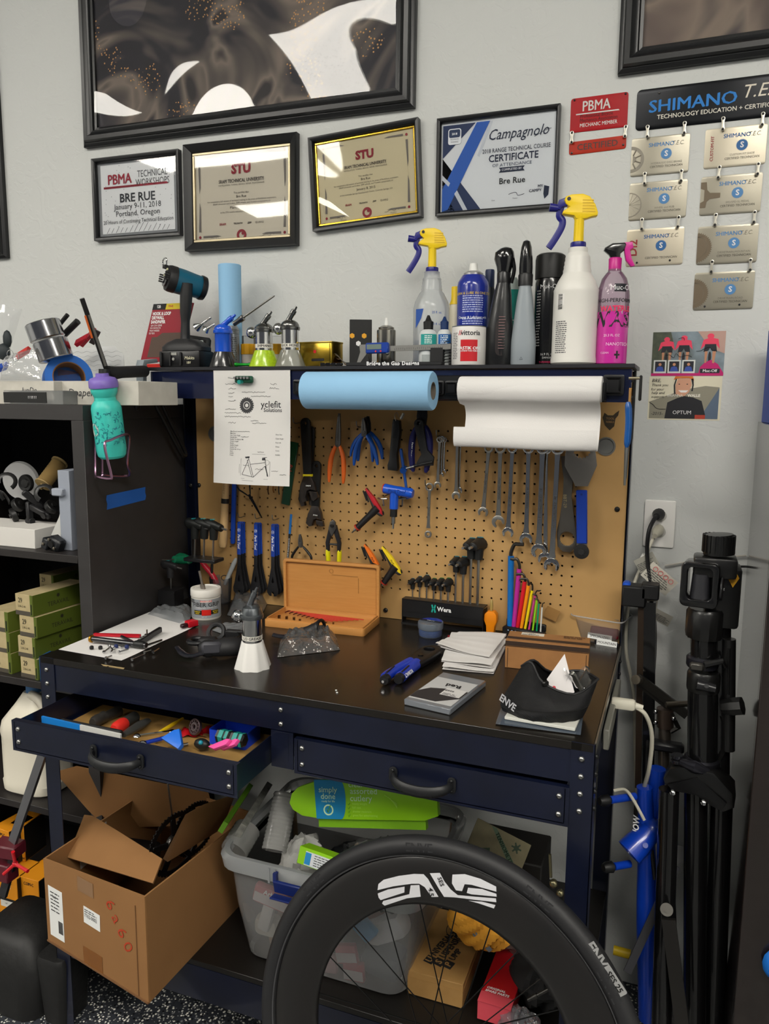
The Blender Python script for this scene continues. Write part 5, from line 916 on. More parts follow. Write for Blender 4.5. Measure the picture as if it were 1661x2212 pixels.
b.build('scale_marks',INK,t);MB(X).ball((w*.275,-.003,-.011),.005,10).build('thumb_wheel',STEEL,t)
# black and yellow box
Y=-.07;a0=at(755,Y);w=wpx(755,792,Y);h=hz(755,690,Y)-SZ;t=thing('carton','narrow black carton with white and yellow hexagons, behind the calipers','box',a0,(0,0,22));MB().box((w*.6,.02,h/2),(w*1.2,.044,h),bev=.001).build('box',mat('141414',.5),t)
b=MB()
for i,(x,z,c) in enumerate(((.08,.66,1),(.62,.66,1),(.36,.5,0))):b.k=c;b.shape(circ(0,0,.0068,6,pi/6,pi/6+2*pi),.0006,frame((w*1.2*x+.002,-.0024,h*z),(1,0,0),(0,0,1)))
b.build('hexagon',[WINK,mat('e0a020',.5)],t);MB().box((w*.6,.02,.006),(w*1.2+.0008,.0448,.008)).build('yellow_band',mat('e0a020',.5),t)
# golden tin
Y=-.085;a0=at(645,Y);w=wpx(645,722,Y);h=hz(660,742,Y)-SZ;t=thing('gold_tin','gold rectangular tin with a small red seal, right of the grease guns','tin',a0,(0,0,-8));GO=mat('a88c34',.25,1.)
b=MB();b.shape([rrect(0,0,w,.06,.008)],h,Tm((0,0,h/2)),bev=.001);b.build('tin',GO,t);MB().shape([rrect(-.001,-.001,w+.001,.061,.008)],.004,Tm((0,0,h+.002)),bev=.001).build('rim',mat('b89c48',.3,1.),t);MB().shape(circ(w*.5,h*.65,.0045,14),.0006,frame((0,-.0004,0),(1,0,0),(0,0,1))).build('red_seal',RED,t);MB().shape(rrect(w*.4,h*.25,w*.78,h*.36,.002),.0006,frame((0,-.0004,0),(1,0,0),(0,0,1))).build('label',INK,t)
t=thing('sanding_sponge','crumpled brown sanding cloth with torn paper beside the gold tin','cloth',at(728,-.07));MB().grid(lambda u,v:(-.012+.05*u,.03*v-.01,.003+.034*(1-u)**1.2*(1-.3*v)+.003*sin(14*u+5*v)),12,6).build('cloth',mat('6e5234',.9,bump=(300,.5,.001)),t);MB().grid(lambda u,v:(.0+.045*u,-.016+.008*v,.036-.034*u-.006*v+.002*sin(9*u)),8,3).build('paper',mat('b8b4ac',.8),t)
# hex bits and green tool
for i in range(4):p=at(697+12*i,-.152);t=thing('hex_bit','%s of the dark steel bits lying on the shelf edge under the gold tin' % ('first','second','third','last')[i],'bit',(p[0],p[1],SZ+.0042),(0,0,25-12*i));MB().cyl((-.006,0,0),(.005,0,0),.0042,n=6).cyl((.005,0,0),(.009,0,0),.003,n=8).build('bit',mat('2c2c2e',.3,.7),t)
p=at(525,-.150);t=thing('valve_tool','small anodised green tool lying at the foot of the yellow grease gun','tool',(p[0],p[1],SZ+.0056),(0,0,8));MB().prof((-.022,0,0),(.022,0,0),[(.0055,0),(.0055,.006),(.004,.008),(.004,.036),(.005,.038),(.005,.044)],14).build('body',mat('0e8a24',.25,.5),t)
# vertical blue paper roll
Y=-.030;r=wpx(476,518,Y,700)/2;h=hz(495,572,Y)-SZ;t=thing('blue_towel_roll','blue paper roll standing upright against the wall behind the grease guns','paper roll',at(500,Y));MB().lathe([(.012,0),(r,0),(r*1.01,.003),(r,h*.3),(r*.985,h*.6),(r,h-.002),(r-.002,h),(.012,h),(.011,h-.01)],36).build('roll',BT,t)
# grease guns
def ggun(px,Y,w,ybase,yneck,yshoul,label,cone_m,body_m,head_m,tape,lever,ball,col='',tall=1.):
    t=thing('grease_gun',label,'grease gun',at(px,Y),group='grease guns on the shelf') if col != 'bench' else thing('grease_gun',label,'grease gun',Y)
    Y=Y if col != 'bench' else Y[1];z1,z2,z3=ybase,yneck,yshoul;r=w/2
    MB().lathe([(r,0),(r*1.0,.002),(r*.62,z1)],32,star=((8,.07,z1*.75) if col == 'bench' else (14,.02,z1*.5))).build('base',cone_m,t)
    MB().lathe([(r*.56,z1-.001),(r*.56,z2),(r*.58,z2+.001)],28).build('barrel',body_m,t);MB().lathe([(r*.64,z2),(r*.66,z2+.003),(r*.66,z2+.008),(r*.6,z2+.010),(r*.6,z2+.013),(r*.5,z3-.006),(r*.3,z3-.001),(0,z3)],28).build('dome',head_m,t)
    lv=Vector(lever);b=MB();s=Vector((-.010,-.002,z3-.012));b.prof(s,s+lv,[(.0065,0),(.0075,.006),(.0068,.010),(.0068,lv.length*.6),(.0078,lv.length*.62),(.0072,lv.length*.8),(.004,lv.length*.82),(.0032,lv.length),(.001,lv.length*1.02)],16);b.build('nozzle',head_m,t)
    if ball:MB().ball(ball,.0145,20,(1,.9,1.05)).build('push_knob',CHROME,t);MB().cyl(Vector(ball),s+lv*.1,.004,n=10).build('knob_stem',STEEL,t)
    if tape:band(t,r*.57,z1+.006,z1+.016,0,360,mat('dedad0',.6),'tape',n=24);lt(t,r*.575,[(tape,z1+.011,.0088,.0)],'202024',a=facing(t.location.x,t.location.y),bold=.02)
    return t
GGD=mat('7c7c7a',.25,1.);k=1/.86/1000
ggun(483,-.13,wpx(453,507,-.13),.040,.088,.113,'blue grease gun on a black cone base, leftmost of the shelf guns',mat('17171a',.25,coat=.5),mat('1450c8',.25,coat=.5),mat('1450c8',.25,coat=.5),None,(.050,0,.034),None)
ggun(571,-.13,wpx(542,600,-.13),.042,.088,.112,'chrome grease gun on a bright yellow-green base, middle of the shelf guns',mat('b8d810',.3,coat=.4,noise=(200,.3,'8cb00c')),CHROME,GGD,'SHIMANO',(.034,0,.040),(-.033,-.006,.088))
ggun(627,-.13,wpx(598,657,-.13),.042,.092,.118,'chrome grease gun on a frosted clear base with paper tape, right of the yellow one',film(milk=.5,base='d0d0c4',gloss=1.),CHROME,GGD,'SLICK HONEY',(.030,0,.044),(-.030,-.006,.096))
t=thing('needle_injector','long steel needle nozzle with knurled grip rising behind the blue grease gun','tool',oy(-.08,505,700));e=oy(-.08,594,638)-Vector(t.location);MB().prof((0,0,0),e,[(.007,0),(.007,.02),(.0085,.022),(.0085,.034),(.004,.036),(.003,.040),(.0022,e.length*.97),(.0,e.length)],16).build('needle',mat('8c8a86',.3,1.),t)
t,r,H,a=can(492,516,-.075,704,'sealant_bottle','grey ribbed metal bottle standing just behind the blue grease gun','bottle');MB().lathe([(r,0),(r,H*.8)]+[(r*(1 if i % 2 else .95),H*(.8+.02*i)) for i in range(6)]+[(r*.7,H)],24).build('body',mat('8c9094',.3,.7),t);lblock(t,r,H*.1,H*.7,a,.02,'3a3c40',14)
for i,(x0,x1) in enumerate(((524,552),(586,613))):
    t,r,H,a=can(x0,x1,-.05,726,'grease_tub','clear tub with a yellow screw lid, %s' % ('left of the yellow grease gun','between the two chrome grease guns'),'tub') if False else can(x0,x1,-.05,726,'grease_tub','clear tub with a yellow lid, ' + ('left of the yellow-based grease gun' if i == 0 else 'between the two chrome grease guns'),'tub')
    MB().lathe([(r*.9,0),(r,.003),(r,H*.42),(r*.9,H*.44)],24).build('jar',mat('c8c0b8',.4),t);MB().lathe([(r*1.04,H*.43),(r*1.04,H*.74),(r,H*.75),(r*.8,H*.75)],24,star=(12,.03,9)).build('lid',mat('e0a414',.4),t);MB().lathe([(r*.9,H*.75),(r*.9,H),(r*.85,H)],24).build('clear_cup',film(milk=.15,gloss=1.),t)
# spring trumpets (chrome) leaning beside the blue gun
for i,(p0,p1) in enumerate((((450,690),(424,708)),((458,704),(444,712)))):
    a_,b_=oy(-.15,*p0),oy(-.15,*p1);t=thing('chrome_funnel','small chrome trumpet tip, %s of the two left of the blue grease gun' % ('upper','lower')[i],'funnel',a_);d=b_-a_;MB().prof((0,0,0),d*1.1,[(.003,-.01),(.0035,0),(.0028,.006),(.0035,.010),(.004,d.length*.6),(.012,d.length),(.010,d.length*1.02),(.003,d.length*.7)],16).build('trumpet',CHROME,t)
# heat gun / cordless tool
Y=-.095;t=thing('cordless_heat_gun','teal and black cordless heat gun standing on its battery at the left of the shelf','heat gun',at(404,Y));bw=wpx(362,449,Y);bh=.046;TE=mat('125a74',.35);DK=mat('1c1c1e',.5)
MB().box((0,0,bh/2),(bw,.075,bh),bev=.006,seg=2).build('battery',mat('121214',.35),t);b=MB();[b.box((x*bw,-.040,bh*.5),(.005,.006,bh*.8),bev=.001) for x in (-.42,-.2,.06)];b.build('battery_rib',DK,t);MB().box((-.13*bw,-.0385,bh*.80),(.022,.002,.007)).cyl((-.13*bw,-.0378,bh*.5),(-.13*bw,-.0392,bh*.5),.004,n=12).build('charge_gauge',mat('9a9a94',.4),t);MB().text('Makita',.012,T=frame((.26*bw,-.0382,bh*.55),(1,0,0),(0,0,1)),bold=.02,shear=.2).text('18V',.009,T=frame((.24*bw,-.0382,bh*.28),(1,0,0),(0,0,1)),bold=.02).build('lettering',mat('c8c4a8',.5),t)
MB().loft([[(x*w,y*d,z) for x,y in rrect(-1,-1,1,1,.5,3)] for z,w,d,x in ((bh,bw*.50,.036,0),(bh+.010,bw*.50,.036,0),(bh+.022,bw*.40,.030,0),(bh+.032,bw*.22,.022,0))]).build('foot',DK,t)
hc=oy(Y,376,604);hx,hzz=hc.x-t.location.x,hc.z-SZ;b=MB();b.tube(smooth([(-.004,.0,bh+.028),(-.002,0,bh+.07),(.0,0,bh+.105),(.006,.0,hzz-.012)],4),[.020,.0175,.017,.0165,.016,.016,.0165,.018,.0195,.021,.022,.022,.022],14,sc=(.75,1.));b.build('handle',DK,t)
ax=Vector((.60,.76,-.20)).normalized();c0=Vector((hx,-.012,hzz));MB().prof(c0-ax*.016,c0+ax*.010,[(.020,0),(.034,.004),(.036,.012),(.036,.026)],26).build('rear_cap',DK,t);MB().prof(c0+ax*.010,c0+ax*.088,[(.035,0),(.035,.02),(.0325,.05),(.031,.072),(.027,.078)],26).build('housing',TE,t)
MB().prof(c0+ax*.080,c0+ax*.098,[(.0335,0),(.034,.004),(.032,.014),(.024,.018)],26).build('front_ring',mat('141414',.4),t);zz=Vector((0,0,1));xx=ax.cross(zz).normalized()
b=MB();c1=c0-ax*.017;b.tube(smooth([c1+xx*.018+zz*.030,c1+xx*.018+zz*.045,c1+zz*.05,c1-xx*.018+zz*.045,c1-xx*.018+zz*.030],4),.0022,6);b.build('hanging_ring',CHROME,t);b=MB();F=frame(c1,xx,zz,-ax)
b.shape([circ(0,0,.025,24,pi*1.15,pi*1.85)+circ(0,0,.017,24,pi*1.85,pi*1.15)],.003,F).box((0,.004,.001),(.02,.012,.004),T=F);b.build('dial',mat('26262a',.3,coat=.4),t);b=MB();[b.box((s*.029,y,.004),(.008,.003,.010),T=F) for s in (-1,1) for y in (-.009,-.003,.003,.009)];[b.box((x,.027,.004),(.003,.008,.010),T=F) for x in (-.009,-.003,.003,.009)];b.build('vent_slot',mat('0c0c0e',.5),t);MB().box((.020,.018,.003),(.008,.006,.004),bev=.001,T=F).box((0,.004,.004),(.006,.004,.001),T=F).build('light_button',mat('d0d0a0',.4),t);MB().box((.014,0,hzz-.055),(.010,.014,.03),bev=.003).build('trigger',BLACK,t)
t=thing('black_case','black pouch with green stitched corner behind the heat gun and blue grease gun','case',at(428,-.045));MB().box((0,0,.045),(.075,.02,.09),(0,8,0),bev=.006).build('case',mat('141616',.6),t);MB().text('wera',.012,T=frame((.015,-.0115,.076),(1,0,0),(0,0,1)),bold=.03).build('lettering',mat('c8d0cc',.5),t)
# sandpaper pack
p0,p1,p2=oy(-.05,303,782),oy(-.05,383,779),oy(-.05,332,657);t=thing('sandpaper_pack','maroon sandpaper pack with white print and yellow corner, left end of the shelf','package',T=frame(p0,(1,0,0),(0,0,1)));w,h,s=(p1-p0).x,p2.z-p0.z,p2.x-p0.x
sk=lambda x,y,z=0:(x*w+s*y,y*h,z);b=MB();V=[sk(0,0,-.012),sk(1,0,-.012),sk(1,1,-.012),sk(0,1,-.012),sk(0,0),sk(1,0),sk(1,1),sk(0,1)];b.add([Vector(v) for v in V],[(0,3,2,1),(4,5,6,7),(0,1,5,4),(2,3,7,6),(0,4,7,3),(1,2,6,5)]);b.build('box',mat('8c1828',.5),t)
MB().flat([sk(.16,.08,.0006),sk(1,.08,.0006),sk(1,.5,.0006),sk(.42,.5,.0006),sk(.30,.43,.0006),sk(.16,.43,.0006)]).build('abrasive_window',mat('5a4c44',.95,bump=(500,.5,.001)),t);MB().flat([sk(.35,.9,.0006),sk(1,.9,.0006),sk(1,1,.0006),sk(.35,1,.0006)]).build('yellow_corner',mat('dcc420',.5),t);MB().flat([sk(.0,.9,.0006),sk(.35,.9,.0006),sk(.35,1,.0006),sk(0,1,.0006)]).build('black_corner',INK,t)
b=MB();[b.text(q,.0125,T=Tm(sk(x,y,.0008)),bold=.04,align='LEFT',sx=.72,shear=.12) for q,x,y in (('HOOK & LOOP',.04,.83),('DRYWALL',.04,.76),('SANDPAPER',.04,.69))];[b.text(q,.007,T=Tm(sk(x,y,.0008)),align='LEFT',sx=.72,shear=.12) for q,x,y in (('LIJA CON CIERRE',.06,.63),('DE CONTACTO',.06,.585),('PARA PAREDES',.06,.54),('DE YESO',.06,.495))];b.text('120',.011,T=Tm(sk(.16,.95,.0008)),bold=.03,sx=.8);b.build('lettering',WINK,t);MB().text('FINE',.008,T=Tm(sk(.48,.95,.0008)),bold=.02).build('red_lettering',RED,t)
t=thing('red_tray','flat red tray edge under the sandpaper pack','tray',at(338,-.08));MB().box((0,0,.006),(wpx(300,366,-.08),.05,.012),bev=.002).build('tray',mat('c42c24',.4),t)
# ---------------------------------------------------------------- things on the bench top
def FT(p0,p1,z=ZT):
    a,b=oz(z,*p0),oz(z,*p1);x=(b-a).normalized();return frame(a,x,Vector((0,0,1)).cross(x),Vector((0,0,1))),(b-a).length
def twidth(p0,p1,z=ZT):return (oz(z,*p1)-oz(z,*p0)).length
def hgt(base,top):
    p=oz(ZT,*base);return oy(p.y,*top).z-ZT
# assembly paste tub
c=oz(ZT,446,1332);r=.041;H=.083;t=thing('paste_tub','white tub of fibre grip paste with grey and red label on the bench top','tub',c);a=facing(c.x,c.y)
MB().lathe([(r*.93,0),(r*.97,.003),(r*.97,.060),(r*.9,.062)],36).build('tub',mat('cfccc4',.45),t);MB().lathe([(r*.98,.062),(r*1.01,.064),(r*1.01,.079),(r*.98,.083),(r*.8,.0835),(r*.78,.081),(0,.081)],36).build('lid',mat('e2dfd8',.45),t);band(t,r*.97,.006,.058,a-75,a+75,mat('8e9296',.4),'label')
lt(t,r*.975,[('FIBER GRIP',.043,.0165,0)],'18181a',a=a,bold=.01);lt(t,r*.975,[('CARBON FIBER ASSEMBLY GEL',.035,.0045,0),('NET WT. 16 oz',.010,.004,0)],'e0e0e0','pale_lettering',a=a);band(t,r*.973,.050,.056,a-22,a+22,mat('d8ccc4',.5),'name_plate');lt(t,r*.977,[('FINISH LINE',.053,.0062,0)],'c02830','red_lettering',a=a,bold=.02)
band(t,r*.973,.016,.028,a-52,a+52,mat('161616',.5),'black_strip');band(t,r*.976,.014,.030,a-18,a+18,mat('c82018',.4),'red_panel');lt(t,r*.976,[('CARBON',.024,.0045,-.026),('BICYCLE',.024,.0045,.026),('PARTS',.019,.0045,-.026),('PARTS',.019,.0045,.026)],'d8c020','yellow_lettering',a=a,bold=.03)
b=MB();fm2=cylmap(r*.97,0,a-62,.0006);[b.add([fm2(-.01+i*.002,.058-j*.0022),fm2(-.008+i*.002,.058-j*.0022),fm2(-.008+i*.002,.0558-j*.0022),fm2(-.01+i*.002,.0558-j*.0022)],[(0,1,2,3)]) for i in range(9) for j in range(5) if (i+j) % 2];b.build('check_pattern',INK,t)
MB(Tm((0,-.012,.081),(6,-8,0))).cyl((0,0,-.001),(0,0,.052),.0035,n=10).box((0,0,.006),(.012,.006,.014)).build('brush_handle',mat('8c847c',.35,.7),t)
# paper towel sheet with bike parts
P=[oz(ZT,*q) for q in ((126,1404),(262,1428),(430,1350),(325,1322))];t=thing('paper_towel_sheet','flat white paper towel under loose bike parts, left end of the bench top','paper towel',P[0])
MB().grid(lambda u,v:tuple((P[0]*(1-u)*(1-v)+P[1]*u*(1-v)+P[2]*u*v+P[3]*(1-u)*v)-P[0]+Vector((0,0,.0012+.0010*sin(9*u+3)*sin(11*v)))),16,20).build('sheet',WT2,t,ang=180)
def small(name,label,cat,p0,p1,fn,z=ZT+.003):
    T,L=FT(p0,p1,z);t=thing(name,label,cat,T=T);fn(t,L);return t
def rod(R,m,e=None):
    def f(t,L):MB().prof((0,0,R),(L,0,R),R and [(R*.7,0),(R,.002),(R,L-.002),(R*.7,L)],12).build('rod',m,t);e and e(t,L)
    return f
def screwy(R,hr,m,n=8):
    def f(t,L):MB().prof((0,0,hr),(L,0,hr),[(hr,0),(hr,R*1.6),(R,R*1.7)]+[(R*(1 if i % 2 else .86),R*1.7+(L-R*1.7)*(i+1)/n) for i in range(n)],10).build('bolt',m,t)
    return f
small('steerer_plug','black rod with a brass end ring lying across the white paper towel','bike part',(196,1388),(312,1402),lambda t,L:(MB().prof((0,0,.010),(.006,0,.010),[(.009,0),(.0095,.002),(.0095,.005),(.008,.006)],20).build('brass_ring',mat('b8862c',.3,1.),t),MB().prof((.006,0,.010),(L*.84,0,.010),[(.0065,0),(.0065,L)],16).build('rod',mat('1c1c20',.2,coat=.5),t),MB().prof((L*.82,0,.010),(L,0,.010),[(.0075,0),(.0085,.003),(.0085,L*.16),(.007,L*.18)],14).build('end_cap',BLACK,t)))
small('chopsticks_tool','thin red two-pronged tool at the back edge of the paper towel','tool',(203,1373),(303,1376),lambda t,L:[MB().loft([[(x,s*(.002+.002*x/L)+y,z) for y,z in ((-.0022,0),(.0022,0),(.0022,.006),(-.0022,.006))] for x in (0,L*.6,L)]).build('arm',mat('b01424',.35),t) for s in (-1,1)])
small('pivot_lever','short black lever next to the red tool on the towel','bike part',(262,1378),(287,1391),rod(.004,BLACK));small('folded_key','black folded mini tool at the right of the rod','tool',(292,1400),(347,1366),lambda t,L:(MB().box((L/2,0,.008),(L,.010,.014),bev=.002).build('body',mat('161618',.35),t),[MB().box((L*.2+i*.012,0,.016),(.008,.005,.004),bev=.001).build('bit',STEEL,t) for i in range(3)]))
small('steel_awl','slim dark pick lying beyond the folded black tool','tool',(315,1396),(350,1384),rod(.0022,DSTEEL))
sp=[('silver spoke nipple lying nearest the front corner of the towel',(224,1412),(236,1403)),('silver bolt crossing another beside the nearest nipple',(236,1398),(246,1409)),('silver bolt in the middle of the towel',(247,1403),(239,1412)),('dark bolt right of the middle one',(262,1402),(284,1397)),('bright bolt with wide head on the right of the towel',(256,1412),(277,1406)),('long shiny bolt on the bare top in front of the towel',(228,1425),(241,1420)),('long silver screw with threaded shank off the right towel edge',(285,1428),(311,1417)),('small steel barrel right of the long screw',(312,1413),(326,1408)),('silver barrel near the far end of the bolts',(331,1412),(343,1404))]
for l_,a_,b_ in sp:small('loose_bolt',l_,'bolt',a_,b_,screwy(.0022,.0036,CHROME))
for l_,p_ in (('black rubber stub left of the silver bolts',(198,1402)),('black rubber stub beside the nearest silver bolt',(217,1402)),('tiny blue cap behind the bolts',(251,1399)),('tiny blue cap at the foot of the black rod',(274,1400))):
    t=thing('rubber_stub',l_,'bike part',oz(ZT+.003,*p_));MB().lathe([(.0045,0),(.005,.002),(.005,.006),(.003,.008)],12).build('stub',mat('1c2a5c',.5) if 'blue' in l_ else BLACK,t)
t=thing('barrel_nut','upright ribbed steel barrel with a pin standing on the towel','bike part',oz(ZT+.003,318,1380));MB().lathe([(.0062,0),(.0062,.012),(.0055,.0125)],20,star=(12,.05,9)).cyl((0,0,.012),(0,0,.024),.0018,n=8).build('barrel',mat('8c8478',.35,.9),t)
small('red_clip','red plastic clip on the far end of the paper towel','clip',(391,1358),(423,1350),lambda t,L:(MB().box((L*.3,0,.006),(L*.6,.012,.010),bev=.002).build('black_half',mat('2a0c10',.4),t),MB().shape([(L*.4,-.010),(L,-.011),(L*.93,0),(L,.011),(L*.4,.010)],.016,Tm((0,0,.008)),bev=.002).build('red_half',mat('c01424',.35),t)))
# thin plastic bags
def bag(name,label,P,m,hgt=.012,seed=1,sharp=1.,n=30,z=ZT,prt=None,fq=1.):
    """crumpled clear bag over the quad P"""
    Q=[oz(z,*q) for q in P];rd=random.Random(seed);K=[(fq*rd.uniform(-13,13),fq*rd.uniform(4,13),rd.uniform(0,6),rd.uniform(.3,1)) for _ in range(7)];t=thing(name,label,'bag',Q[0])
    def f(s):
        def g(u,v):
            p=Q[0]*(1-u)*(1-v)+Q[1]*u*(1-v)+Q[2]*u*v+Q[3]*(1-u)*v-Q[0];e=min(1,6*u,6*(1-u),6*v,6*(1-v));w=sum(abs(sin(a*u+b2*v+c2))*d for a,b2,c2,d in K)/4
            return (p.x,p.y,.0012+(e*hgt*(.35+w*sharp) if s else 0))
        return g
    MB().grid(f(1),n,n).build('film',m,t,ang=12);MB().grid(f(0),2,2).build('film_back',m,t)
    if prt:prt(t,f(1))
    return t
CLR=film(milk=.07,gloss=1.,rough=.06,bump=(60,.6,.004),fres=1.5);CLW=film(milk=.45,gloss=.8,rough=.15,bump=(60,.5,.003),base='c4c8cc')
bag('zip_bag','empty clear zip bag lying in front of the wooden box',((598,1421),(735,1405),(725,1372),(606,1382)),film(milk=.12,gloss=1.,rough=.04,bump=(70,.8,.006),fres=1.6,base='ffffff'),.024,4,1.2,fq=1.5)
bag('plastic_bag','crumpled frosted bag on the towel behind the paste tub, left side',((318,1328),(405,1352),(418,1318),(352,1310)),CLW,.02,7);bag('parts_bag','clear bag of small parts behind the white-based grease gun',((490,1330),(560,1340),(585,1290),(506,1283)),film(milk=.3,gloss=1.,bump=(60,.6,.004),fres=1.6,base='b8bcc0'),.028,9)
bag('small_bag','small flat clear bag next to the grease gun knob',((458,1362),(520,1385),(540,1345),(480,1348)),CLW,.006,12)
# white based grease gun
c=oz(ZT,546,1440);h1=oy(c.y,546,1385).z-ZT;h2=oy(c.y,546,1335).z-ZT;h3=oy(c.y,548,1306).z-ZT;w=(oz(ZT,580,1446)-oz(ZT,511,1438)).length
k_=thing;t=ggun(0,tuple(c),w,h1,h2,h3,'chrome grease gun on a fluted white base, standing on the bench top',mat('e2e0dc',.5),CHROME,mat('7c8084',.3,.9),'LO GREASE',(.026,.0,.052),(-.034,-.004,h2+.001),'bench');t['group']='grease guns'
# brake shifter, near
HD=mat('1b1b1d',.55,bump=(160,.3,.0005));GLS=mat('1c1c22',.22,coat=.5)
c=oz(ZT,450,1422);t=thing('brake_shifter','black road brake shifter lying on its side in front of the paste tub','shifter',c,(0,0,20));Hd=smooth([(.005,.0,.022),(.035,.005,.026),(.065,.02,.024),(.085,.040,.024)],5);MB().tube(Hd,[.017+.006*sin(pi*i/(len(Hd)-1)) for i in range(len(Hd))],16,sc=(1,.9)).ball((.0,-.002,.024),.021,16,(1.1,.9,1.)).build('hood',HD,t)
b=MB()
for i in range(6):b.tube([(.052+i*.006+.014*cos(q)*.3,.014+i*.005+.022*cos(q),.024+.021*sin(q)) for q in [pi*j/8 for j in range(9)]],.0016,5)
b.build('hood_rib',mat('131315',.6),t);MB().tube(smooth([(-.002,-.008,.020),(-.030,-.018,.012),(-.055,-.008,.012),(-.078,.018,.020)],5),[.011]*3+[.0085]*10+[.006]*3,10,sc=(1,.55),up=(0,0,1)).build('brake_lever',GLS,t)
MB().box((.012,-.016,.030),(.046,.012,.030),(0,0,12),bev=.006).build('name_plate',mat('3a3a40',.5),t);MB().tube([(-.035+.019*cos(q),.035+.019*sin(q),.030) for q in [2*pi*i/20 for i in range(20)]],.006,8,closed=True).build('clamp_band',mat('151517',.4),t);MB().box((-.008,.032,.026),(.045,.03,.028),bev=.006).build('clamp_body',HD,t)
c=oz(ZT,455,1390);t=thing('handlebar_clamp','black round handlebar clamp behind the brake shifter','clamp',c+Vector((0,.025,0)),(0,0,10));MB().tube([(.020*cos(q),.012*sin(q),.022+.016*sin(q)) for q in [2*pi*i/22 for i in range(22)]],.006,8,closed=True).build('band',HD,t);MB().box((.045,0,.018),(.04,.016,.026),bev=.004).cyl((.06,-.01,.03),(.075,-.01,.03),.004,n=8).build('bracket',mat('151517',.5),t)
# far brake lever
t=thing('brake_shifter','second black brake shifter with open clamp ring, in front of the wooden box','shifter',oz(ZT,655,1385),(0,0,12));MB().tube(smooth([(-.075,-.006,.014),(-.045,-.010,.012),(-.012,.0,.016),(.012,.006,.020)],5),[.008]*4+[.009]*6+[.012]*6,12,sc=(1,.6),up=(0,0,1)).build('brake_lever',GLS,t);MB().tube(smooth([(-.02,.002,.018),(.01,.006,.022),(.026,.010,.026)],5),[.011+.0008*i for i in range(11)],14).build('hood',HD,t)
MB().tube([(.040+.006*cos(q),.012+.022*cos(q),.030+.022*sin(q)) for q in [2*pi*i/24 for i in range(24)]],.0045,8,closed=True).build('clamp_ring',mat('121214',.35),t);MB().prof((.015,.006,.024),(.040,.012,.030),[(.014,0),(.020,.02),(.0225,.026)],20).build('clamp_sleeve',HD,t)
# open wooden tool case
WD=mat('c58c4c',.45,noise=(16,.4,'b67c3e',(1,14,14)),bump=(30,.08,.0003,(1,14,14)),coat=.1)
T,L=FT((570,1353),(786,1376));D=(oz(ZT,818,1345)-oz(ZT,786,1376)).length;t=thing('wooden_tool_case','open beech tool case with recessed lid, in front of the pegboard','case',T=T);hb=.019
MB().shape([rrect(0,0,L,D,.008),rrect(.007,.007,L-.007,D-.012,.005)],hb,Tm((0,0,hb/2)),bev=.001).box((L/2,D/2,.005),(L-.010,D-.010,.010)).build('case_bottom',WD,t);MB().shape([rrect(.004,.004,L-.004,D-.004,.007),rrect(.007,.007,L-.007,D-.012,.005)],.004,Tm((0,0,hb+.002))).build('case_lip',WD,t)
LH=hgt((640,1330),(636,1212))*.96;lx0=.012;F=frame((0,D-.003,hb*.6),(1,0,0),(0,-.02,1));tl=MB().shape([rrect(.0,0,L*1.0,LH,.008),rrect(.008,.008,L-.008,LH-.008,.005)],.013,F,bev=.0012).box((L/2,LH/2,-.004),(L-.012,LH-.012,.004),T=F).build('lid',WD,t)
b=MB(F);b.box((L*.78,LH*.58,-.0015),(.0016,LH*.28,.001)).box((L*.64,LH*.75,-.0015),(L*.27,.0012,.001)).shape([circ(L*.5,LH*.82,.006,16),circ(L*.5,LH*.82,.0052,16)],.001,Tm((0,0,-.0012)));b.build('carved_line',mat('9c6c34',.6),t)
b=MB()
for i in range(8):
    m_=MB();p0=Vector((.024+.015*i,D*.80-i*.006,hb*.85));p1=Vector((L*.88-i*.012,D*.70-i*.007,hb*.85));m_.tube([p0,p0*.85+p1*.15,p1],[.0013]*3,6);tk=small;kt=thing('hex_key','red coated long hex key, %s from the back in the wooden case' % ('first','second','third','fourth','fifth','sixth','seventh','eighth')[i],'hex key',T=T,group='red hex keys in the wooden case');m_.build('long_arm',mat('b8301c',.4),kt);MB().tube(smooth([p0+Vector((.004,0,0)),p0,p0+Vector((-.003,-.006,0)),p0+Vector((-.004,-.016,0))],3),.0019-.0001*i,6).build('short_arm',mat('501418',.4),kt)
for i in range(7):kt=thing('socket_bit','steel bit standing in the front row of the wooden case, %s from the left' % ('first','second','third','fourth','fifth','sixth','seventh')[i],'bit',T=T @ Tm((.03+.0215*i+(.03 if i > 3 else 0),.022+.010*(i < 3),.010)),group='steel bits in the wooden case');MB().cyl((0,0,0),(0,0,.014),.0045-.0003*i,n=6).build('bit',CHROME,kt)
# black rack with T handle drivers
T,L=FT((868,1345),(1043,1368));D=.05;ht=hgt((868,1345),(866,1300));t=thing('key_rack','black steel rack holding ten cross handled hex drivers','rack',T=T);RK=mat('141416',.4);hz_=.062
MB().box((L/2,.018,.0015),(L,.045,.003)).box((L/2,.0015,.028),(L,.002,.020)).build('foot_plate',RK,t);b=MB();b.box((L/2,0,.050),(L,.002,.034)).box((L/2,.022,.067),(L,.046,.002)).box((.001,.022,.03),(.002,.046,.060)).box((L-.001,.022,.03),(.002,.046,.060));b.build('frame',RK,t)
MB().text('Wera',.0165,T=frame((L*.53,-.0013,.050),(1,0,0),(0,0,1)),bold=.03).build('lettering',WINK,t);b=MB();[b.box((L*.40+s*.0035,-.0013,.050+q),(.0042,.0006,.010),(0,s*15*(1 if q > 0 else -1),0)) for s in (-1,1) for q in (-.0055,.0055)];b.build('teal_logo',mat('18a090',.5),t)
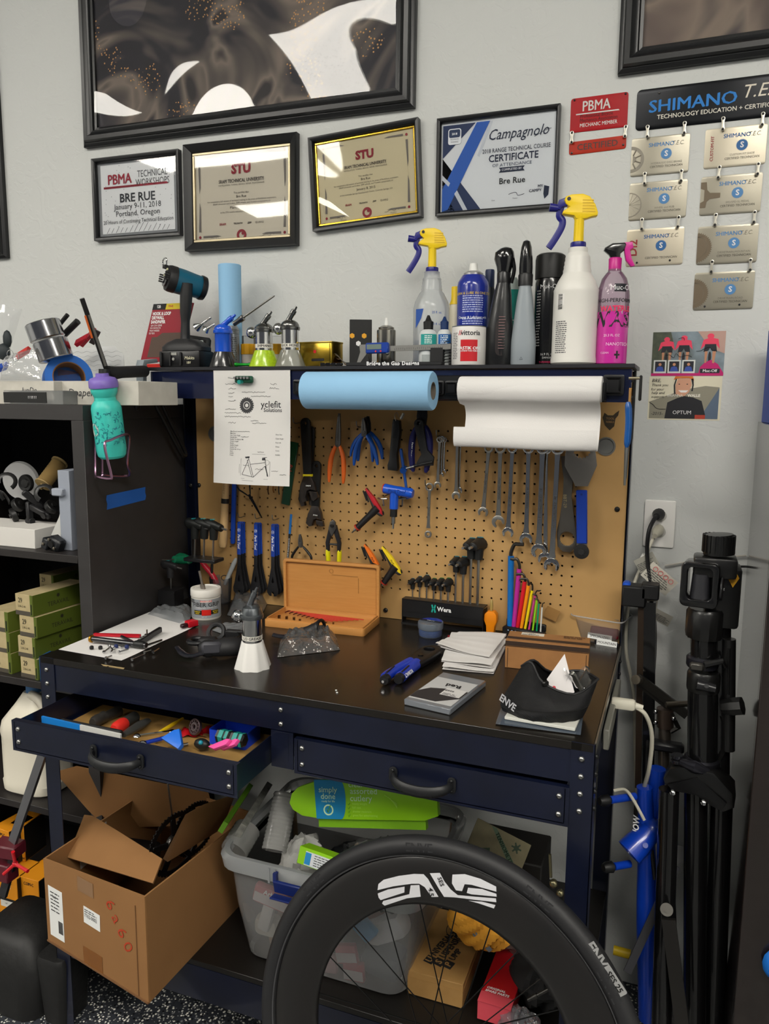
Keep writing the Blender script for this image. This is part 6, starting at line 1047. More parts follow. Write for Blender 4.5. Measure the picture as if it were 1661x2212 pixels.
GREEN_='g';XS=[(882,1254,.026,1),(903,1250,.026,1),(925,1248,.028,1),(911,1256,.026,0),(935,1256,.028,0),(960,1256,.028,0)]
XS=[(880,1255,.022),(898,1251,.022),(915,1249,.024),(927,1256,.024),(943,1256,.025),(960,1257,.027),(979,1212,.031),(999,1214,.034),(1019,1176,.040),(1040,1176,.043)]
rows_=('smallest, leftmost','second','third','fourth','fifth','sixth','seventh, first of the middle pair','eighth, second of the middle pair','ninth, first of the tallest pair','tenth, largest and rightmost')
for i,(x,y,w) in enumerate(XS):
    lx=L*(.09+.0895*i);base=T @ Vector((lx,.024,0));ztop=oy(base.y,x,y).z;thandle(Matrix.Translation((base.x,base.y,ztop)) @ Euler((0,0,radians(-14))).to_matrix().to_4x4(),'cross handled hex driver in the black rack, '+rows_[i],ztop-ZT-.02,w*1.5,'cross handled hex drivers in the black rack',mat('1b1c1d',.45),r=.0014+.00028*i,col='2090a8' if i in (0,1,2,6,7,8,9) else '28883c')
# left rack with black/green T handles
for i,(x,y) in enumerate(((410,1128),(430,1128),(450,1130))):
    p=oy(-.15,x+12,y+6);t=thandle(Matrix.Translation(p) @ Euler((radians(4),0,radians(78))).to_matrix().to_4x4(),'large black cross handle key hanging at the left post, %s' % ('front','middle','rear')[i],.10,.062,'black and green cross handle keys at the left post',mat('161817',.45),r=.0030)
    if i == 0:MB().text('X',.022,T=frame((-.0085,-.0,.0),(0,-1,0),(0,0,1)),bold=.03).build('green_logo',mat('109080',.5),t)
t=thing('wall_bracket','dark bracket on the left post carrying the black cross handle keys','bracket',oy(-.16,440,1208));MB().box((0,0,0),(.10,.05,.010),bev=.002).box((-.052,.04,.05),(.004,.04,.11)).build('bracket',RK,t);
c=oz(ZT,372,1318);t=thing('key_stand','low black wire stand in the shade at the left end of the pegboard','stand',c);MB().box((0,0,.06),(.055,.05,.006)).box((0,-.025,.04),(.055,.002,.036)).box((0,0,.003),(.07,.06,.004)).box((-.025,0,.032),(.003,.04,.06)).box((.025,0,.032),(.003,.04,.06)).build('stand',RK,t)
p=oy(c.y-.01,368,1222);t=thandle(Matrix.Translation(p) @ Euler((0,0,radians(80))).to_matrix().to_4x4(),'black cross handle key in the low black stand, left of the green one',p.z-ZT-.065,.055,'keys in the low stand',mat('1c1c1e',.4),r=.002);p=oy(c.y+.03,398,1208);t=thandle(Matrix.Translation(p) @ Euler((0,8,radians(76))).to_matrix().to_4x4(),'green cross handle key in the low black stand',p.z-ZT-.065,.06,'keys in the low stand',mat('0a6444',.4),r=.002)
# cup with pens and red pliers
c=oz(ZT,478,1300);t=thing('pen_cup','clear cup of pens and pliers behind the paste tub','cup',c);MB().lathe([(.026,0),(.028,.003),(.034,.075),(.033,.075),(.027,.004)],24).build('cup',film(milk=.3,gloss=1.,base='8c8c90'),t);Hc=.012
def stick(name,label,cat,p0,p1,dz,fn):
    a_,b_=oy(c.y+dz,*p0),oy(c.y+dz,*p1);t=thing(name,label,cat,a_);fn(t,b_-a_);return t
stick('marker_pen','grey marker pen leaning out of the cup to the right','pen',(486,1262),(510,1206),0,lambda t,d:MB().prof((0,0,0),d,[(.0055,0),(.006,.01),(.0065,.03),(.007,d.length*.8),(.005,d.length*.95),(.003,d.length)],14).build('barrel',mat('a8acac',.35),t))
stick('ballpoint_pen','black capped clear pen standing in the cup','pen',(457,1262),(458,1214),0,lambda t,d:(MB().prof((0,0,0),d*.55,[(.0035,0),(.0035,d.length*.55)],8).build('barrel',mat('b0a8a4',.3),t),MB().prof(d*.5,d,[(.0042,0),(.0042,d.length*.35),(.002,d.length*.5)],10).build('cap',BLACK,t)))
stick('red_handled_cutter','red plastic handle leaning in the cup, left of the pens','cutter',(468,1262),(436,1212),.0,lambda t,d:MB().tube(smooth([(0,0,0),d*.4+Vector((.006,0,0)),d*.8,d],4),[.009,.0095,.009,.0085]+[.008]*9,10,sc=(1,.6)).build('handle',mat('b0142c',.35),t));stick('scissor_loop','thin dark scissor handle loop at the right of the cup','scissors',(476,1262),(492,1240),0,lambda t,d:MB().tube([d*.6+Vector((.012*cos(q),0,.008*sin(q))) for q in [2*pi*i/16 for i in range(16)]],.0014,6,closed=True).build('loop',mat('44444a',.3,.6),t))
# blue putty tub
c=oz(ZT,924,1378);c+=Vector((.0,.022,0));r=.033;t=thing('cable_tub','round clear tub of blue cord with blue topped lid, in front of the black rack','tub',c);MB().lathe([(r*.9,0),(r*.94,.002),(r*.95,.022)],36).build('tub',film(milk=.3,gloss=1.,base='a8b4c4'),t);MB().lathe([(r*.97,.020),(r,.022),(r,.035),(r*.97,.037),(0,.0375)],36).build('lid',film(milk=.55,gloss=1.,base='a4b0c0'),t)
b=MB();[b.tube([(r*.84*cos(q),r*.84*sin(q),.003+.0022*i) for q in [2*pi*j/28 for j in range(28)]],.0013,5,closed=True) for i in range(8)];b.build('blue_cord',mat('1c5cb4',.5),t);MB().shape([circ(0,0,r*.9,28,0,pi)],.0006,Tm((0,0,.0382),(0,0,-10))).build('lid_label',mat('1c2c90',.4),t);MB().shape([(-r*.9,-.004),(r*.9,-.004),(r*.88,.006),(-r*.88,.006)],.0004,Tm((0,0,.0388),(0,0,-10))).build('lid_stripe',mat('161a2c',.4),t);MB().text('0.7 mm',.007,T=Tm((0,.001,.0392),(0,0,170)),bold=.02).build('lettering',WINK,t)
# orange clamp thing and red card
c=oz(ZT,1060,1366);t=thing('orange_tool','orange plastic squeeze tool with a translucent tip, between the rack and the coloured keys','tool',c);MB().shape([(-.010,0),(.010,0),(.012,.02),(.017,.032),(.016,.05),(.010,.058),(-.008,.058),(-.016,.05),(-.017,.034),(-.011,.02)],.024,frame((0,0,0),(1,0,0),(0,0,1)),bev=.003).build('body',mat('e0820c',.35),t);MB().lathe([(.0035,.056),(.0045,.07),(.0035,.085),(.001,.088)],10).build('tip',mat('a0884c',.3),t)
t=thing('red_card','red edged booklet beneath the napkins','booklet',oz(ZT,985,1385));MB().box((0,0,.004),(.04,.05,.008),(0,0,20),bev=.001).build('cover',mat('8c1420',.4),t)
# coloured hex key fan
T,L=FT((1092,1370),(1172,1385));t=thing('key_holder','black slotted holder of coloured hex keys behind the cardboard box','holder',T=T);MB().box((L/2,0,.012),(L+.012,.022,.024),(0,0,0),bev=.004).box((L/2,.012,.030),(L+.006,.008,.02),bev=.002).build('holder',mat('141416',.4),t);b=MB();[b.box((.012+i*L*.1,-.0115,.016),(.004,.001,.003),bev=.0005) for i in range(8)];b.build('size_marks',mat('8ca8c8',.5),t)
KY=[('0c64b0',1101,1196,.0080,(1131,1180),'thick blue'),('b02890',1119,1225,.0062,(1102,1210),'purple'),('cc1828',1131,1253,.0052,(1114,1243),'red'),('ec8c10',1139,1262,.0045,(1122,1253),'orange'),('e4cc10',1147,1273,.0036,(1146,1262),'yellow'),('c04088',1153,1284,.0026,(1168,1277),'small pink'),('88c820',1157,1292,.0026,(1150,1285),'lime green'),('0c9060',1161,1302,.0024,(1153,1294),'dark green'),('d0d0cc',1168,1310,.0021,(1176,1303),'white, smallest')]
for i,(cl,x,y,R,q,nm) in enumerate(KY):
    X0=T @ Vector((.010+i*L*.105,.004-.0006*i,.022));top=oy(X0.y,x+3,y);q_=oy(X0.y-.004,*q);kt=thing('hex_key',nm+' hex key in the coloured fan','hex key',X0,group='coloured hex keys in the black holder');d=top-X0
    MB().cyl((0,0,0),d*.97,R*.95,R,12).build('sleeve',mat(cl,.35),kt);e=q_-X0;MB().tube(smooth([d*.95,d*1.02,d*1.03+(e-d)*.25+Vector((0,0,R*1.6)),d+(e-d)*.6+Vector((0,0,R*1.6)),e+Vector((0,0,R*.6))],4),R*.62,7).build('steel_bend',mat('3c3a38',.4,.8),kt)
# napkins
def napkin(P,z,m,label,seed,H=.003):
    Q=[oz(ZT,*q) for q in P];t=thing('napkin',label,'napkin',Q[0]+Vector((0,0,z)),group='folded white napkins');rd=random.Random(seed);a_,b_=rd.uniform(0,5),rd.uniform(0,5)
    f=lambda s:(lambda u,v:tuple((Q[0]*(1-u)*(1-v)+Q[1]*u*(1-v)+Q[2]*u*v+Q[3]*(1-u)*v)-Q[0]+Vector((0,0,s*H+.0025*sin(5*u+a_)*sin(4*v+b_)*s+.001*s*sin(30*v)))))
    b=MB();b.grid(f(1),14,14).grid(f(0),14,14);b.build('fold',m,t,ang=60)
for i,(P,l_) in enumerate(((((955,1446),(1066,1456),(1092,1400),(985,1385)),'bottom napkin of the crumpled stack'),(((953,1436),(1060,1450),(1096,1388),(975,1376)),'middle napkin of the crumpled stack'),(((940,1408),(1056,1438),(1094,1384),(992,1378)),'flat folded top napkin of the stack'))):napkin(P,.0005+.007*i,WT2,l_,i,.005)
# cardboard box on the bench
P=[oz(ZT,1090,1442),oz(ZT,1270,1461)];T=frame(P[0],P[1]-P[0],Vector((0,0,1)).cross(P[1]-P[0]),(0,0,1));L=(P[1]-P[0]).length;D=.075;h=oy(P[0].y,1090,1382).z-ZT;KB=mat('9c6e40',.8,noise=(30,.3,'8e6238'),bump=(200,.1,.0003))
t=thing('cardboard_box','brown cardboard parts box with a dark lid stripe, right end of the bench top','box',T=T);MB().box((L/2,D/2,h/2),(L,D,h),bev=.0012).build('box',KB,t);MB().box((L/2,-.0003,h*.90),(L,.0006,h*.16)).box((L/2,D*.3,h+.0002),(L,D*.22,.0006)).box((L+.0003,D/2,h*.5),(.0006,D*.14,h*.6)).build('dark_stripe',mat('33241a',.6),t);MB().box((L*.03,-.0006,h*.38),(.0008,.0008,h*.7)).box((L/2,-.0006,h*.80),(L,.0008,.0008)).box((L*.97,-.0006,h*.38),(.0008,.0008,h*.7)).build('seam',mat('2c1c10',.8),t)
MB().box((L*.30,D*.80,h+.0004),(L*.28,D*.24,.0006)).build('label',mat('d4d0c4',.6),t);MB().text('1699<',.008,T=Tm((L*.28,D*.82,h+.0009),(0,0,180)),bold=.03).build('lettering',INK,t);b=MB();rows(b,L*.68,L*.95,D*.9,4,.005,.0032,3,h+.0006);b.build('fine_print',mat('3a2a1c',.8),t)
b=MB();rows(b,L*.17,L*.43,D*.74,2,.004,.0026,5,h+.0009);b.build('label_print',INK,t)
# plastic container with labelled bags
c=oz(ZT,1285,1390)+Vector((.01,.035,0));t=thing('plastic_container','clear takeaway container of labelled part bags at the back right corner of the bench','container',c,(0,0,-12));hc_=.066
rg=[[(x,y,z) for x,y in rrect(-w,-d,w,d,.014,4)] for z,w,d in ((0,.046,.030),(.004,.048,.032),(hc_*.92,.058,.042),(hc_*.95,.064,.048),(hc_,.066,.050))];MB().loft(rg,cap=False).flat([(p[0],p[1],.001) for p in rg[0]]).build('tub',film(milk=.2,gloss=.8,fres=1.35,base='f0f0f0'),t);b=MB();b.tube([(x,y,hc_) for x,y in rrect(-.066,-.050,.066,.050,.016,5)],.0018,6,closed=True);b.build('rim',film(milk=.5,gloss=1.),t)
t2=thing('part_bag','dark red packet with a printed name label inside the plastic container','packet',oy(c.y-.030,1300,1376),(78,0,-10));MB().box((.005,.012,0),(.070,.026,.008),bev=.003).build('packet',mat('6c1420',.4),t2);MB().box((-.004,.0,.0056),(.06,.014,.0006)).build('label',PAPER,t2);MB().text('SPECIALIZED',.0085,T=Tm((-.004,0,.0062)),bold=.01).build('lettering',INK,t2)
t2=thing('part_bag','dark bag with a white mountain label in front of the red packet','packet',oy(c.y-.042,1309,1396),(78,0,-10));MB().box((.0,-.004,0),(.06,.034,.008),bev=.003).build('packet',mat('14161c',.2,coat=.4,bump=(60,.6,.004)),t2);MB().box((.002,.008,.0046),(.05,.014,.0006)).build('label',PAPER,t2);MB().text('MOUNTAIN',.0085,T=Tm((.002,.008,.0052)),bold=.01).build('lettering',INK,t2)
t2=thing('white_roll','folded white paper and clear sheet rising out of the plastic container','paper',c+Vector((0,.012,.05)),(0,0,-20));MB().grid(lambda u,v:(-.03+.055*u,.010*sin(3*u),-.01+.052*v*(1-.45*u)),10,4).build('paper',mat('d4d0d4',.7),t2);MB().grid(lambda u,v:(-.052+.105*u,-.022+.03*v,.016+.010*v+.006*sin(4*u)),12,4).build('clear_sheet',film(milk=.5,base='b8b4ac',gloss=1.),t2);t3=thing('brown_note','brown paper scrap with pencil words pinned beside the coloured hex keys','note',oy(-.01,1192,1316));MB().box((0,0,-.012),(.034,.002,.03),(6,20,0)).build('note',mat('9c7440',.8),t3)
# locking pliers with blue grips
KBL=mat('1434a4',.35);T,L=FT((862,1478),(950,1412));t=thing('hose_pliers','black pliers with thick blue grips and a big ring jaw lying on the bench top','pliers',T=T)
for s,(x0,y0) in ((0,(0,0)),(1,(-.018,.024))):
    b=MB();b.tube(smooth([(x0,y0,.013),(x0+.03,y0+.004*s,.014),(L*.46,y0*.6+.004,.014)],5),[.0115,.0125,.0125,.012,.0115,.011,.011,.0115,.012,.0125,.012],14,sc=(1,.85));b.build('grip',KBL,t);MB().tube([(x0-.008,y0-.001,.013),(x0+.004,y0,.013)],[.010,.0122],12).build('grip_end',mat('18181a',.4),t);MB().box((x0+.03,y0+.003*s,.0245),(.045,.004,.003),(0,0,4),bev=.001).build('grip_inlay',BLACK,t)
MB().text('KOBALT',.0105,T=frame((.026,-.0105,.018),(-1,-.02,0),(0,-.5,-.6)),bold=.03).build('lettering',WINK,t);MB().shape([[(L*.42,-.008),(L*.62,-.014),(L*.85,-.016),(L*.98,-.004),(L*1.02,.012),(L*.90,.034),(L*.7,.036),(L*.42,.028)],circ(L*.84,.012,.013,18)],.016,Tm((0,0,.013)),bev=.003).build('jaw_head',mat('17171a',.35,.5),t);MB().cyl((L*.60,.01,.018),(L*.60,.01,.024),.006,n=16).build('pivot',DSTEEL,t);MB().cyl((-.020,.023,.012),(-.032,.023,.012),.003,n=8).build('release_stud',CHROME,t)
# clear flat case
T,L=FT((872,1523),(972,1546));P3=oz(ZT,1035,1480);D=(P3-oz(ZT,972,1546)).length;t=thing('blade_case','flat clear plastic case with red word insert card, front of the bench top','case',T=T);MB().box((L/2,D/2,.0065),(L,D,.013),bev=.002).build('shell',film(milk=.4,gloss=1.,base='dce4f0',fres=1.5),t)
MB().box((L*.5,D*.44,.0136),(L*.92,D*.74,.0006)).build('insert_card',mat('b4b4b4',.6),t);MB().shape([(L*.04,D*.30),(L*.2,D*.44),(L*.5,D*.5),(L*.96,D*.52),(L*.96,D*.30),(L*.6,D*.1),(L*.04,D*.1)],.0006,Tm((0,0,.0141))).build('dark_shape',mat('2c2a2c',.6),t);MB().text('Red',.022,T=Tm((L*.55,D*.62,.0145),(0,0,180)),bold=.03,shear=-.2).build('lettering',INK,t);MB().box((L*.72,D*.42,.0148),(L*.42,D*.22,.0006)).build('price_label',mat('c8c6c4',.6),t)
b=MB();b.text('9568',.010,T=Tm((L*.62,D*.45,.0153),(0,0,180)),bold=.03);rows(b,L*.55,L*.92,D*.36,2,.006,.0035,2,.0153);b.build('label_print',INK,t)
# black mesh pouch on a zip bag
P=[(1070,1566),(1254,1590),(1262,1530),(1092,1500)];Q=[oz(ZT,*q) for q in P];t=thing('flat_zip_bag','flat clear zip bag with white inserts under the black pouch','bag',Q[0]);MB().grid(lambda u,v:tuple(Q[0]*(1-u)*(1-v)+Q[1]*u*(1-v)+Q[2]*u*v+Q[3]*(1-u)*v-Q[0]+Vector((0,0,.002+.001*sin(7*u)*sin(5*v)))),10,10).build('film',film(milk=.5,gloss=1.,base='8c9cb0'),t)
a_=oz(ZT,1092,1556)-Q[0];e_=oz(ZT,1244,1582)-Q[0];MB().box(((a_.x+e_.x)/2,(a_.y+e_.y)/2+.03,.0065),((e_-a_).length,.07,.006),(0,0,math.degrees(atan2(e_.y-a_.y,e_.x-a_.x))),bev=.001).build('white_insert',mat('c8c8c0',.6),t)
MESH=mat('141415',.6,wave=(260,.8,.001,'DIAGONAL'),noise=(60,.3,'1b1b1d'));T,L=FT((1100,1545),(1265,1555),ZT+.010);t=thing('mesh_pouch','open black ribbed fabric pouch with white lettering, right front of the bench top','pouch',T=T)
# body: two standing walls leaning open
def wall(P,n=16,th=.0018):
    S=[smooth(r,n//(len(r)-1)) for r in P];m_=min(len(s) for s in S)
    return [[s[i] for i in range(m_)] for s in S]
R=wall([[(-.012,.020,.0),(.03,-.016,.0),(.085,-.022,.0),(.13,.0,.0),(.145,.04,.0)],[(-.016,.018,.018),(.03,-.020,.020),(.085,-.026,.022),(.137,.0,.022),(.155,.045,.024)],[(.004,.035,.052),(.035,.010,.058),(.08,.002,.030),(.132,.006,.038),(.165,.05,.052)],[(.022,.045,.082),(.04,.032,.094),(.062,.02,.060),(.120,.012,.044),(.168,.052,.062)]])
def sheetf(R):return lambda u,v:R[min(len(R)-1,int(round(v*(len(R)-1))))][int(round(u*(len(R[0])-1)))]
V2=smooth;rows3=[[R[j][i] for j in range(len(R))] for i in range(len(R[0]))];cols=[smooth(c2,5) for c2 in rows3];nv=len(cols[0])-1;nu=len(cols)-1
MB().grid(lambda u,v:tuple(cols[int(round(u*nu))][int(round(v*nv))]+Vector((0,0,.0012*sin(9*u*6+v*4)))),nu,nv).build('front_panel',MESH,t,ang=60)
R2=[[(-.012,.020,.0),(.02,.062,.0),(.08,.085,.0),(.125,.075,.0),(.145,.04,.0)],[(-.016,.018,.018),(.02,.066,.022),(.08,.095,.03),(.135,.085,.03),(.155,.045,.024)],[(.004,.035,.052),(.034,.066,.062),(.075,.090,.050),(.135,.09,.05),(.165,.05,.052)],[(.022,.045,.082),(.046,.060,.090),(.080,.085,.060),(.14,.094,.062),(.168,.052,.062)]]
R2=[smooth(r,4) for r in R2];cols2=[smooth([R2[j][i] for j in range(4)],5) for i in range(len(R2[0]))];MB().grid(lambda u,v:tuple(cols2[int(round(u*(len(cols2)-1)))][int(round(v*15))]),len(cols2)-1,15).build('back_panel',mat('0e0e0f',.7),t,ang=60)
MB().tube([c2[-1] for c2 in cols]+[c2[-1] for c2 in cols2][::-1][1:-1],.0024,6,closed=True).build('hem',mat('1a1a1c',.6),t);MB().tube([cols[i][nv//3] for i in range(nu+1)],.0012,5).build('zip_line',BLACK,t);MB().box(tuple(cols[nu//2][-1]+Vector((.004,-.004,0))),(.014,.006,.010),(0,0,30),bev=.002).build('zip_pull',mat('0c0c0c',.3),t)
cf=lambda u,v:tuple(Vector(cols[int(round(max(0,min(1,u))*nu))][int(round(max(0,min(1,v))*nv))])+Vector((-.002,-.003,.001)))
X=frame(Vector((-.008,.004,.024)),(.75,-.62,.14),(.1,.25,1));MB().text('ENVE',.019,T=X @ Tm((.010,.0,.006),(0,0,-25)),bold=.03,sx=.9).build('lettering',mat('a4a4a8',.6),t)
t=thing('paper_tag','white pointed card with a red dot sticking out of the black pouch','card',T=T @ Tm((.098,.045,.045),(62,-24,16)));MB().shape([(-.022,-.02),(.018,-.02),(.036,.052),(-.018,.024)],.0008).build('card',mat('d4d0d0',.6),t);MB().shape(circ(-.013,.004,.0035,12),.0006,Tm((0,0,.0006))).build('red_dot',mat('c02034',.5),t)
t=thing('plastic_wrap','crumpled clear wrap inside the black pouch','wrap',T=T @ Tm((.115,.05,.030)));rd=random.Random(6);MB().grid(lambda u,v:(-.01+.045*u+.004*sin(9*v),-.02+.04*v,.03+.016*sin(6*u+3*v)+.006*sin(15*v)),14,14).build('film',film(milk=.25,gloss=1.,fres=1.6,base='8c8a84'),t,ang=12)
# crumbs
for i,p_ in enumerate(((726,1492),(728,1497))):t=thing('plastic_crumb',('tiny white crumb near the middle of the bench top, behind the other','tiny white crumb near the middle front of the bench top')[i],'crumb',oz(ZT,*p_));MB().box((0,0,.001),(.004,.0025,.002),(0,0,20),bev=.0005).build('crumb',WHITE,t)
# ---------------------------------------------------------------- bottle hanging off the shelf end, bar clamp
PX=-.415
V3=Vector
bt,bb=ox(PX,222,820),ox(PX,243,988);t=thing('water_bottle','teal cycling bottle with purple cap and squiggle print hanging at the left shelf end','bottle',bb);ax=(bt-bb);L=ax.length;X=frame((0,0,0),V3((1,0,0)),ax.normalized().cross(V3((1,0,0))),ax.normalized());X=frame((0,0,0),ax.cross(V3((0,1,0))),(0,1,0),ax.normalized())
r=.0365;TL=mat('3cc0b4',.4);fl=lambda s:[(r*.80,0),(r*.93,.006),(r,.02),(r,L*.64),(r*.93,L*.69),(r*.72,L*.74),(r*.70,L*.78),(r*.86,L*.84),(r*.88,L*.90),(r*.86,L*.91)]
MB(X).lathe(fl(0),16).build('body',TL,t,ang=25);MB(X).lathe([(r*.94,L*.90),(r*.96,L*.915),(r*.95,L*.985),(r*.80,L*1.02),(r*.45,L*1.04),(r*.42,L*1.08),(0,L*1.08)],28).build('cap',mat('7c66b8',.4),t)
b=MB(X);rd=random.Random(8);cl=X.inverted() @ (CAM-bb);a=atan2(cl.y,cl.x)
for i in range(70):
    f=cylmap(r,rd.uniform(.18,.60)*L,0,.0004);a0=a+rd.uniform(-1.1,1.1);th=rd.uniform(0,3.14);l=.0085;P=[]
    for k in range(6):s=(k/5-.5)*l;w_=.0016*sin(k*1.6);P.append(((s*cos(th)-w_*sin(th)),(s*sin(th)+w_*cos(th))));
    b.tube([((r+.0003)*cos(a0+p[0]/r),(r+.0003)*sin(a0+p[0]/r),rd and f(0,0)[2]+p[1]) for p in P],.0006,3)
b.build('squiggle',mat('1c6c84',.5),t);f=lambda u,v:((r+.0006)*cos(a-1.15+u/r),(r+.0006)*sin(a-1.15+u/r),L*.38+v);c_=circ(0,0,.017,16)+[(.016,-.032)];MB(X).add([f(*p) for p in circ(0,0,.016,16)],[tuple(range(16))]).build('white_patch',mat('b8c4bc',.5),t)
t=thing('bottle_cage','pink metal wire bottle cage clipped round the foot of the teal bottle','bottle cage',bb);PKM=mat('b088a4',.28,1.);g=lambda x,y,d=0:ox(PX+d,x,y)-bb
MB().tube(smooth([g(206,925,-.035),g(206,1022,-.035),g(212,1030,0),g(238,1034,.045),g(240,1025,.05),(g(226,962,.05)),g(240,950,.05),g(272,938,.045),g(279,948,.03),g(275,1000,.02),g(280,1020,.0),g(272,1028,-.02),g(226,1026,-.03),g(221,1018,-.035),g(220,925,-.035)],5),.0032,8).build('wire',PKM,t)
t=thing('bar_clamp','bar clamp with black orange-striped bar, grey jaw and long black arm gripping the shelf end','clamp',ox(PX,235,812));o=t.location;g=lambda x,y,d=0,X_=None:ox((PX if X_ is None else X_)+d,x,y)-o
MB().tube([g(177,645),g(232,805)],.0085,4,sc=(.9,.7)).build('bar',mat('141414',.4),t);MB().tube([g(184,682,.008),g(199,730,.008)],.003,4).build('orange_stripe',mat('d0601c',.5),t);MB().tube([g(192,680,.004),g(228,790,.004)],.004,4).build('steel_rail',mat('8c8a86',.35,.9),t)
MB().tube([g(232,800),g(245,806),g(262,804),g(312,802,0,-.43)],[.012,.017,.015,.0155],14).build('grip',mat('18181a',.7,bump=(90,.5,.001)),t);MB().cyl(g(226,818),g(226,798),.014,n=14).build('mount',BLACK,t)
jm=mat('7c868c',.4);MB().shape([(-.026,0),(-.020,.014),(.036,.020),(.040,.010),(-.008,.004),(-.012,-.05),(-.026,-.05)],.024,frame(V3((XL-.004,-.175,SZ+.004))-o,(0,1,0),(0,0,1)),bev=.002).build('jaw',jm,t)
MB().shape([(0,0),(.022,0),(.018,-.045),(.010,-.058),(-.004,-.05)],.022,frame(V3((XL-.016,-.205,SZ-.045))-o,(0,1,0),(0,0,1)),bev=.003).build('lower_jaw',BLACK,t);q0=V3((XL-.016,-.205,SZ-.10))-o;MB().ball(q0,.015,12,(.8,.8,1.2)).build('knob',mat('1c1c1e',.3),t);MB().cyl(q0+V3((0,.004,.014)),q0+V3((0,.004,.021)),.012,n=14).build('orange_ring',mat('e06c14',.4),t)
MB().tube(smooth([ox(-.42,345,862)-o,ox(-.42,370,915)-o,ox(-.42,400,975)-o,ox(-.42,397,984)-o,ox(-.42,388,972)-o,ox(-.42,358,915)-o,ox(-.42,333,868)-o],4),.0058,8,closed=True).build('arm_loop',mat('121212',.45),t)
# blue masking tape label on the bookcase side
p0,p1,p2=ox(KX+.0008,231,1101),ox(KX+.0008,316,1080),ox(KX+.0008,231,1070);t=thing('tape_strip','strip of blue masking tape stuck on the bookcase side','tape',T=frame(p0,p1-p0,p2-p0));w=(p1-p0).length;h=(p2-p0).length
MB().shape([(0,0),(w*.97,.001),(w,h*.3),(w*.98,h*.6),(w,h*.98),(w*.02,h),(0,h*.7),(.003,h*.4)],.0004).build('strip',mat('1c58a8',.7,bump=(200,.3,.0003)),t)
# ---------------------------------------------------------------- clutter on top of the bookcase
YK=-.385
def lbox(name,label,cat,p0,p1,yt,Y,dep,m,z=KT,dec=None):
    a_=oy(Y,*p0);e=oy(Y,*p1);w=e.x-a_.x;h=oy(Y,p0[0],yt).z-z;t=thing(name,label,cat,(a_.x,Y,z));MB().box((w/2,dep/2,h/2),(w,dep,h),bev=.0012).build('box',m,t);dec and dec(t,w,h);return t
CARD=mat('c8c4ba',.8,noise=(30,.3,'b8b4aa'));FR=lambda x,z:frame((x,-.0009,z),(1,0,0),(0,0,1))
lbox('label_box','low white cardboard box marked in ink, far left on top of the bookcase','box',(-160,862),(117,862),823,YK,.2,CARD,dec=lambda t,w,h:MB().text('JunDo',.020,T=FR(w*.82,h*.6),shear=.3).build('lettering',mat('44484c',.7),t))
lbox('label_box','low white cardboard box hand marked sandpaper, behind the hanging bottle','box',(121,868),(300,868),823,YK+.03,.16,CARD,dec=lambda t,w,h:MB().text('SanDpaper',.027,T=FR(w*.24,h*.5),shear=.25,sx=1.0).build('lettering',mat('38383c',.7),t))
lbox('parts_box','clear box with a black strip of small white figures, on the bookcase edge','box',(8,862),(137,866),843,YK-.02,.05,film(milk=.3,gloss=1.),dec=lambda t,w,h:(MB().box((w*.37,-.001,h*.5),(w*.72,.002,h*.75)).build('black_strip',BLACK,t),MB().text('? ? ?? ? ?',.009,T=frame((w*.5,-.0025,h*.5),(1,0,0),(0,0,1)),bold=.02).build('lettering',WINK,t)))
# foil tape rolls
def tape_roll(label,p0,p1,R,r0,Y,m,im,name='tape_roll',grp=None):
    a_,b_=oy(Y,*p0),oy(Y-.01,*p1);t=thing(name,label,'tape',a_,group=grp);d=(b_-a_)+V3((.0,.004,.0));MB().prof((0,0,0),d,[(r0,0),(R-.002,0),(R,.002),(R,d.length-.002),(R-.002,d.length),(r0,d.length),(r0,d.length*.3)],32).build('roll',m,t);MB().prof((0,0,0),d,[(r0-.002,.001),(r0,.001),(r0,d.length-.001),(r0-.002,d.length-.001)],24).build('core',im,t)
FOIL=mat('b0b0b4',.16,1.,bump=(30,.25,.001));CORE=mat('6c4c2c',.8)
tape_roll('upper roll of shiny foil tape leaning on the bookcase top',(104,733),(88,696),.044,.034,-.33,FOIL,CORE,grp='foil tape rolls');tape_roll('lower roll of shiny foil tape, under the upper one',(122,776),(105,736),.044,.034,-.33,FOIL,CORE,grp='foil tape rolls')
BTP=mat('1c68c4',.6);c=oy(-.30,146,812);t=thing('tape_roll','wide roll of blue painters tape lying tilted on the bookcase top','tape',T=Matrix.Translation((c.x,c.y,KT+.012)) @ Euler((radians(78),radians(0),radians(52))).to_matrix().to_4x4());MB().lathe([(.041,-.024),(.060,-.024),(.060,.024),(.041,.024),(.041,-.024)],44).build('roll',BTP,t);MB().lathe([(.0385,-.024),(.041,-.024),(.041,.024),(.0385,.024),(.0385,-.024)],36).build('core',mat('7c5430',.8),t)
t.location=(c.x,c.y,KT+.066)
p=oy(-.20,140,805);t=thing('wave_card','large white sheet with grey wave pattern propped behind the tapes','paper',T=frame(p,(1,.05,0),(0,.35,1)));MB().shape([(0,0),(.20,-.01),(.185,.05),(.15,.078),(.005,.070)],.0012).build('sheet',mat('c4c6c6',.7),t);b=MB()
for j in range(5):b.tube([(.01+.17*i/30,.008+.013*j+.0025*sin(i*1.1+j),.0009) for i in range(31)],.00035,3)
b.build('wave_line',mat('8a8e92',.7),t)
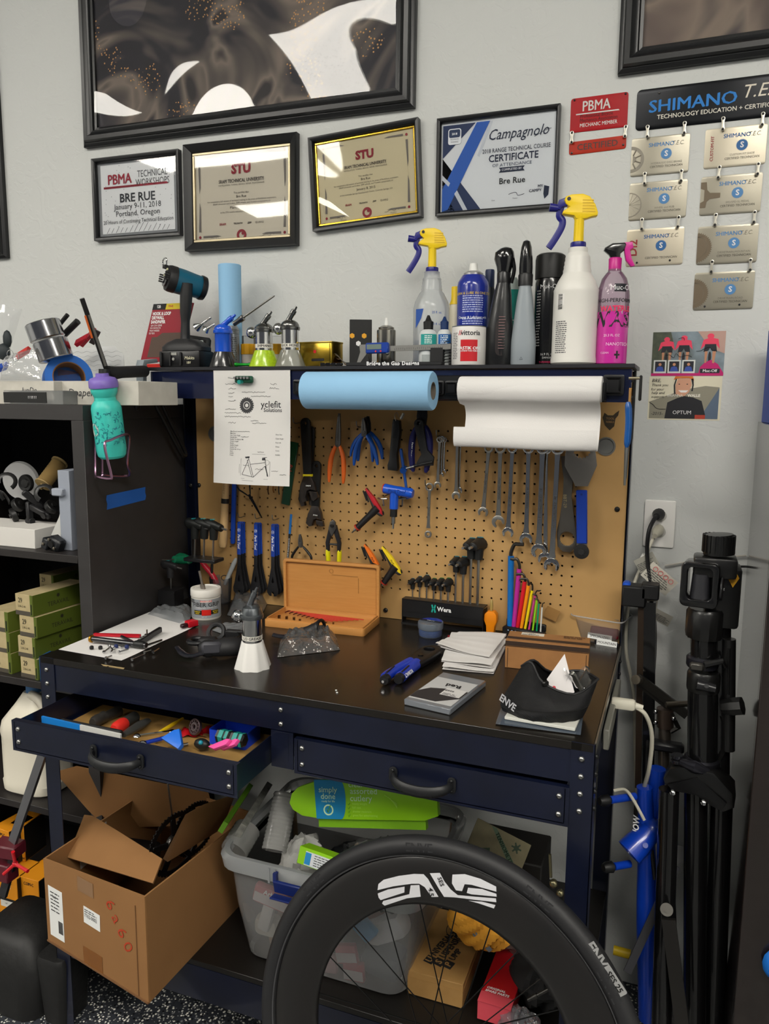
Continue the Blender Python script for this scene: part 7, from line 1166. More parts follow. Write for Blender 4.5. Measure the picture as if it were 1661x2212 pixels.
for i,(p0,p1,c_,l_,R) in enumerate((((128,702),(146,680),'141414','black marker end poking up, left of the longer one',.006),((140,722),(168,694),'161616','longer black tube tilted beside the foil tape',.009),((176,745),(205,712),'8c1c28','dark red packet corner behind the clamp bar',.012),((165,742),(190,728),'b02030','bright red packet left of the clamp bar',.014),((198,742),(212,715),'241c1c','black red-edged card right of the clamp bar',.010),((38,770),(62,755),'c02820','red plastic cap inside the clutter bag',.014),((0,795),(14,790),'1440a0','blue plastic piece at the far left',.016))):
    a_,b_=oy(-.27,*p0),oy(-.27,*p1);t=thing('clutter_stick',l_,'clutter',a_);d=b_-a_;MB().tube([V3((0,0,0)),d*.5,d],R,4 if i > 1 else 10,sc=(1,.5 if i > 1 else 1)).build('body',mat(c_,.4),t)
def bagup(name,label,P,Y,m,dep,sd):
    Q=[oy(Y,*q) for q in P];t=thing(name,label,'bag',Q[0]);rd=random.Random(sd);K=[(rd.uniform(3,11),rd.uniform(3,11),rd.uniform(0,6),rd.uniform(.3,1)) for _ in range(6)]
    def g(u,v):p=Q[0]*(1-u)*(1-v)+Q[1]*u*(1-v)+Q[2]*u*v+Q[3]*(1-u)*v-Q[0];e=min(1,5*u,5*(1-u),5*v,5*(1-v));return (p.x,p.y-e*dep*(.5+sum(abs(sin(a_*u+b_*v+c_))*d_ for a_,b_,c_,d_ in K)/4),p.z)
    MB().grid(g,18,18).build('film',m,t,ang=12);return t
bagup('clutter_bag','crumpled clear bag of bits in front of the foil tape rolls',((0,822),(92,822),(75,752),(12,770)),-.38,film(milk=.25,gloss=1.,bump=(50,.6,.004),fres=1.6),.02,3);bagup('hang_bag','upright clear hang bag with dark pieces at the far left border',((-10,760),(22,755),(48,668),(-4,655)),-.22,film(milk=.3,gloss=1.,fres=1.6),.01,5)
t=thing('dark_pieces','pile of dark rubber pieces inside the far left bags','parts',oy(-.25,8,760));MB().ball((0,0,.0),.022,10,(1,.6,1.1)).ball((.012,.004,.035),.018,10,(.8,.5,1.4)).build('pieces',mat('20282c',.6),t)
for i,q in enumerate(((22,765),(34,772),(12,785))):t=thing('key_ring',('upper','right','lower')[i]+' wire ring in the bag at the far left','ring',oy(-.30,*q),group='wire rings in the left bag');MB().tube([(.011*cos(a_),0,.011*sin(a_)) for a_ in [6.283*k_/16 for k_ in range(16)]],.0009,5,closed=True).build('ring',CHROME,t)
# ---------------------------------------------------------------- inside the bookcase
z1,z2,z3,z4=SH
# upper bay
t=lbox('white_box','open white cardboard tray full of black parts in the upper bookcase bay','box',(-80,1185),(76,1180),1131,-.38,.12,mat('d2cfca',.8),z=z1)
p=oy(-.22,42,1040);t=thing('white_disc','large white round dish standing in the upper bay','dish',p);MB().prof((0,.0,0),V3((-.2,.98,.1))*.02,[(.02,0),(.055,.002),(.058,.012),(.04,.014),(0,.014)],32).build('dish',mat('b4b4b4',.35),t);p=oy(-.25,52,1044);t=thing('small_disc','small black disc resting against the white dish','wheel',p);MB().prof((0,0,0),(0,.012,0),[(.004,0),(.012,0),(.014,.003),(.023,.001),(.025,.004),(.025,.012)],28).build('disc',mat('1a1a1a',.3),t)
a_,b_=oy(-.28,92,1048),oy(-.28,135,985);t=thing('twine_spool','spool of natural twine tilted among the black parts','spool',a_);d=(oy(-.22,128,1000)-a_);MB().prof((0,0,0),d,[(.006,-.012),(.006,0),(.024,.001),(.024,.004),(.008,.005)],20).prof(d,d*1.08,[(.024,0),(.024,.004)],20).build('flange',mat('a08858',.7),t);b=MB();n=16;b.prof((0,0,0),d,[(.012,.004)]+[(.0205+.0012*(i % 2),.006+(d.length-.010)*i/n) for i in range(n+1)]+[(.012,d.length-.002)],22);b.build('twine',mat('7c6438',.9),t)
t=lbox('grey_tote','pale grey plastic tote edge standing at the right of the upper bay','tote',(132,1176),(156,1176),1016,-.36,.2,mat('9298a4',.5),z=z1);MB().box((.006,-.004,.155),(.036,.02,.02),bev=.003).build('rim',mat('9aa0ac',.5),t)
rd=random.Random(11)
for i,(x,y) in enumerate(((10,1075),(40,1090),(72,1080),(95,1065),(30,1112),(64,1110),(15,1040),(112,1095),(86,1105))):
    p=oy(-.30,x,y);t=thing('black_part','black plastic bike part in the white tray, %s' % ('far left','left of the bands','under the dish','under the spool','near the front left','near the front middle','highest at left','nearest the grey tote','front right')[i],'bike part',p,(rd.uniform(0,90),rd.uniform(0,90),rd.uniform(0,90)),group='black parts in the white tray');
    if i % 3 == 0:MB().tube([(.022*cos(q),.022*sin(q),0) for q in [6.283*k_/20 for k_ in range(15)]],.005,6,sc=(.4,1.4)).build('strap',mat('2a2a2a',.35),t)
    elif i % 3 == 1:MB().cyl((0,0,-.008),(0,0,.008),.020,n=20,bev=.002).cyl((0,0,-.012),(0,0,.012),.007,n=10).build('roller',mat('151515',.4),t)
    else:MB().box((0,0,0),(.07,.012,.018),bev=.003).cyl((.02,-.01,0),(.02,.01,0),.009,n=12).build('bracket',mat('1a1a1c',.45),t)
t=thing('white_wedge','white flat plate and pale tub leaning at the right end of the tray','plate',oy(-.34,118,1140));MB().shape([(-.012,-.02),(.02,-.03),(.03,.06),(.018,.03)],.003,frame((0,0,0),(1,0,0),(0,0,1))).build('plate',mat('c4c4c0',.5),t)
c=oy(-.40,100,1180);t=thing('stem_clamp','black two-bolt saddle clamp lying on the shelf in front of the grey tote','clamp',(c.x,-.375,z1),(0,0,-8));MB().box((-.018,0,.018),(.024,.03,.03),(0,20,0),bev=.003).box((.014,0,.020),(.042,.03,.036),(0,25,0),bev=.006).build('body',mat('1a1c20',.35),t);b=MB();[b.prof((x,-.015,z),(x,-.021,z),[(.0045,0),(.0045,.003),(.002,.004)],12) for x,z in ((-.020,.018),(.004,.032),(.022,.010))];b.build('bolt_head',mat('8c8478',.3,1.),t);MB().cyl((.012,-.019,.020),(.012,.0,.020),.009,n=14).build('bore',mat('050505',.8),t)
# tyre boxes, middle bay
TK=mat('b8a880',.75,noise=(40,.3,'a89870'));OL=mat('56641c',.6)
def tirebox(x0,x1,yb,yt,num,label,left=False,Y=-.395,z=z2,k=0,yaw=-4):
    a_=oy(Y,x0,yb);w=oy(Y,x1,yb).x-a_.x;h=.058;t=thing('tyre_box',label,'box',(a_.x,Y,z+k*(h+.0006)),(0,0,yaw),group='stacked tyre boxes');D=.19;MB().box((w/2,D/2,h/2),(w,D,h),bev=.001).build('box',TK,t);MB().box((w*.5,-.0003,h*.11),(w,.0006,h*.2)).build('grey_band',mat('4c463c',.6),t)
    MB().box((w+.0004,D/2,h/2),(.0010,D-.001,h-.001)).box((w*.93,-.0004,h*.5),(w*.14,.0008,h)).build('green_side',OL,t);MB().box((w*.93,-.0010,h*.32),(w*.05,.0008,h*.5)).build('thumb_slot',mat('14180c',.7),t)
    ink_=MB().text(num,.019,T=frame((w*.30,-.0008,h*.70),(1,0,0),(0,0,1)),bold=.01,sx=.8).text('2.00-2.40' if num == '29' else '28-45',.0085,T=frame((w*.38,-.0008,h*.42),(1,0,0),(0,0,1)),sx=.9).text('TERAVAIL',.017,T=frame((w+.0012,D*.45,h*.38),(0,1,0),(0,0,1)));ink_.shape(gear(D*.45,h*.72,.006,8,.002),.0003,frame((w+.0011,0,0),(0,1,0),(0,0,1)));ink_.build('lettering',mat('2a2a1c',.7),t)
for k,(x0,x1) in enumerate(((45,84),(42,81),(48,87),(42,81))):tirebox(x0,x1,1440,1400,'29','olive and kraft 29 tyre box, %s of the right stack' % ('bottom','second from bottom','third from bottom','top')[k],k=k)
for k in range(3):tirebox(-22+(3-k),26+(3-k),1440,1400,'700','kraft 700 tyre box, %s of the left stack' % ('bottom','middle','top')[k],k=k,Y=-.385)
tirebox(96,128,1440,1400,'29','olive tyre box set back behind the right stack',Y=-.19,k=3)
t=thing('blue_bag','sliver of blue packaging beside the tyre boxes at the bench leg','package',oy(-.40,88,1455));MB().box((0,.02,0),(.008,.05,.1),(0,0,10),bev=.003).build('packet',mat('1c74c8',.4),t)
# white jug
a_=oy(-.33,20,1700);w=(oy(-.33,138,1700).x-a_.x)*.88;t=thing('white_jug','big white plastic jug with blue neck ring in the lower bookcase bay','jug',(a_.x+w/2+.006,-.31,z3));JH=oy(-.33,75,1500).z-z3;JW=mat('d6d0c0',.4,sub=.1)
MB().loft([[(x*k_,y*k_*.8,z) for x,y in rrect(-w/2,-w/2,w/2,w/2,w*.3,5)] for z,k_ in ((0,.9),(.006,.98),(.03,1),(.034,.97),(JH*.55,.97),(JH*.62,1.),(JH*.72,.93),(JH*.88,.55),(JH*.98,.34),(JH,.3))]).build('body',JW,t);MB().tube(smooth([(w*.40,-.02,JH*.72),(w*.30,-.03,JH*.95),(w*.05,-.02,JH*.99)],4),.013,10).build('handle',JW,t);MB().lathe([(.022,JH),(.022,JH+.02),(0,JH+.02)],20).build('blue_cap',mat('4c7cb0',.4),t)
# orange inner tube boxes low down
OR=mat('d88a10',.6)
def tubebox(x0,x1,yb,yt,label,Y,z,word,h=.12,yaw=0):
    a_=oy(Y,x0,yb);w=oy(Y,x1,yb).x-a_.x;t=thing('tube_box',label,'box',(a_.x,Y,z),(0,0,yaw),group='orange inner tube boxes');MB().box((w/2,.045,h/2),(w,.09,h),bev=.001).build('box',OR,t);MB().box((w*.5,-.0003,h*.40),(w*.94,.0006,h*.08)).box((w+.0004,.045,h*.5),(.0008,.086,h*.96)).build('black_panel',mat('141210',.5),t);MB().box((w*.5,-.0005,h*.30),(w*.8,.0008,h*.16)).build('price_label',mat('cfccc4',.6),t)
    MB().text('COM-C',.014,T=FR(w*.5,h*.86),bold=.03,sx=.8).text('Continental',.0095,T=FR(w*.5,h*.10),shear=.2,bold=.02).text('14"',.008,T=frame((w*.4,-.0014,h*.31),(1,0,0),(0,0,1))).build('lettering',INK,t);word and MB().text(word,.012,T=FR(w*.5,h*.74),bold=.03,shear=.2,sx=.85).build('pale_lettering',WINK,t)
ZL=oy(-.40,40,2005).z;tubebox(2,42,2000,0,'orange inner tube box in front of the clamp stand, left one of the lower row',-.40,z4+.0,'PURE',.125);tubebox(48,88,2000,0,'orange inner tube box, right one of the lower row beside the kraft box',-.385,z4,'',.125)
tubebox(0,36,2000,0,'upper orange tube box behind the maroon clamp head',-.36,z4+.126,'',.115,-6);tubebox(36,62,2000,0,'upper orange and black tube box right of the aluminium bar',-.33,z4+.126,'',.115,4)
# clamp stand with aluminium bar, in front
YC=-.52;o=oy(YC,28,1858);t=thing('clamp_stand','maroon clamp head with red three-arm knob on a slanted aluminium bar','stand',o);g=lambda x,y,d=0:oy(YC+d,x,y)-o;MR=mat('581824',.4)
MB().tube([g(28,1818),g(92,1630)],.016,4,sc=(1,.45),up=(0,1,0)).build('bar',mat('8c8c90',.3,.8),t);MB().tube([g(30,1850),g(6,1935)],.016,4,sc=(1,.45),up=(0,1,0)).build('bar',mat('4c4c50',.3,.8),t);MB().box(g(18,1832),(.075,.05,.036),(0,0,6),bev=.004).build('clamp_head',MR,t);MB().box(g(10,1878),(.06,.04,.05),bev=.003).build('clamp_body',MR,t)
k0=g(33,1866,-.06);b=MB();b.ball(k0,.008,12)
for (x,y) in ((28,1840),(8,1888),(60,1882)):b.tube([k0,(k0+g(x,y,-.07))*.5,g(x,y,-.07)],[.005,.0042,.0048],8);
b.build('knob',mat('c01420',.3,coat=.4),t);MB().cyl(g(27,1834,-.01),k0,.004,n=10).build('screw',CHROME,t)
# dark bags / tyre on the floor at the left corner
t=thing('rubber_boots','dark scuffed rubber heap on the floor at the bottom left corner','heap',(-.62,-.52,FLOOR));RB=mat('151515',.55,bump=(40,.5,.003));MB().loft([[(x*k_+dx,y*k_,z) for x,y in rrect(-.12,-.12,.12,.10,.05,4)] for z,k_,dx in ((0,1,0),(.05,1.02,0),(.12,.95,.01),(.18,.8,.0),(.20,.6,0))]).build('heap',RB,t);MB().loft([[(x*k_+.16,y*k_-.05,z) for x,y in rrect(-.04,-.05,.04,.05,.02,4)] for z,k_ in ((0,.9),(.08,1.),(.17,1.1),(.18,1.))]).build('tube_end',RB,t)
# ---------------------------------------------------------------- tools in the open drawer
ZD=DZ
def dt(name,label,cat,p0,p1,fn,z=.012,grp='tools in the open drawer'):
    a_,b_=oz(ZD+z,*p0),oz(ZD+z,*p1);t=thing(name,label,cat,a_,group=grp);fn(t,b_-a_);return t
def R(prof,m,pn='body',n=14,star=None):return lambda t,d:MB().prof((0,0,0),d,[(r,q*d.length) for r,q in prof],n,star=star).build(pn,m,t)
t=thing('drawer_liner','tan sheet lining the floor of the open drawer','liner',(-.118,-.60,ZD+.001));MB().box((0,0,.0008),(.52,.24,.0016)).build('sheet',mat('9c7840',.85),t)
dt('blue_strip','long blue and white packaged strip standing along the drawer front','package',(92,1566),(262,1606),lambda t,d:(MB().tube([V3((0,0,.012)),d*.5+V3((0,0,.012))],.013,4,sc=(.25,1),up=(0,0,1)).build('blue_half',mat('1c78c8',.4),t),MB().tube([d*.5+V3((0,0,.012)),d+V3((0,0,.012))],.013,4,sc=(.25,1),up=(0,0,1)).build('white_half',mat('c8c8c4',.5),t)),.028)
dt('rubber_grip','long black rubber grip lying behind the blue strip','grip',(132,1560),(262,1586),R([(.008,0),(.009,.02),(.0085,.5),(.009,.98),(.007,1)],mat('1c1c1e',.6)),.026)
dt('file_tool','dark rounded tool handle at the back left of the drawer','handle',(200,1562),(225,1548),R([(.010,0),(.014,.2),(.012,.6),(.014,1)],mat('302e2c',.35)),.02)
dt('torch','dark ribbed torch lying behind the red-ended tool','torch',(205,1558),(258,1535),R([(.012,0),(.014,.1),(.011,.5),(.013,1)],mat('2a2826',.4)),.018)
dt('red_end_driver','dark tool handle with a bright red rounded end in the drawer','driver',(246,1576),(292,1548),lambda t,d:(R([(.010,0),(.014,.1),(.015,.4),(.013,.5)],mat('d02c24',.4),'red_end')(t,d),R([(.013,.49),(.013,1)],mat('2c2c2a',.5),'handle')(t,d)),.022)
dt('spoke_wheel_tool','grey spoked lever tool lying right of the red-ended one','tool',(266,1588),(320,1556),lambda t,d:MB().tube([V3((0,0,0)),d*.3,d*.7,d],[.009,.012,.014,.009],12,sc=(1,.6),up=(0,0,1)).build('handle',mat('4c4c4a',.35,.5),t),.02)
dt('yellow_driver','thin yellow stick lying diagonally behind the wrenches','stick',(345,1582),(395,1552),R([(.004,0),(.0045,.5),(.003,1)],mat('d8b418',.4)),.018)
dt('blue_wrench','blue anodised wrench lying along the drawer front','wrench',(308,1606),(378,1588),lambda t,d:(MB().tube([V3((0,0,0)),d],.006,6,sc=(1.2,.6),up=(0,0,1)).build('bar',mat('1c3cb0',.3,.4),t),MB().ball((0,0,0),.010,12,(1,1,.5)).ball(d,.009,12,(1,1,.5)).build('end',CHROME,t)),.03)
dt('steel_wrench','steel wrench lying behind the blue one','wrench',(296,1590),(372,1580),lambda t,d:(MB().tube([V3((0,0,0)),d],.004,6,up=(0,0,1)).build('bar',CHROME,t),MB().ball((0,0,0),.009,12,(1,1,.5)).ball(d,.008,12,(1,1,.5)).build('end',CHROME,t)),.028)
c=oz(ZD+.03,422,1570);t=thing('sprocket_tool','round dark metal sprocket with a ring of holes standing in the drawer','sprocket',T=frame(c,(.9,-.3,0),(.1,.35,1)));MB().shape([circ(0,0,.0185,30),circ(0,0,.004,10)]+[circ(.0125*cos(q),.0125*sin(q),.0018,6) for q in [6.283*i/12 for i in range(12)]],.008,None,bev=.001).build('disc',mat('5c4c50',.35,.7),t);MB().shape([circ(0,0,.009,20),circ(0,0,.007,20)],.01).build('hub',mat('8c8488',.3,.8),t)
dt('red_pouch','crumpled red plastic pouch under the round sprocket','pouch',(372,1590),(445,1590),lambda t,d:MB().grid(lambda u,v:tuple(d*u+V3((0,.05*v,.008*sin(5*u)*sin(4*v)+.003*sin(17*u+9*v)))),14,8).build('film',mat('a8141c',.25,coat=.5),t),.008)
dt('blue_scoop','bright blue plastic scoop at the front of the drawer','scoop',(350,1608),(408,1620),lambda t,d:MB().shape([(0,0),(.02,.024),(.032,.03),(.06,-.0),(.058,-.012)],.012,Tm((0,.0,.012),(40,0,-8)),bev=.002).build('scoop',mat('1c68d0',.4),t),.018)
dt('handle_cluster','black knob with a teal button beside the pink holder','knob',(428,1615),(455,1610),lambda t,d:(MB().ball((.01,0,.01),.015,12,(1.3,.8,.8)).build('knob',BLACK,t),MB().ball((.014,-.010,.018),.005,8).build('teal_button',mat('1c88a0',.4),t)),.012)
P=[oz(ZD+.02,450,1590),oz(ZD+.02,530,1606)];T=frame((P[0].x,P[0].y,ZD+.002),(1,0,0),(0,1,0));t=thing('blue_tray','small bright blue open tray in the right corner of the drawer','tray',T=T);w=P[1].x-P[0].x-.002;D=.07;MB().shape([rrect(0,0,w,D,.006),rrect(.0025,.0025,w-.0025,D-.0025,.004)],.034,Tm((0,0,.017))).box((w/2,D/2,.001),(w-.002,D-.002,.002)).build('tray',mat('1440c8',.4),t)
for i,(x0,x1,y) in enumerate(((470,500,1588),(500,530,1594))):
    dt('screwdriver',('left','right')[i]+' fat black and teal screwdriver handle lying in the blue tray','screwdriver',(x0,y),(x1,y+6),lambda t,d:(R([(.010,0),(.0155,.08),(.013,.45),(.016,.9),(.012,1)],mat('141416',.4),'handle',6)(t,d),R([(.0158,.25),(.0160,.3),(.0160,.5),(.0158,.55)],mat('108880',.4),'teal_grip',6)(t,d),R([(.0160,.68),(.0163,.72),(.0163,.85),(.0160,.88)],mat('108880',.4),'teal_grip',6)(t,d)),.036)
dt('pink_holder','bright pink two-pronged plastic holder at the drawer front corner','holder',(452,1630),(515,1640),lambda t,d:[MB().shape([(0,0),(.045,.014),(.055,.012),(.05,.0),(.02,-.008)],.008,Tm((s*.016,s*.006,.016),(35,-18,-8)),bev=.001).build('prong',mat('e8509c',.4),t) for s in (0,1)],.025)
for i,q in enumerate(((300,1560),(335,1600),(392,1610))):dt('small_bolt',('bolt at the back of the drawer near the red-ended tool','bright bolt between the wrenches','bolt by the blue scoop')[i],'bolt',q,(q[0]+14,q[1]-3),R([(.005,0),(.005,.25),(.003,.26),(.003,1)],STEEL),.01)
# ---------------------------------------------------------------- kraft box on the lower shelf
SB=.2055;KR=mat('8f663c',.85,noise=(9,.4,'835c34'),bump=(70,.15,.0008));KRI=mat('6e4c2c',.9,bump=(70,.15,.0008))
A_,B_,C_,D_=V3((-.398,-.675,SB)),V3((-.056,-.748,SB)),V3((-.045,-.33,SB)),V3((-.385,-.265,SB));hA,hB,hC,hD=.208,.245,.215,.20
t=thing('kraft_box','large open kraft cardboard box of chainrings overhanging the lower shelf','box',A_);up=lambda p,h:p-A_+V3((0,0,h))
def panel(nm,p,q,hp,hq,m=KR,par=t,th=.004):
    n=(q-p).cross(V3((0,0,1))).normalized()*th;b=MB();V=[up(p,0),up(q,0),up(q,hq),up(p,hp)];V+=[v-n for v in V];b.add(V,[(0,1,2,3),(7,6,5,4),(0,4,5,1),(1,5,6,2),(2,6,7,3),(3,7,4,0)]);return b.build(nm,m,par)
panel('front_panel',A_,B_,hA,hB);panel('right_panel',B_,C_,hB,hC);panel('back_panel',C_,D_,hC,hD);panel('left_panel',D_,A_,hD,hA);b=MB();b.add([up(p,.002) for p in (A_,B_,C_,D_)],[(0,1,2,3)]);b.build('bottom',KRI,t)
def flap(nm,P,m=KR):
    Q=[oy(Y,x,y)-A_ for x,y,Y in P];n=(Q[1]-Q[0]).cross(Q[2]-Q[0]).normalized()*.004;k=len(Q);MB().add(Q+[q+n for q in Q],[tuple(range(k)),tuple(range(2*k-1,k-1,-1))]+[(i,k+i,k+(i+1) % k,(i+1) % k) for i in range(k)]).build(nm,m,t)
flap('front_flap',[(146,1852,-.61),(182,1760,-.52),(200,1762,-.52),(250,1792,-.55),(350,1855,-.60),(330,1908,-.69)]);flap('back_flap',[(190,1750,-.43),(118,1668,-.45),(165,1655,-.42),(450,1712,-.30),(470,1780,-.30),(230,1790,-.38)]);flap('right_flap',[(352,1855,-.60),(400,1760,-.56),(440,1738,-.54),(508,1716,-.36),(480,1790,-.34),(362,1862,-.60)])
F=frame(V3((0,0,0)),B_-A_,(0,0,1));wF=(B_-A_).length;nF=F @ V3((0,0,.0006));X=F @ Tm((0,0,.0008))
MB(X).box((.040*wF/.35,.085,0),(.052,.125,.0006)).build('side_label',PAPER,t);b=MB(X);rows(b,.022,.058,.135,6,.009,.004,3,.0008);[b.box((.055,.04+i*.0026,.0006),(.016,.0012*(1+i % 2*.5),.0006)) for i in range(12)];b.text('7x6',.010,T=Tm((.035,.125,.0006)),bold=.02);b.build('label_print',INK,t)
MB(X).box((wF*.49,.125,0),(.056,.040,.0006),(0,0,-2)).build('stamp_label',PAPER,t);b=MB(X);b.text('7762-0002',.0125,T=Tm((wF*.48,.125,.0006)),bold=.01,sx=.8);rows(b,wF*.42,wF*.54,.139,2,.005,.003,6,.0006);b.build('label_print',INK,t);MB(X).box((wF*.48,.022,0),(.066,.044,.0004)).build('brown_tape',mat('7a4a18',.35,coat=.3),t);MB(X).box((wF*.44,.195,.0004),(.055,.035,.0004)).build('clear_tape',mat('8a6848',.25,coat=.6),t)
b=MB(X);[b.text(s_,.046,T=Tm((wF*(.68+.05*i),.185-.026*i,.0006),(0,0,-50)),bold=-.005) for i,s_ in enumerate('6a60')];b.build('red_marker',mat('b03c20',.6),t)
MB(F).box((wF*.915,.11,.0008),(.0012,.21,.002)).box((wF*.5,.002,.001),(wF,.004,.003)).build('crease',mat('6e4c2c',.8),t);p=up(D_+(A_-D_)*.6,.16);MB().box(p+V3((.006,0,0)),(.002,.13,.07),(0,0,3)).build('inner_label',mat('b8b4b0',.6),t);b=MB();[b.box(p+V3((.008,.03-.006*i,.0)),(.001,.003,.05)) for i in range(6)];b.text('1',.03,T=frame(p+V3((.008,-.03,.015)),(0,-1,0),(0,0,1)));b.build('label_print',INK,t)
# chainrings and crank inside
BG=mat('151517',.3,.6)
for i,(q,l_,R_) in enumerate((((378,1822,-.52),'big black toothed chainring standing in the kraft box',.078),((420,1790,-.42),'second chainring behind the big one in the kraft box',.07))):
    c=oy(q[2],q[0],q[1]);c.z=max(c.z,SB+R_+.004);t2=thing('chainring',l_,'chainring',T=frame(c,(.25,.96,.1),(.05,.1,1)),group='chainrings in the kraft box');MB().shape([gear(0,0,R_,48,.003),circ(0,0,R_*.82,30)],.003).build('toothed_ring',BG,t2);b=MB();[b.box((R_*.55*cos(a_),R_*.55*sin(a_),0),(R_*.62,.014,.006),(0,0,math.degrees(a_)),bev=.001) for a_ in [1.2566*k_+.3 for k_ in range(5)]];b.build('spider',BG,t2);MB().shape([circ(0,0,R_*.32,24),circ(0,0,R_*.22,20)],.012,None,bev=.001).build('hub',mat('4a4846',.25,.9),t2)
t2=thing('metal_rod','thin silver rod leaning inside the kraft box','rod',oy(-.45,382,1800));MB().cyl((0,0,-.05),oy(-.45,362,1690)-oy(-.45,382,1800),.0022,n=6).build('rod',STEEL,t2)
for i,(q,s_) in enumerate((((215,1830,-.40),(.08,.06,.10)),((300,1800,-.40),(.10,.05,.09)))):c=oy(q[2],q[0],q[1]);t2=thing('dark_part','dark crank part half hidden %s in the kraft box' % ('under the left flap','between flap and chainring')[i],'bike part',(c.x,c.y,SB+.012));MB().box((0,0,s_[2]/2),s_,(4,8,20),bev=.012,seg=2).cyl((-.02,-.03,s_[2]),(.04,-.03,s_[2]*.8),.011,n=12).build('part',mat('17171a',.5),t2)
# ---------------------------------------------------------------- clear storage bin
t=thing('storage_bin','big clear lidless plastic bin with navy latch on the lower shelf','bin',(.245,-.387,SB+.001));PL=film(milk=.24,gloss=1.,rough=.12,base='ffffff',fres=1.35)
def ringr(w,d,z,r_,dx=0):return [(x+dx,y,z) for x,y in rrect(-w,-d,w,d,r_,5)]
MB().loft([ringr(.185,.155,0,.04),ringr(.195,.162,.006,.045),ringr(.213,.180,.13,.045),ringr(.222,.186,.225,.045)],cap=False).flat([p for p in ringr(.185,.155,.001,.04)]).build('tub',PL,t);RM=film(milk=.55,gloss=1.,base='dce0e2',fres=1.5)
MB().loft([ringr(.222,.186,.225,.045),ringr(.240,.198,.228,.05),ringr(.244,.200,.250,.05),ringr(.238,.195,.262,.05),ringr(.226,.186,.262,.045),ringr(.222,.184,.25,.045)],cap=False).build('rim',RM,t);b=MB();[b.box((x,-.2005,.243),(.004,.004,.034)) for x in (-.10,-.085,.085,.1)];b.build('rim_rib',RM,t)
MB().box((0,-.206,.226),(.17,.008,.030),(12,0,0),bev=.002).box((0,-.216,.208),(.17,.022,.004),(-10,0,0),bev=.001).box((-.082,-.204,.245),(.008,.010,.022)).box((.082,-.204,.245),(.008,.010,.022)).build('latch',mat('142460',.35),t)
def inbin(x,y,z):return (.245+x,-.387+y,SB+z)
# contents
LG=mat('86c010',.45);t=thing('cutlery_box','lime green assorted cutlery box with blue panel lying on top of the bin','box',T=frame(oy(-.52,700,1772),oy(-.50,940,1752)-oy(-.52,700,1772),(0,.15,1)));s_=(oy(-.52,740,1772)-oy(-.52,640,1772)).length
o=oy(-.52,625,1735);T=frame(o,oy(-.49,945,1742)-o,(0,.25,1));t.matrix_world=T;Lb=(oy(-.49,945,1742)-o).length;hb=.044
P=[(.0,0),(.006,.020),(.022,.034),(.06,.046),(.10,.052),(Lb-.02,.050),(Lb,.03),(Lb,-.02),(Lb-.03,-.030),(.08,-.032),(.03,-.026),(.008,-.014)];MB().shape([P],.022,Tm((0,0,-.011)),bev=.001).build('box',LG,t);MB().box((Lb*.55,-.042,-.02),(Lb*.72,.018,.02)).build('box_side',mat('6ca008',.5),t)
b=MB();b.shape([(Lb*.19,-.031)]+[(Lb*.36+.012*cos(a_),.01+.041*sin(a_)) for a_ in [-1.57+.3*i for i in range(11)]]+[(Lb*.18,.051)],.0004,Tm((0,0,.0006)));b.build('blue_panel',mat('0c78a8',.45),t);b=MB();[b.text(s2,z_,T=Tm((x,y,.0012)),bold=.005) for s2,x,y,z_ in (('simply',Lb*.275,.030,.017),('done',Lb*.275,.016,.017),('ready for life',Lb*.275,.006,.006),('clear',Lb*.47,.042,.018),('assorted',Lb*.52,.028,.018),('cutlery',Lb*.50,.013,.018))];b.shape([circ(Lb*.275,-.012,.0115,22),circ(Lb*.275,-.012,.0085,20)],.0004,Tm((0,0,.0012)));b.build('lettering',mat('b8d8b0',.5),t)
b=MB();b.tube([(Lb*.265,-.010,.002),(Lb*.273,-.017,.002),(Lb*.29,-.002,.002)],.0012,4);[b.tube([(Lb*.41,.002-.008*i,.0015),(Lb*.415,-.001-.008*i,.0015),(Lb*.425,.004-.008*i,.0015)],.0006,4) for i in range(4)];b.build('check_mark',mat('489010',.5),t);b=MB();[b.text(w_,.0065,T=Tm((Lb*.44,.002-.008*i,.0012)),align='LEFT') for i,w_ in enumerate(('heavy weight','full size','shatter resistant','great for entertaining'))];[b.tube([(Lb*.66+.004*i,.022-.002*i,.0014),(Lb*.74,.004-.003*i,.0014)],.0008,4) for i in range(4)];b.build('pale_print',mat('a8d850',.5),t)
o=oy(-.565,655,1860);T=frame(o,oy(-.575,745,1893)-o,(.3,.35,1));t=thing('green_carton','small lime carton with a white and blue info label at the front of the bin','box',T=T);MB().box((.04,.01,-.02),(.11,.036,.04),bev=.001).build('box',LG,t);MB().box((.045,.008,.0006),(.085,.028,.0006)).build('label',mat('c8ccd0',.6),t);b=MB();rows(b,.025,.083,.018,5,.0048,.0022,3,.0014);b.build('label_print',INK,t);MB().box((.010,.008,.0012),(.014,.024,.0006)).build('blue_patch',mat('1c80b8',.5),t)
def cups(name,label,p0,p1,Y0,Y1,r_,n,m):
    a_,e=oy(Y0,*p0),oy(Y1,*p1);t=thing(name,label,'cups',a_);d=e-a_;MB().prof((0,0,0),d,[(r_*(.99 if i % 2 else .94),d.length*i/n) for i in range(n+1)],24).build('stack',m,t)
cups('cup_stack','nested stack of clear plastic cups standing at the back left of the bin',(592,1838),(618,1715),-.50,-.42,.030,30,film(milk=.4,gloss=1.,base='f4f4f0',fres=1.5));cups('lid_stack','wrapped stack of clear domed lids at the left end of the bin',(505,1840),(535,1790),-.52,-.46,.034,12,film(milk=.35,gloss=1.,base='f4f4f0',fres=1.6))
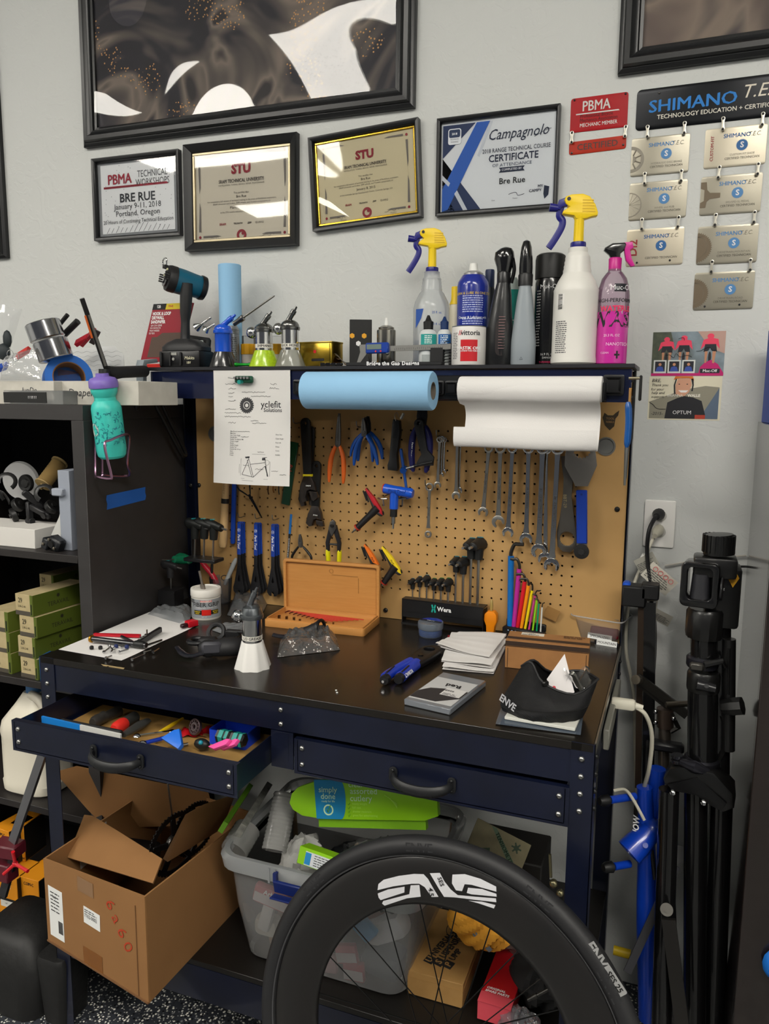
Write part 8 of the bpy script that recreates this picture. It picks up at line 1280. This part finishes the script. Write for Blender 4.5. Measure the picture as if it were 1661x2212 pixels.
def blob(name,label,cat,c,r_,sc,m,sd=1,am=.18,n=26):
    t=thing(name,label,cat,c);rd=random.Random(sd);K=[(rd.uniform(2,7),rd.uniform(2,7),rd.uniform(0,6)) for _ in range(6)];V=MB()
    def f(u,v):a_=u*6.28318;q=v*pi;k_=1+am*sum(abs(sin(a*cos(a_)+b_*cos(q)+c_+a*sin(a_)*.7)) for a,b_,c_ in K)/3-am;return (r_*sc[0]*k_*sin(q)*cos(a_),r_*sc[1]*k_*sin(q)*sin(a_),-r_*sc[2]*k_*cos(q))
    V.grid(f,n,n//2);V.build('mass',m,t,ang=20);return t
GLB=film(milk=.22,gloss=1.,rough=.05,base='f4f4f0',fres=1.7,bump=(60,.7,.005))
blob('wrap_bag','big crumpled clear bag with glinting folds on the right half of the bin','bag',inbin(.13,-.05,.215),.1,(.95,.9,.45),GLB,3,.5,40);blob('wrap_bag','crumpled white plastic bag among the cups in the bin','bag',inbin(-.08,-.07,.20),.06,(.8,.8,.9),film(milk=.75,gloss=.7,base='f4f4f0'),5,.45,34);blob('dark_bundle','dark wrapped bundle under the clear bag in the bin','bundle',inbin(.04,-.02,.185),.07,(1.2,.9,.6),mat('16181a',.35,coat=.5),7,.35,26)
for i,(x,y,z,s3,c_,l_,a_) in enumerate(((-.12,-.150,.155,(.09,.02,.045),'a82430','red and white sauce packet high at the left of the bin',(0,14,6)),(-.14,-.14,.10,(.03,.02,.08),'c0c0bc','white folded leaflet near the left wall of the bin',(0,16,0)),(-.02,-.10,.10,(.13,.08,.09),'58707c','blue grey bag filling the middle of the bin',(5,10,20)),(-.09,-.130,.045,(.07,.02,.03),'b8b4a4','white barcoded packet at the lower left of the bin',(0,-16,0)),(-.10,-.07,.03,(.12,.1,.05),'8c6c48','tan packet at the bottom left of the bin',(0,0,10)),(.06,-.146,.065,(.05,.016,.045),'b02c38','red and white sauce packet in the middle of the bin front',(0,-12,4)),(.01,-.142,.025,(.05,.016,.045),'c89ca0','pale red packet low in the bin front',(0,-8,0)),(.075,-.140,.022,(.05,.016,.045),'b02c38','lowest red and white sauce packet of the bin front',(0,-6,0)),(.13,-.10,.04,(.10,.07,.07),'3c4650','dark bundle low at the right of the bin',(0,10,0)),(.13,-.09,.11,(.11,.06,.06),'9c9ca0','pale rounded plastic tub at the right of the bin',(0,-30,0)),(-.15,-.12,.06,(.06,.04,.045),'b4b0a4','white crumpled wrapper at the left wall of the bin',(0,0,0)),(.08,-.05,.13,(.12,.1,.05),'6c5450','brownish packet under the clear bag in the bin',(0,10,0)),(.10,-.148,.14,(.06,.02,.04),'2080b0','blue packet at the right of the bin front',(0,40,0)))):
    t=thing('packet',l_,'packet',inbin(x,y,z),a_);MB().box((0,0,0),s3,bev=min(s3)*.35,seg=2).build('packet',mat(c_,.5,bump=(40,.5,.004)),t)
    if 'sauce' in l_:MB().box((.0,-s3[1]/2-.0004,-s3[2]*.12),(s3[0]*.92,.0008,s3[2]*.5)).build('white_panel',mat('c0b8b8',.5),t);i or MB().text("Arby's",.016,T=frame((0,-s3[1]/2-.001,s3[2]*.26),(1,0,0),(0,0,1)),bold=.02).build('lettering',WINK,t)
# long wooden/paper box behind the left of the bin
t=thing('grey_carton','grey and green printed carton jammed between kraft box and clear bin','box',oy(-.42,520,1740));MB().box((.02,0,-.03),(.016,.20,.10),(0,30,12),bev=.001).build('box',mat('84847c',.7,noise=(60,.2,'5c5c58')),t);MB().box((.0,-.02,.006),(.012,.18,.03),(0,30,12)).build('green_panel',mat('5c8c1c',.6),t)
# wooden suspension pump box
WBX=mat('a8824c',.7,noise=(24,.35,'946e3c',(1,1,1)));T0=oz(.262,880,2095);e=oz(.262,1000,2128)-T0;u_=oz(.262,975,1930)-T0;t=thing('pump_box','pale wooden box printed universal suspension pump, standing behind the wheel spokes','box',T=frame(T0,e,V3((0,0,1)).cross(e),(0,0,1)));w=e.length;D=.22;hh=.262-SB-.001
MB().box((w/2,D/2,-hh/2),(w,D,hh),bev=.001).box((w/2,D/2,-.014),(w+.0016,D+.0016,.0006)).build('box',WBX,t);X=Tm((0,0,.0006),(0,0,0));b=MB(X)
for i,(a_,c_) in enumerate((('U','NIVERSAL'),('S','USPENSION'),('P','UMP'))):b.text(c_,.021,T=Tm((.038+.021*i,.062,.0),(0,0,76)),bold=.04,align='LEFT',sx=.9);b.box((.036+.021*i,.046,0),(.0205,.022,.0006),(0,0,-14))
b.shape([circ(w*.62,D*.72,.034,30),circ(w*.62,D*.72,.0325,30)],.0004);b.shape([gear(w*.62,D*.72,.026,10,.008),circ(w*.62,D*.72,.012,12)],.0004);b.build('lettering',INK,t);b=MB(X);[b.text(a_,.021,T=Tm((.036+.021*i,.045,.0012),(0,0,76)),bold=.03) for i,a_ in enumerate('USP')];b.build('pale_letter',WBX,t)
T0=oz(.262,1032,2160);e=oz(.262,1104,2182)-T0;t=thing('red_box','red spare parts box lying behind the wheel spokes','box',T=frame(T0,e,V3((0,0,1)).cross(e),(0,0,1)));w=e.length;MB().box((w/2,.085,-.02),(w,.17,.042),bev=.001).build('box',mat('b4101c',.45),t);MB().box((w/2,.012,.0012),(w,.03,.0006)).box((w/2,-.0004,-.02),(w,.0006,.042)).build('pale_band',mat('c84854',.5),t);MB().text('ORIGINAL',.0085,T=Tm((.028,.040,.0016)),bold=.03,shear=.2).text('SPARE PARTS',.0085,T=Tm((.032,.031,.0016)),bold=.03,shear=.2).build('lettering',WINK,t)
blob('yellow_cloth','bright orange-yellow microfibre cloth in a clear bag behind the wheel','cloth',oy(-.42,1040,1990),.062,(1.05,.7,.85),mat('eca838',.95,bump=(200,.6,.002),sub=.05),4,.3,56);blob('clear_bag','clear bag with pinkish contents right of the yellow cloth','bag',oy(-.36,1140,2010),.066,(1.05,.7,.8),film(milk=.5,gloss=1.,base='c0a8a4',fres=1.5,bump=(60,.7,.005)),6,.45,36)
t=thing('grey_tag','small grey blue tag at the mouth of the yellow cloth bag','tag',oy(-.46,1042,2035));MB().box((0,0,0),(.05,.004,.012),(0,40,0),bev=.002).build('tag',mat('7c8c98',.5),t);t=thing('blue_seal','bright blue zip seal corner of the yellow cloth bag','seal',oy(-.46,962,1942));MB().box((0,0,0),(.02,.004,.012),(0,30,0)).build('seal',mat('1c4cc0',.5),t)
blob('black_fabric','heap of black fabric at the right end of the lower shelf','fabric',(.715,-.42,SB+.05),.085,(.8,.9,.5),mat('121213',.8),9,.25,40);blob('clear_bag','clear crinkled bag between red box and black fabric','bag',(.69,-.55,SB+.03),.05,(.7,.6,.5),film(milk=.4,gloss=1.,base='b4b4bc',fres=1.5,bump=(60,.7,.005)),8,.4,30)
T=frame(oy(-.29,1012,1818),(1,-.0,-.32),(.08,.5,.8));t=thing('tensiometer_box','worn cream tensiometer box with green diagonal band, above the wheel','box',T=T);MB().box((.066,.02,-.025),(.135,.075,.05),bev=.001).build('box',mat('8c8468',.8,noise=(40,.4,'746c54')),t);MB().shape([(.035,.056),(.048,.056),(.132,-.012),(.116,-.016)],.0004,Tm((0,0,.0006))).build('green_band',mat('5c705c',.7),t);MB().text('TENSIOMETER',.0125,T=Tm((.082,.021,.0012),(0,0,-40)),bold=.03).build('lettering',mat('16301c',.7),t);MB().shape([gear(.105,.036,.012,6,.006)],.0004,Tm((0,0,.0006))).shape([(.03,.0),(.05,.01),(.055,-.005),(.04,-.012)],.0004,Tm((0,0,.0006))).build('drawing',mat('3c4c3c',.7),t)
t=thing('tensiometer_stand','dark box under the tensiometer box on the lower shelf','box',(.60,-.20,SB));MB().box((0,0,.10),(.16,.14,.20),bev=.003).build('box',mat('14120f',.7),t);t=thing('small_hardware','brass and steel valve bits hanging inside the right leg of the bench','hardware',oy(-.45,1190,1895));MB().cyl((0,0,0),(-.004,0,.05),.003,n=8).ball((.006,0,-.012),.009,10).ball((.02,0,-.03),.008,10).build('bits',mat('a09878',.3,.9),t)
# ---------------------------------------------------------------- road wheel in front
YW=-.745;WC=oy(YW,946,2262);Xw=frame(WC,(1,-.06,0),(0,.20,1)) @ Matrix.Scale(1.035,4);Ni=Xw.inverted();wheel=thing('road_wheel','black deep-rim road wheel with white decals leaning on the bench front','wheel',T=Xw)
def wp(x,y):
    d=ray(x,y);n=(Xw.to_3x3() @ V3((0,0,1)));p=CAM+d*((WC-CAM).dot(n)/d.dot(n));return Ni @ p
RO=.357;RI=.240;flank=[(RI,.007),(.250,.0105),(.275,.0135),(.300,.0138),(.318,.0120),(.322,.0105)]
MB().lathe([(RI-.002,0)]+flank+[(.322,0)],120,cap=False).lathe([(.322,0),(.322,-.0105),(.318,-.012),(.300,-.0138),(.275,-.0135),(.250,-.0105),(RI,-.007),(RI-.002,0)],120,cap=False).build('rim',mat('121212',.38,noise=(14,.4,'1a1716'),coat=.3),wheel,ang=60)
TR=.0182;MB().tube([((.3395)*cos(a_),(.3395)*sin(a_),0) for a_ in [2*pi*i/140 for i in range(140)]],.0178,18,closed=True,up=(0,0,1)).build('tyre',mat('1d1d1f',.55,bump=(120,.35,.0008)),wheel,ang=60);MB().lathe([(.325,.0155),(.3275,.0166),(.326,.0160)],140,cap=False).build('bead_line',mat('3a3a3c',.5),wheel)
def fw(r_):
    for (a0,w0),(a1,w1) in zip(flank,flank[1:]):
        if a0 <= r_ <= a1:return w0+(w1-w0)*(r_-a0)/(a1-a0)
    return .0105 if r_ > .3 else .007
def decal(P,nm,m,dense=3,sc=2.679,ox_=800,oy_=1700):
    Q=[];k=len(P)
    for i in range(k):
        for j in range(dense):q=V3(P[i]).lerp(V3(P[(i+1) % k]),j/dense);Q.append((q[0],q[1]))
    L_=[wp(ox_+x/sc,oy_+y/sc) for x,y in Q];b=MB();V,F_=shapegeo([[(p.x,p.y) for p in L_]],0);b.add([(x,y,fw(sqrt(x*x+y*y))+.0007) for x,y,z in V],F_);return b
DEC=[[(60,580),(65,545),(95,520),(180,498),(270,486),(325,488),(350,515),(408,620),(368,622),(330,562),(300,543),(255,543),(150,558)],[(60,600),(120,576),(215,560),(212,595),(75,640),(64,625)],[(250,552),(300,550),(305,620),(225,630),(95,675),(82,660),(90,645),(240,605)],[(360,482),(418,480),(445,530),(480,575),(520,608),(740,626),(742,648),(560,628),(500,622),(440,620)],[(490,490),(560,488),(650,515),(740,560),(742,588),(600,548),(560,545),(545,585),(510,580),(487,540)],[(580,565),(660,572),(742,600),(744,616),(600,603),(572,595)],[(580,640),(660,645),(737,664),(728,684),(640,655)]]
for P in DEC:decal(P,'',None).build('decal',mat('c4c4c8',.5),wheel)
b=MB();[b.text(s2,z_,T=Tm((p.x,p.y,.0152),(0,0,a_)),bold=.02) for s2,z_,p,a_ in (('4.5',.012,wp(937,1920),-75),('SES',.011,wp(958,1898),-62))];b.build('dark_lettering',BLACK,wheel)
p=wp(1296,2060);q=wp(1330,2112);an=math.degrees(atan2(q.y-p.y,q.x-p.x));MB().text('ENVE',.021,T=Tm((p.x,p.y,.0150),(0,0,an)),bold=.04).build('small_lettering',mat('8c8c8c',.5),wheel);MB().shape([rrect(-.022,-.0085,.022,.0085,.003)],.0004,Tm((q.x,q.y,.0146),(0,0,an))).build('small_plate',mat('8c8c8c',.5),wheel);MB().text('SES 25',.0125,T=Tm((q.x,q.y,.0152),(0,0,an)),bold=.03).build('dark_lettering',BLACK,wheel)
b=MB();[b.text('ENVE',.022,T=Tm((.3395*cos(a_),.3395*sin(a_),.0172),(0,0,math.degrees(a_)-90)),bold=.01) for a_ in (1.75,1.1,.62,2.45)];b.build('tyre_emboss',mat('262628',.5),wheel)
SPK=mat('101010',.35,.5)
for (x,y,g_) in ((831,1960,1),(905,1942,-1),(990,1938,1),(1077,1962,-1),(1155,2012,1),(1222,2078,-1),(1276,2160,1),(762,1998,-1),(708,2062,1),(672,2138,-1)):
    p=wp(x,y);a_=atan2(p.y,p.x);hb=a_+g_*1.25;MB().cyl((.243*cos(a_),.243*sin(a_),0),(.019*cos(hb),.019*sin(hb),.018*g_),.0011,n=6).build('spoke',SPK,wheel)
MB().cyl((0,0,-.045),(0,0,.045),.011,n=20).build('hub_shell',mat('2a2a2a',.3,.8),wheel)
for s2 in (-1,1):MB().cyl((0,0,s2*.018),(0,0,s2*.022),.022,n=24).build('hub_flange',mat('9c9890',.25,1.),wheel)
for i in range(8):
    a_=-.35-.36*i;g_=1 if i % 2 else -1;hb=a_+g_*1.25;MB().cyl((.243*cos(a_),.243*sin(a_),0),(.019*cos(hb),.019*sin(hb),.018*g_),.0011,n=6).build('spoke',SPK,wheel)
p=wp(1222,2118);a_=atan2(p.y,p.x);MB().cyl((.240*cos(a_),.240*sin(a_),0),(.196*cos(a_),.196*sin(a_),0),.003,n=10).cyl((.215*cos(a_),.215*sin(a_),0),(.205*cos(a_),.205*sin(a_),0),.0042,n=10).build('valve',DSTEEL,wheel)
# ---------------------------------------------------------------- outlet and cables
a_=oy(WY,1386,1181);e=oy(WY,1456,1181);h=oy(WY,1392,1080).z-a_.z;t=thing('wall_outlet','white double wall outlet plate to the right of the pegboard','outlet',T=frame((oy(WY,1424,1131)),(1,0,0),(0,0,1)));OW=mat('eceae6',.4)
MB().shape([rrect(-.036,-.058,.036,.058,.004)],.006,Tm((0,0,.003)),bev=.0015).build('cover_plate',OW,t);MB().shape([circ(0,.020,.0165,20,ry=.0145)],.008,Tm((0,0,.003))).shape([circ(0,-.020,.0165,20,ry=.0145)],.008,Tm((0,0,.003))).build('socket',mat('c4c2bc',.4),t)
CB=mat('121214',.55);CWH=mat('c8c4b4',.5);W_=lambda *L:[oy(Y,x,y) for x,y,Y in L]
def cord(name,label,P,r_,m):t=thing(name,label,'cord',P[0]);MB().tube(smooth([p-P[0] for p in P],6),r_,8).build('cable',m,t);return t
t=cord('power_cord','thick black cord hanging from the upper socket down past the stands',W_((1421,1112,.03),(1414,1120,-.0),(1401,1150,-.02),(1398,1200,-.01),(1405,1260,-.01),(1410,1300,.0),(1414,1360,.01),(1412,1440,.0),(1402,1540,-.02),(1398,1640,-.1),(1400,1760,-.2),(1415,1900,-.25)),.0048,CB);o=t.location;MB().prof(oy(.045,1424,1110)-o,oy(.01,1418,1116)-o,[(.014,0),(.015,.01),(.012,.02),(.008,.035)],14).build('plug',CB,t)
t=cord('power_cord','white cord hanging from the lower socket beside the bench post',W_((1418,1150,.03),(1404,1178,.01),(1392,1210,.02),(1370,1260,.02),(1356,1320,.02),(1352,1400,.02),(1362,1460,.02),(1370,1520,.02),(1372,1640,.0),(1376,1760,-.05)),.0042,CWH);o=t.location;MB().prof(oy(.048,1424,1142)-o,oy(.0,1413,1160)-o,[(.012,0),(.014,.012),(.011,.03),(.006,.045)],12).build('plug',mat('b4b0a0',.4),t);MB().box(oy(.015,1384,1207)-o,(.006,.014,.028),(0,25,0)).build('tape_flag',WHITE,t)
p=oy(-.30,1316,1518);t=cord('extension_cord','cream plug and cord looping from the bench end down behind the blue tube',[V3((XR+.045,-.30,p.z+.002))]+W_((1372,1527,-.30),(1395,1545,-.30),(1408,1590,-.28),(1402,1660,-.25),(1388,1720,-.2),(1398,1770,-.2)),.0045,CWH);o=t.location;MB().box((-.018,0,0),(.05,.022,.022),bev=.006,seg=2).cyl((.004,0,0),(.022,0,-.003),.007,.0055,12).build('plug',mat('d0ccbc',.45),t)
cord('cable_run','thin white cord running along the wall behind the black stand',W_((1436,1222,.05),(1470,1216,.05),(1520,1208,.05),(1612,1200,.05)),.0022,mat('b4b0a8',.5));cord('cable_run','thin black cord behind the top of the black stand',W_((1590,1224,.04),(1612,1224,.04),(1640,1226,.02)),.0028,CB);cord('cable_run','cream cord loop over the blue pegs near the bench leg',W_((1326,1708,-.25),(1350,1706,-.25),(1368,1728,-.27),(1392,1772,-.28)),.0035,CWH)
for i,(q,L_,w_,a_,l_) in enumerate((((1424,1250,-.01),.075,.045,-38,'white warning leaflet with red round signs hanging on the cords'),((1396,1215,-.0),.05,.035,-32,'grey printed tag above the leaflet with red signs'),((1404,1300,-.015),.035,.028,4,'small printed label wrapped round the black cord'),((1424,1330,-.015),.058,.028,25,'curled printed tag below the wrapped label'))):
    t=thing('cord_tag',l_,'tag',oy(q[2],q[0],q[1]),(0,-a_*-1 if i else 38,0));MB().grid(lambda u,v:((u-.5)*L_,-.004*sin(3*u),(v-.5)*w_),6,2).build('tag',mat('bcb8ac' if i != 1 else '98968c',.7),t);b=MB();rows(b,-L_*.44,L_*.44,w_*.12,5,w_*.11,w_*.06,i+2,0);b.v=[V3((v.x,-.0062,v.y)) for v in b.v];b.build('fine_print',mat('4a4a48',.7),t)
    if i == 0:b=MB();[b.shape([circ(-.022+.015*k_,.013,.006,14),circ(-.022+.015*k_,.013,.0048,14)],.0004,frame((0,-.0066,0),(1,0,0),(0,0,1))) for k_ in range(4)];b.build('red_sign',mat('c03038',.6),t)
# boxed product on the cabinet
p=oy(-.10,1634,862);t=thing('product_box','blue and white product box standing on the cabinet at the right border','box',(CX+.015,-.12,1.4252),(0,0,8));MB().box((.10,.05,.10),(.2,.10,.20),bev=.001).build('box',mat('1c3c94',.45),t);MB().box((.1,-.0006,.155),(.192,.001,.075)).build('dark_panel',mat('22242a',.4,noise=(200,.2,'5a5c60')),t);MB().shape([(.004,.004),(.2,.004),(.2,.09),(.06,.09),(.03,.115),(.004,.09)],.0012,frame((0,-.0008,0),(1,0,0),(0,0,1))).build('white_panel',mat('c0bebc',.6),t);MB().text('Park',.026,T=frame((.05,-.002,.165),(1,0,0),(0,0,1)),bold=.03,shear=.3).build('lettering',WINK,t)
# ---------------------------------------------------------------- folded black repair stand
YS=-.25;G=lambda x,y,d=0:oy(YS+d,x,y);o=V3((1.01,YS,FLOOR));t=thing('repair_stand','tall folded black bicycle repair stand with clamp head, in front of the wall','stand',o);g=lambda x,y,d=0:G(x,y,d)-o;SBK=mat('141414',.32,coat=.2,bump=(120,.12,.0003));SB2=mat('0f0f10',.2,coat=.5);GRY=mat('34343a',.3,.7)
b=MB();b.prof(g(1553,1197),g(1552,1150),[(.030,0),(.0305,.004),(.0285,.035),(.028,.041),(.024,.0415)],28,star=None).build('tension_knob',SBK,t);b=MB();c=(g(1553,1197)+g(1552,1150))/2
for k_ in range(20):a0=6.283*k_/20;b.box(c+V3((.0295*cos(a0),.0295*sin(a0),0)),(.004,.004,.036),(0,0,math.degrees(a0)))
b.build('knob_rib',mat('101010',.4),t)
MB().box(g(1544,1222),(.082,.06,.042),bev=.006,seg=2).build('head_cap',SBK,t);MB().box(g(1560,1285,.02),(.066,.06,.13),bev=.008,seg=2).build('head_body',SBK,t)
X=frame(g(1512,1262,-.03),(1,-.15,0),(0,0,1));MB(X).shape([rrect(-.036,-.046,.036,.046,.012),rrect(-.024,-.030,.024,.036,.010)],.05,Tm((0,0,-.01)),bev=.003).build('jaw_mouth',SB2,t);MB(X).cyl((0,-.03,-.012),(0,.02,-.012),.020,.017,n=16).build('jaw_pad',mat('2a2a2e',.4),t);MB(X).cyl((.040,-.004,0),(.043,-.004,0),.024,n=24).build('side_disc',mat('202022',.3),t);MB(X).cyl((.045,-.004,.005),(.047,-.004,.005),.0035,n=10).build('rivet',CHROME,t)
MB().shape([(0,-.02),(.011,0),(0,.02),(-.011,0)],.001,frame(g(1584,1248,-.012)+V3((0,-.002,0)),(1,.0,0),(0,0,1))).build('warning_diamond',mat('c08c10',.5),t)
b=MB();b.lathe([(.034,0),(.036,.01),(.036,.055),(.032,.062)],28,Tm(g(1520,1376)),star=(14,.03,9)).build('ribbed_grip',SBK,t);MB().cyl(g(1520,1422),g(1520,1376),.026,n=24).cyl(g(1552,1700,.02),g(1555,1310,.02),.022,n=20).build('upper_tube',SB2,t)
MB().lathe([(.030,-.008),(.032,-.004),(.032,.012),(.028,.016)],28,Tm(g(1517,1432))).build('collar',mat('1c1c22',.3),t);MB().box(g(1505,1440,-.035),(.028,.012,.018),bev=.004).build('quick_release',mat('5a5854',.3,.8),t);MB().tube([g(1522,1436,-.034),g(1560,1428,-.03),g(1566,1440,-.02)],[.008,.006,.005],8).build('lever',SBK,t)
MB().lathe([(.032,0),(.033,.006),(.033,.036),(.030,.042)],28,Tm(g(1518,1490))).build('lower_collar',SBK,t);MB().tube([g(1505,1478,-.035),g(1545,1488,-.035)],[.012,.009],10).cyl(g(1526,1482,-.045),g(1526,1482,-.052),.0045,n=10).build('clamp_bolt',mat('202022',.3),t)
MB().cyl(g(1517,1640),g(1518,1488),.030,n=32).build('main_tube',SB2,t);MB().cyl(g(1573,1620,.0),g(1575,1380,.0),.013,n=14).cyl(g(1573,1500,-.012),g(1575,1400,-.012),.003,n=8).build('rear_tube',SBK,t)
MB().prof(g(1558,1528,-.01),g(1600,1525,-.02),[(.012,0),(.016,.006),(.019,.02),(.019,.042)],8).build('side_knob',SBK,t);MB().tube([g(1560,1545,.0),g(1575,1600,0),g(1545,1650,0)],.006,6).build('strut',SBK,t)
MB().lathe([(.034,0),(.036,.004),(.036,.018),(.032,.022)],28,Tm(g(1515,1655))).build('base_collar',GRY,t);MB().prof(g(1463,1630,-.02),g(1463,1652,-.02),[(.012,0),(.013,.006),(.009,.009),(.013,.012),(.012,.018)],16).build('cam',mat('4a4a50',.25,.9),t);MB().tube([g(1470,1646,-.03),g(1500,1656,-.04),g(1530,1668,-.035)],[.008,.014,.009],10).build('base_lever',mat('3c3c44',.25,.8),t)
hub=frame(g(1505,1712,-.045),(1,-.12,0),(0,0,1));MB(hub).shape([[(-.068,.012),(-.055,.040),(-.02,.052),(.03,.050),(.068,.014),(.072,-.018),(.052,-.032),(.03,-.024),(.0,-.006),(-.045,-.006),(-.064,-.0)]],.07,Tm((0,0,-.035)),bev=.006).build('leg_hub',SBK,t);MB(hub).shape([[(-.058,.006),(0,.036),(.058,-.006),(.050,-.026),(.03,-.020),(.0,-.004),(-.048,-.006)]],.006,Tm((0,0,.003)),bev=.002).build('hub_plate',mat('0f0f10',.3),t)
for (x,y) in ((1453,1712),(1520,1734)):MB().prof(g(x,y,-.055),g(x,y,-.063),[(.006,0),(.006,.003),(.003,.005)],14).build('hub_screw',CHROME,t)
for (p0,p1,r_) in (((1445,1705,-.03),(1428,2230,-.06),.021),((1503,1700,.0),(1500,2230,.0),.024),((1558,1705,.02),(1540,2230,.03),.024)):MB().cyl(g(*p0),g(*p1),r_,n=20).build('leg',SB2,t)
MB().cyl(g(1440,1965,-.06),g(1440,1965,-.085),.013,n=20).cyl(g(1440,1965,-.085),g(1440,1965,-.092),.005,n=10).build('pivot_bolt',mat('4a4844',.3,.7),t);MB().tube([g(1444,1985,-.07),g(1475,2230,-.09)],.020,4,sc=(1,.3),up=(0,1,0)).build('brace',mat('1c1a18',.5),t);MB().tube([g(1440,1750,.03),g(1460,2230,.05)],.012,8).build('brace',SB2,t)
# black linkage stand behind
YB=-.06;o=V3((.86,YB,FLOOR));t=thing('trainer_stand','black steel folding stand with linkage arms between bench and repair stand','stand',o);g=lambda x,y,d=0:oy(YB+d,x,y)-o
MB().box(g(1370,1285),(.055,.045,.05),bev=.004).box(g(1405,1276),(.04,.045,.035),bev=.003).build('top_block',mat('19191a',.45),t);MB().box(g(1354,1262),(.018,.03,.014),bev=.004).build('blue_tip',mat('1448b0',.4),t);MB().tube([g(1404,1300),g(1400,1700)],.019,4,sc=(1,.6),up=(0,1,0)).build('post',SB2,t);MB().tube([g(1385,1310),g(1378,1700)],.010,4,up=(0,1,0)).build('post',mat('3c3026',.4,.4),t)
MB().tube([g(1375,1462,-.04),g(1485,1545,-.06)],.015,4,sc=(1,.35),up=(0,1,0)).tube([g(1380,1478,-.04),g(1455,1538,-.05)],.008,4,sc=(1,.5),up=(0,1,0)).build('link_arm',mat('15130f',.35),t);MB().cyl(g(1373,1468,-.06),g(1385,1470,-.03),.011,n=14).cyl(g(1438,1522,-.07),g(1485,1520,-.05),.007,n=10).build('link_pin',mat('7c7468',.3,.9),t)
MB().cyl(g(1437,1570,-.05),g(1437,1530,-.05),.019,n=16).build('sleeve',mat('5a4c44',.3,.7),t);MB().cyl(g(1436,1600,-.05),g(1436,1560,-.05),.014,n=14).cyl(g(1433,1680,-.05),g(1434,1600,-.05),.0125,n=14).build('shaft',mat('6c645c',.3,.8),t);b=MB();[b.ball(g(x,y,-.07),.006,10) for x,y in ((1416,1537),(1416,1560),(1455,1552))];b.build('bolt',CHROME,t);MB().box(g(1440,1612,-.07),(.075,.03,.022),bev=.006).build('shaft_clamp',mat('17171a',.4),t);MB().tube([g(1450,1540,-.06),g(1466,1572,-.06),g(1448,1580,-.06)],.006,5).build('bracket',mat('2c2a28',.35,.6),t)
MB().tube([g(1400,1700),g(1408,2100)],.016,4,sc=(1,.6),up=(0,1,0)).build('post',SB2,t);MB().tube([g(1460,1870,-.19),g(1355,2100,-.21)],.012,4,sc=(1,.3),up=(0,1,0)).build('grey_brace',mat('48484c',.45,.4),t)
# blue frame stand
YU=-.22;o=V3((.92,YU,FLOOR));t=thing('bicycle_tube','bright blue bicycle frame tube with an open socket and two pegs, behind the repair stand','frame',o);g=lambda x,y,d=0:oy(YU+d,x,y)-o;BF=mat('0c3cb0',.32,coat=.4)
MB().tube([g(1392,1700),g(1396,1830),g(1400,2000),g(1398,2200)],[.017,.020,.026,.020],18).build('main_tube',BF,t);MB().tube([g(1420,1660,.03),g(1412,1760,.03)],.018,14).build('upper_tube',BF,t);MB().prof(g(1410,1790,-.01),g(1352,1848,-.05),[(.022,0),(.026,.02),(.029,.05),(.030,.075),(.028,.075),(.026,.05)],24).build('socket',BF,t);MB().ball(g(1408,1792,-.01),.026,16).cyl(g(1394,1826,-.045),g(1394,1826,-.058),.006,n=10).build('elbow',mat('0c38a4',.35,coat=.4),t)
for p0,p1 in (((1372,1720,-.02),(1318,1728,-.06)),((1360,1866,-.03),(1326,1872,-.06))):MB().cyl(g(*p0),g(*p1),.0085,n=12).build('peg',BF,t);MB().prof(g(*p1),g(p1[0]-26,p1[1]+3,p1[2]-.02),[(.006,0),(.013,.006),(.012,.02),(.008,.028)],10).build('peg_end',mat('0c0c0e',.5),t)
MB().tube([g(1374,1740,-.02),g(1370,1850,-.02)],.006,4,sc=(.4,1.2)).build('black_panel',BLACK,t);MB().text('TUOW',.018,T=frame(g(1374,1790,-.035),(0,0,1),(-1,0,0)),bold=.03,shear=.2).build('lettering',WINK,t);p=oy(-.18,1468,1846)-o;MB().shape([circ(0,0,.016,14,ry=.022)],.001,frame(p,(1,0,0),(.2,0,1))).build('white_logo',mat('b0b0b0',.5),t)
t=thing('yellow_hose','short piece of yellow tube near the floor behind the wheel','tube',oy(-.15,1325,2052));MB().tube([(0,0,0),oy(-.15,1362,2062)-oy(-.15,1325,2052)],.011,10).build('tube',mat('c8a810',.5),t);t=thing('blue_glove','blue object edge at the right border near the floor','object',oy(-.42,1656,2080));MB().ball((.012,0,0),.02,12,(1,.6,1.5)).build('body',mat('1468c0',.5),t)
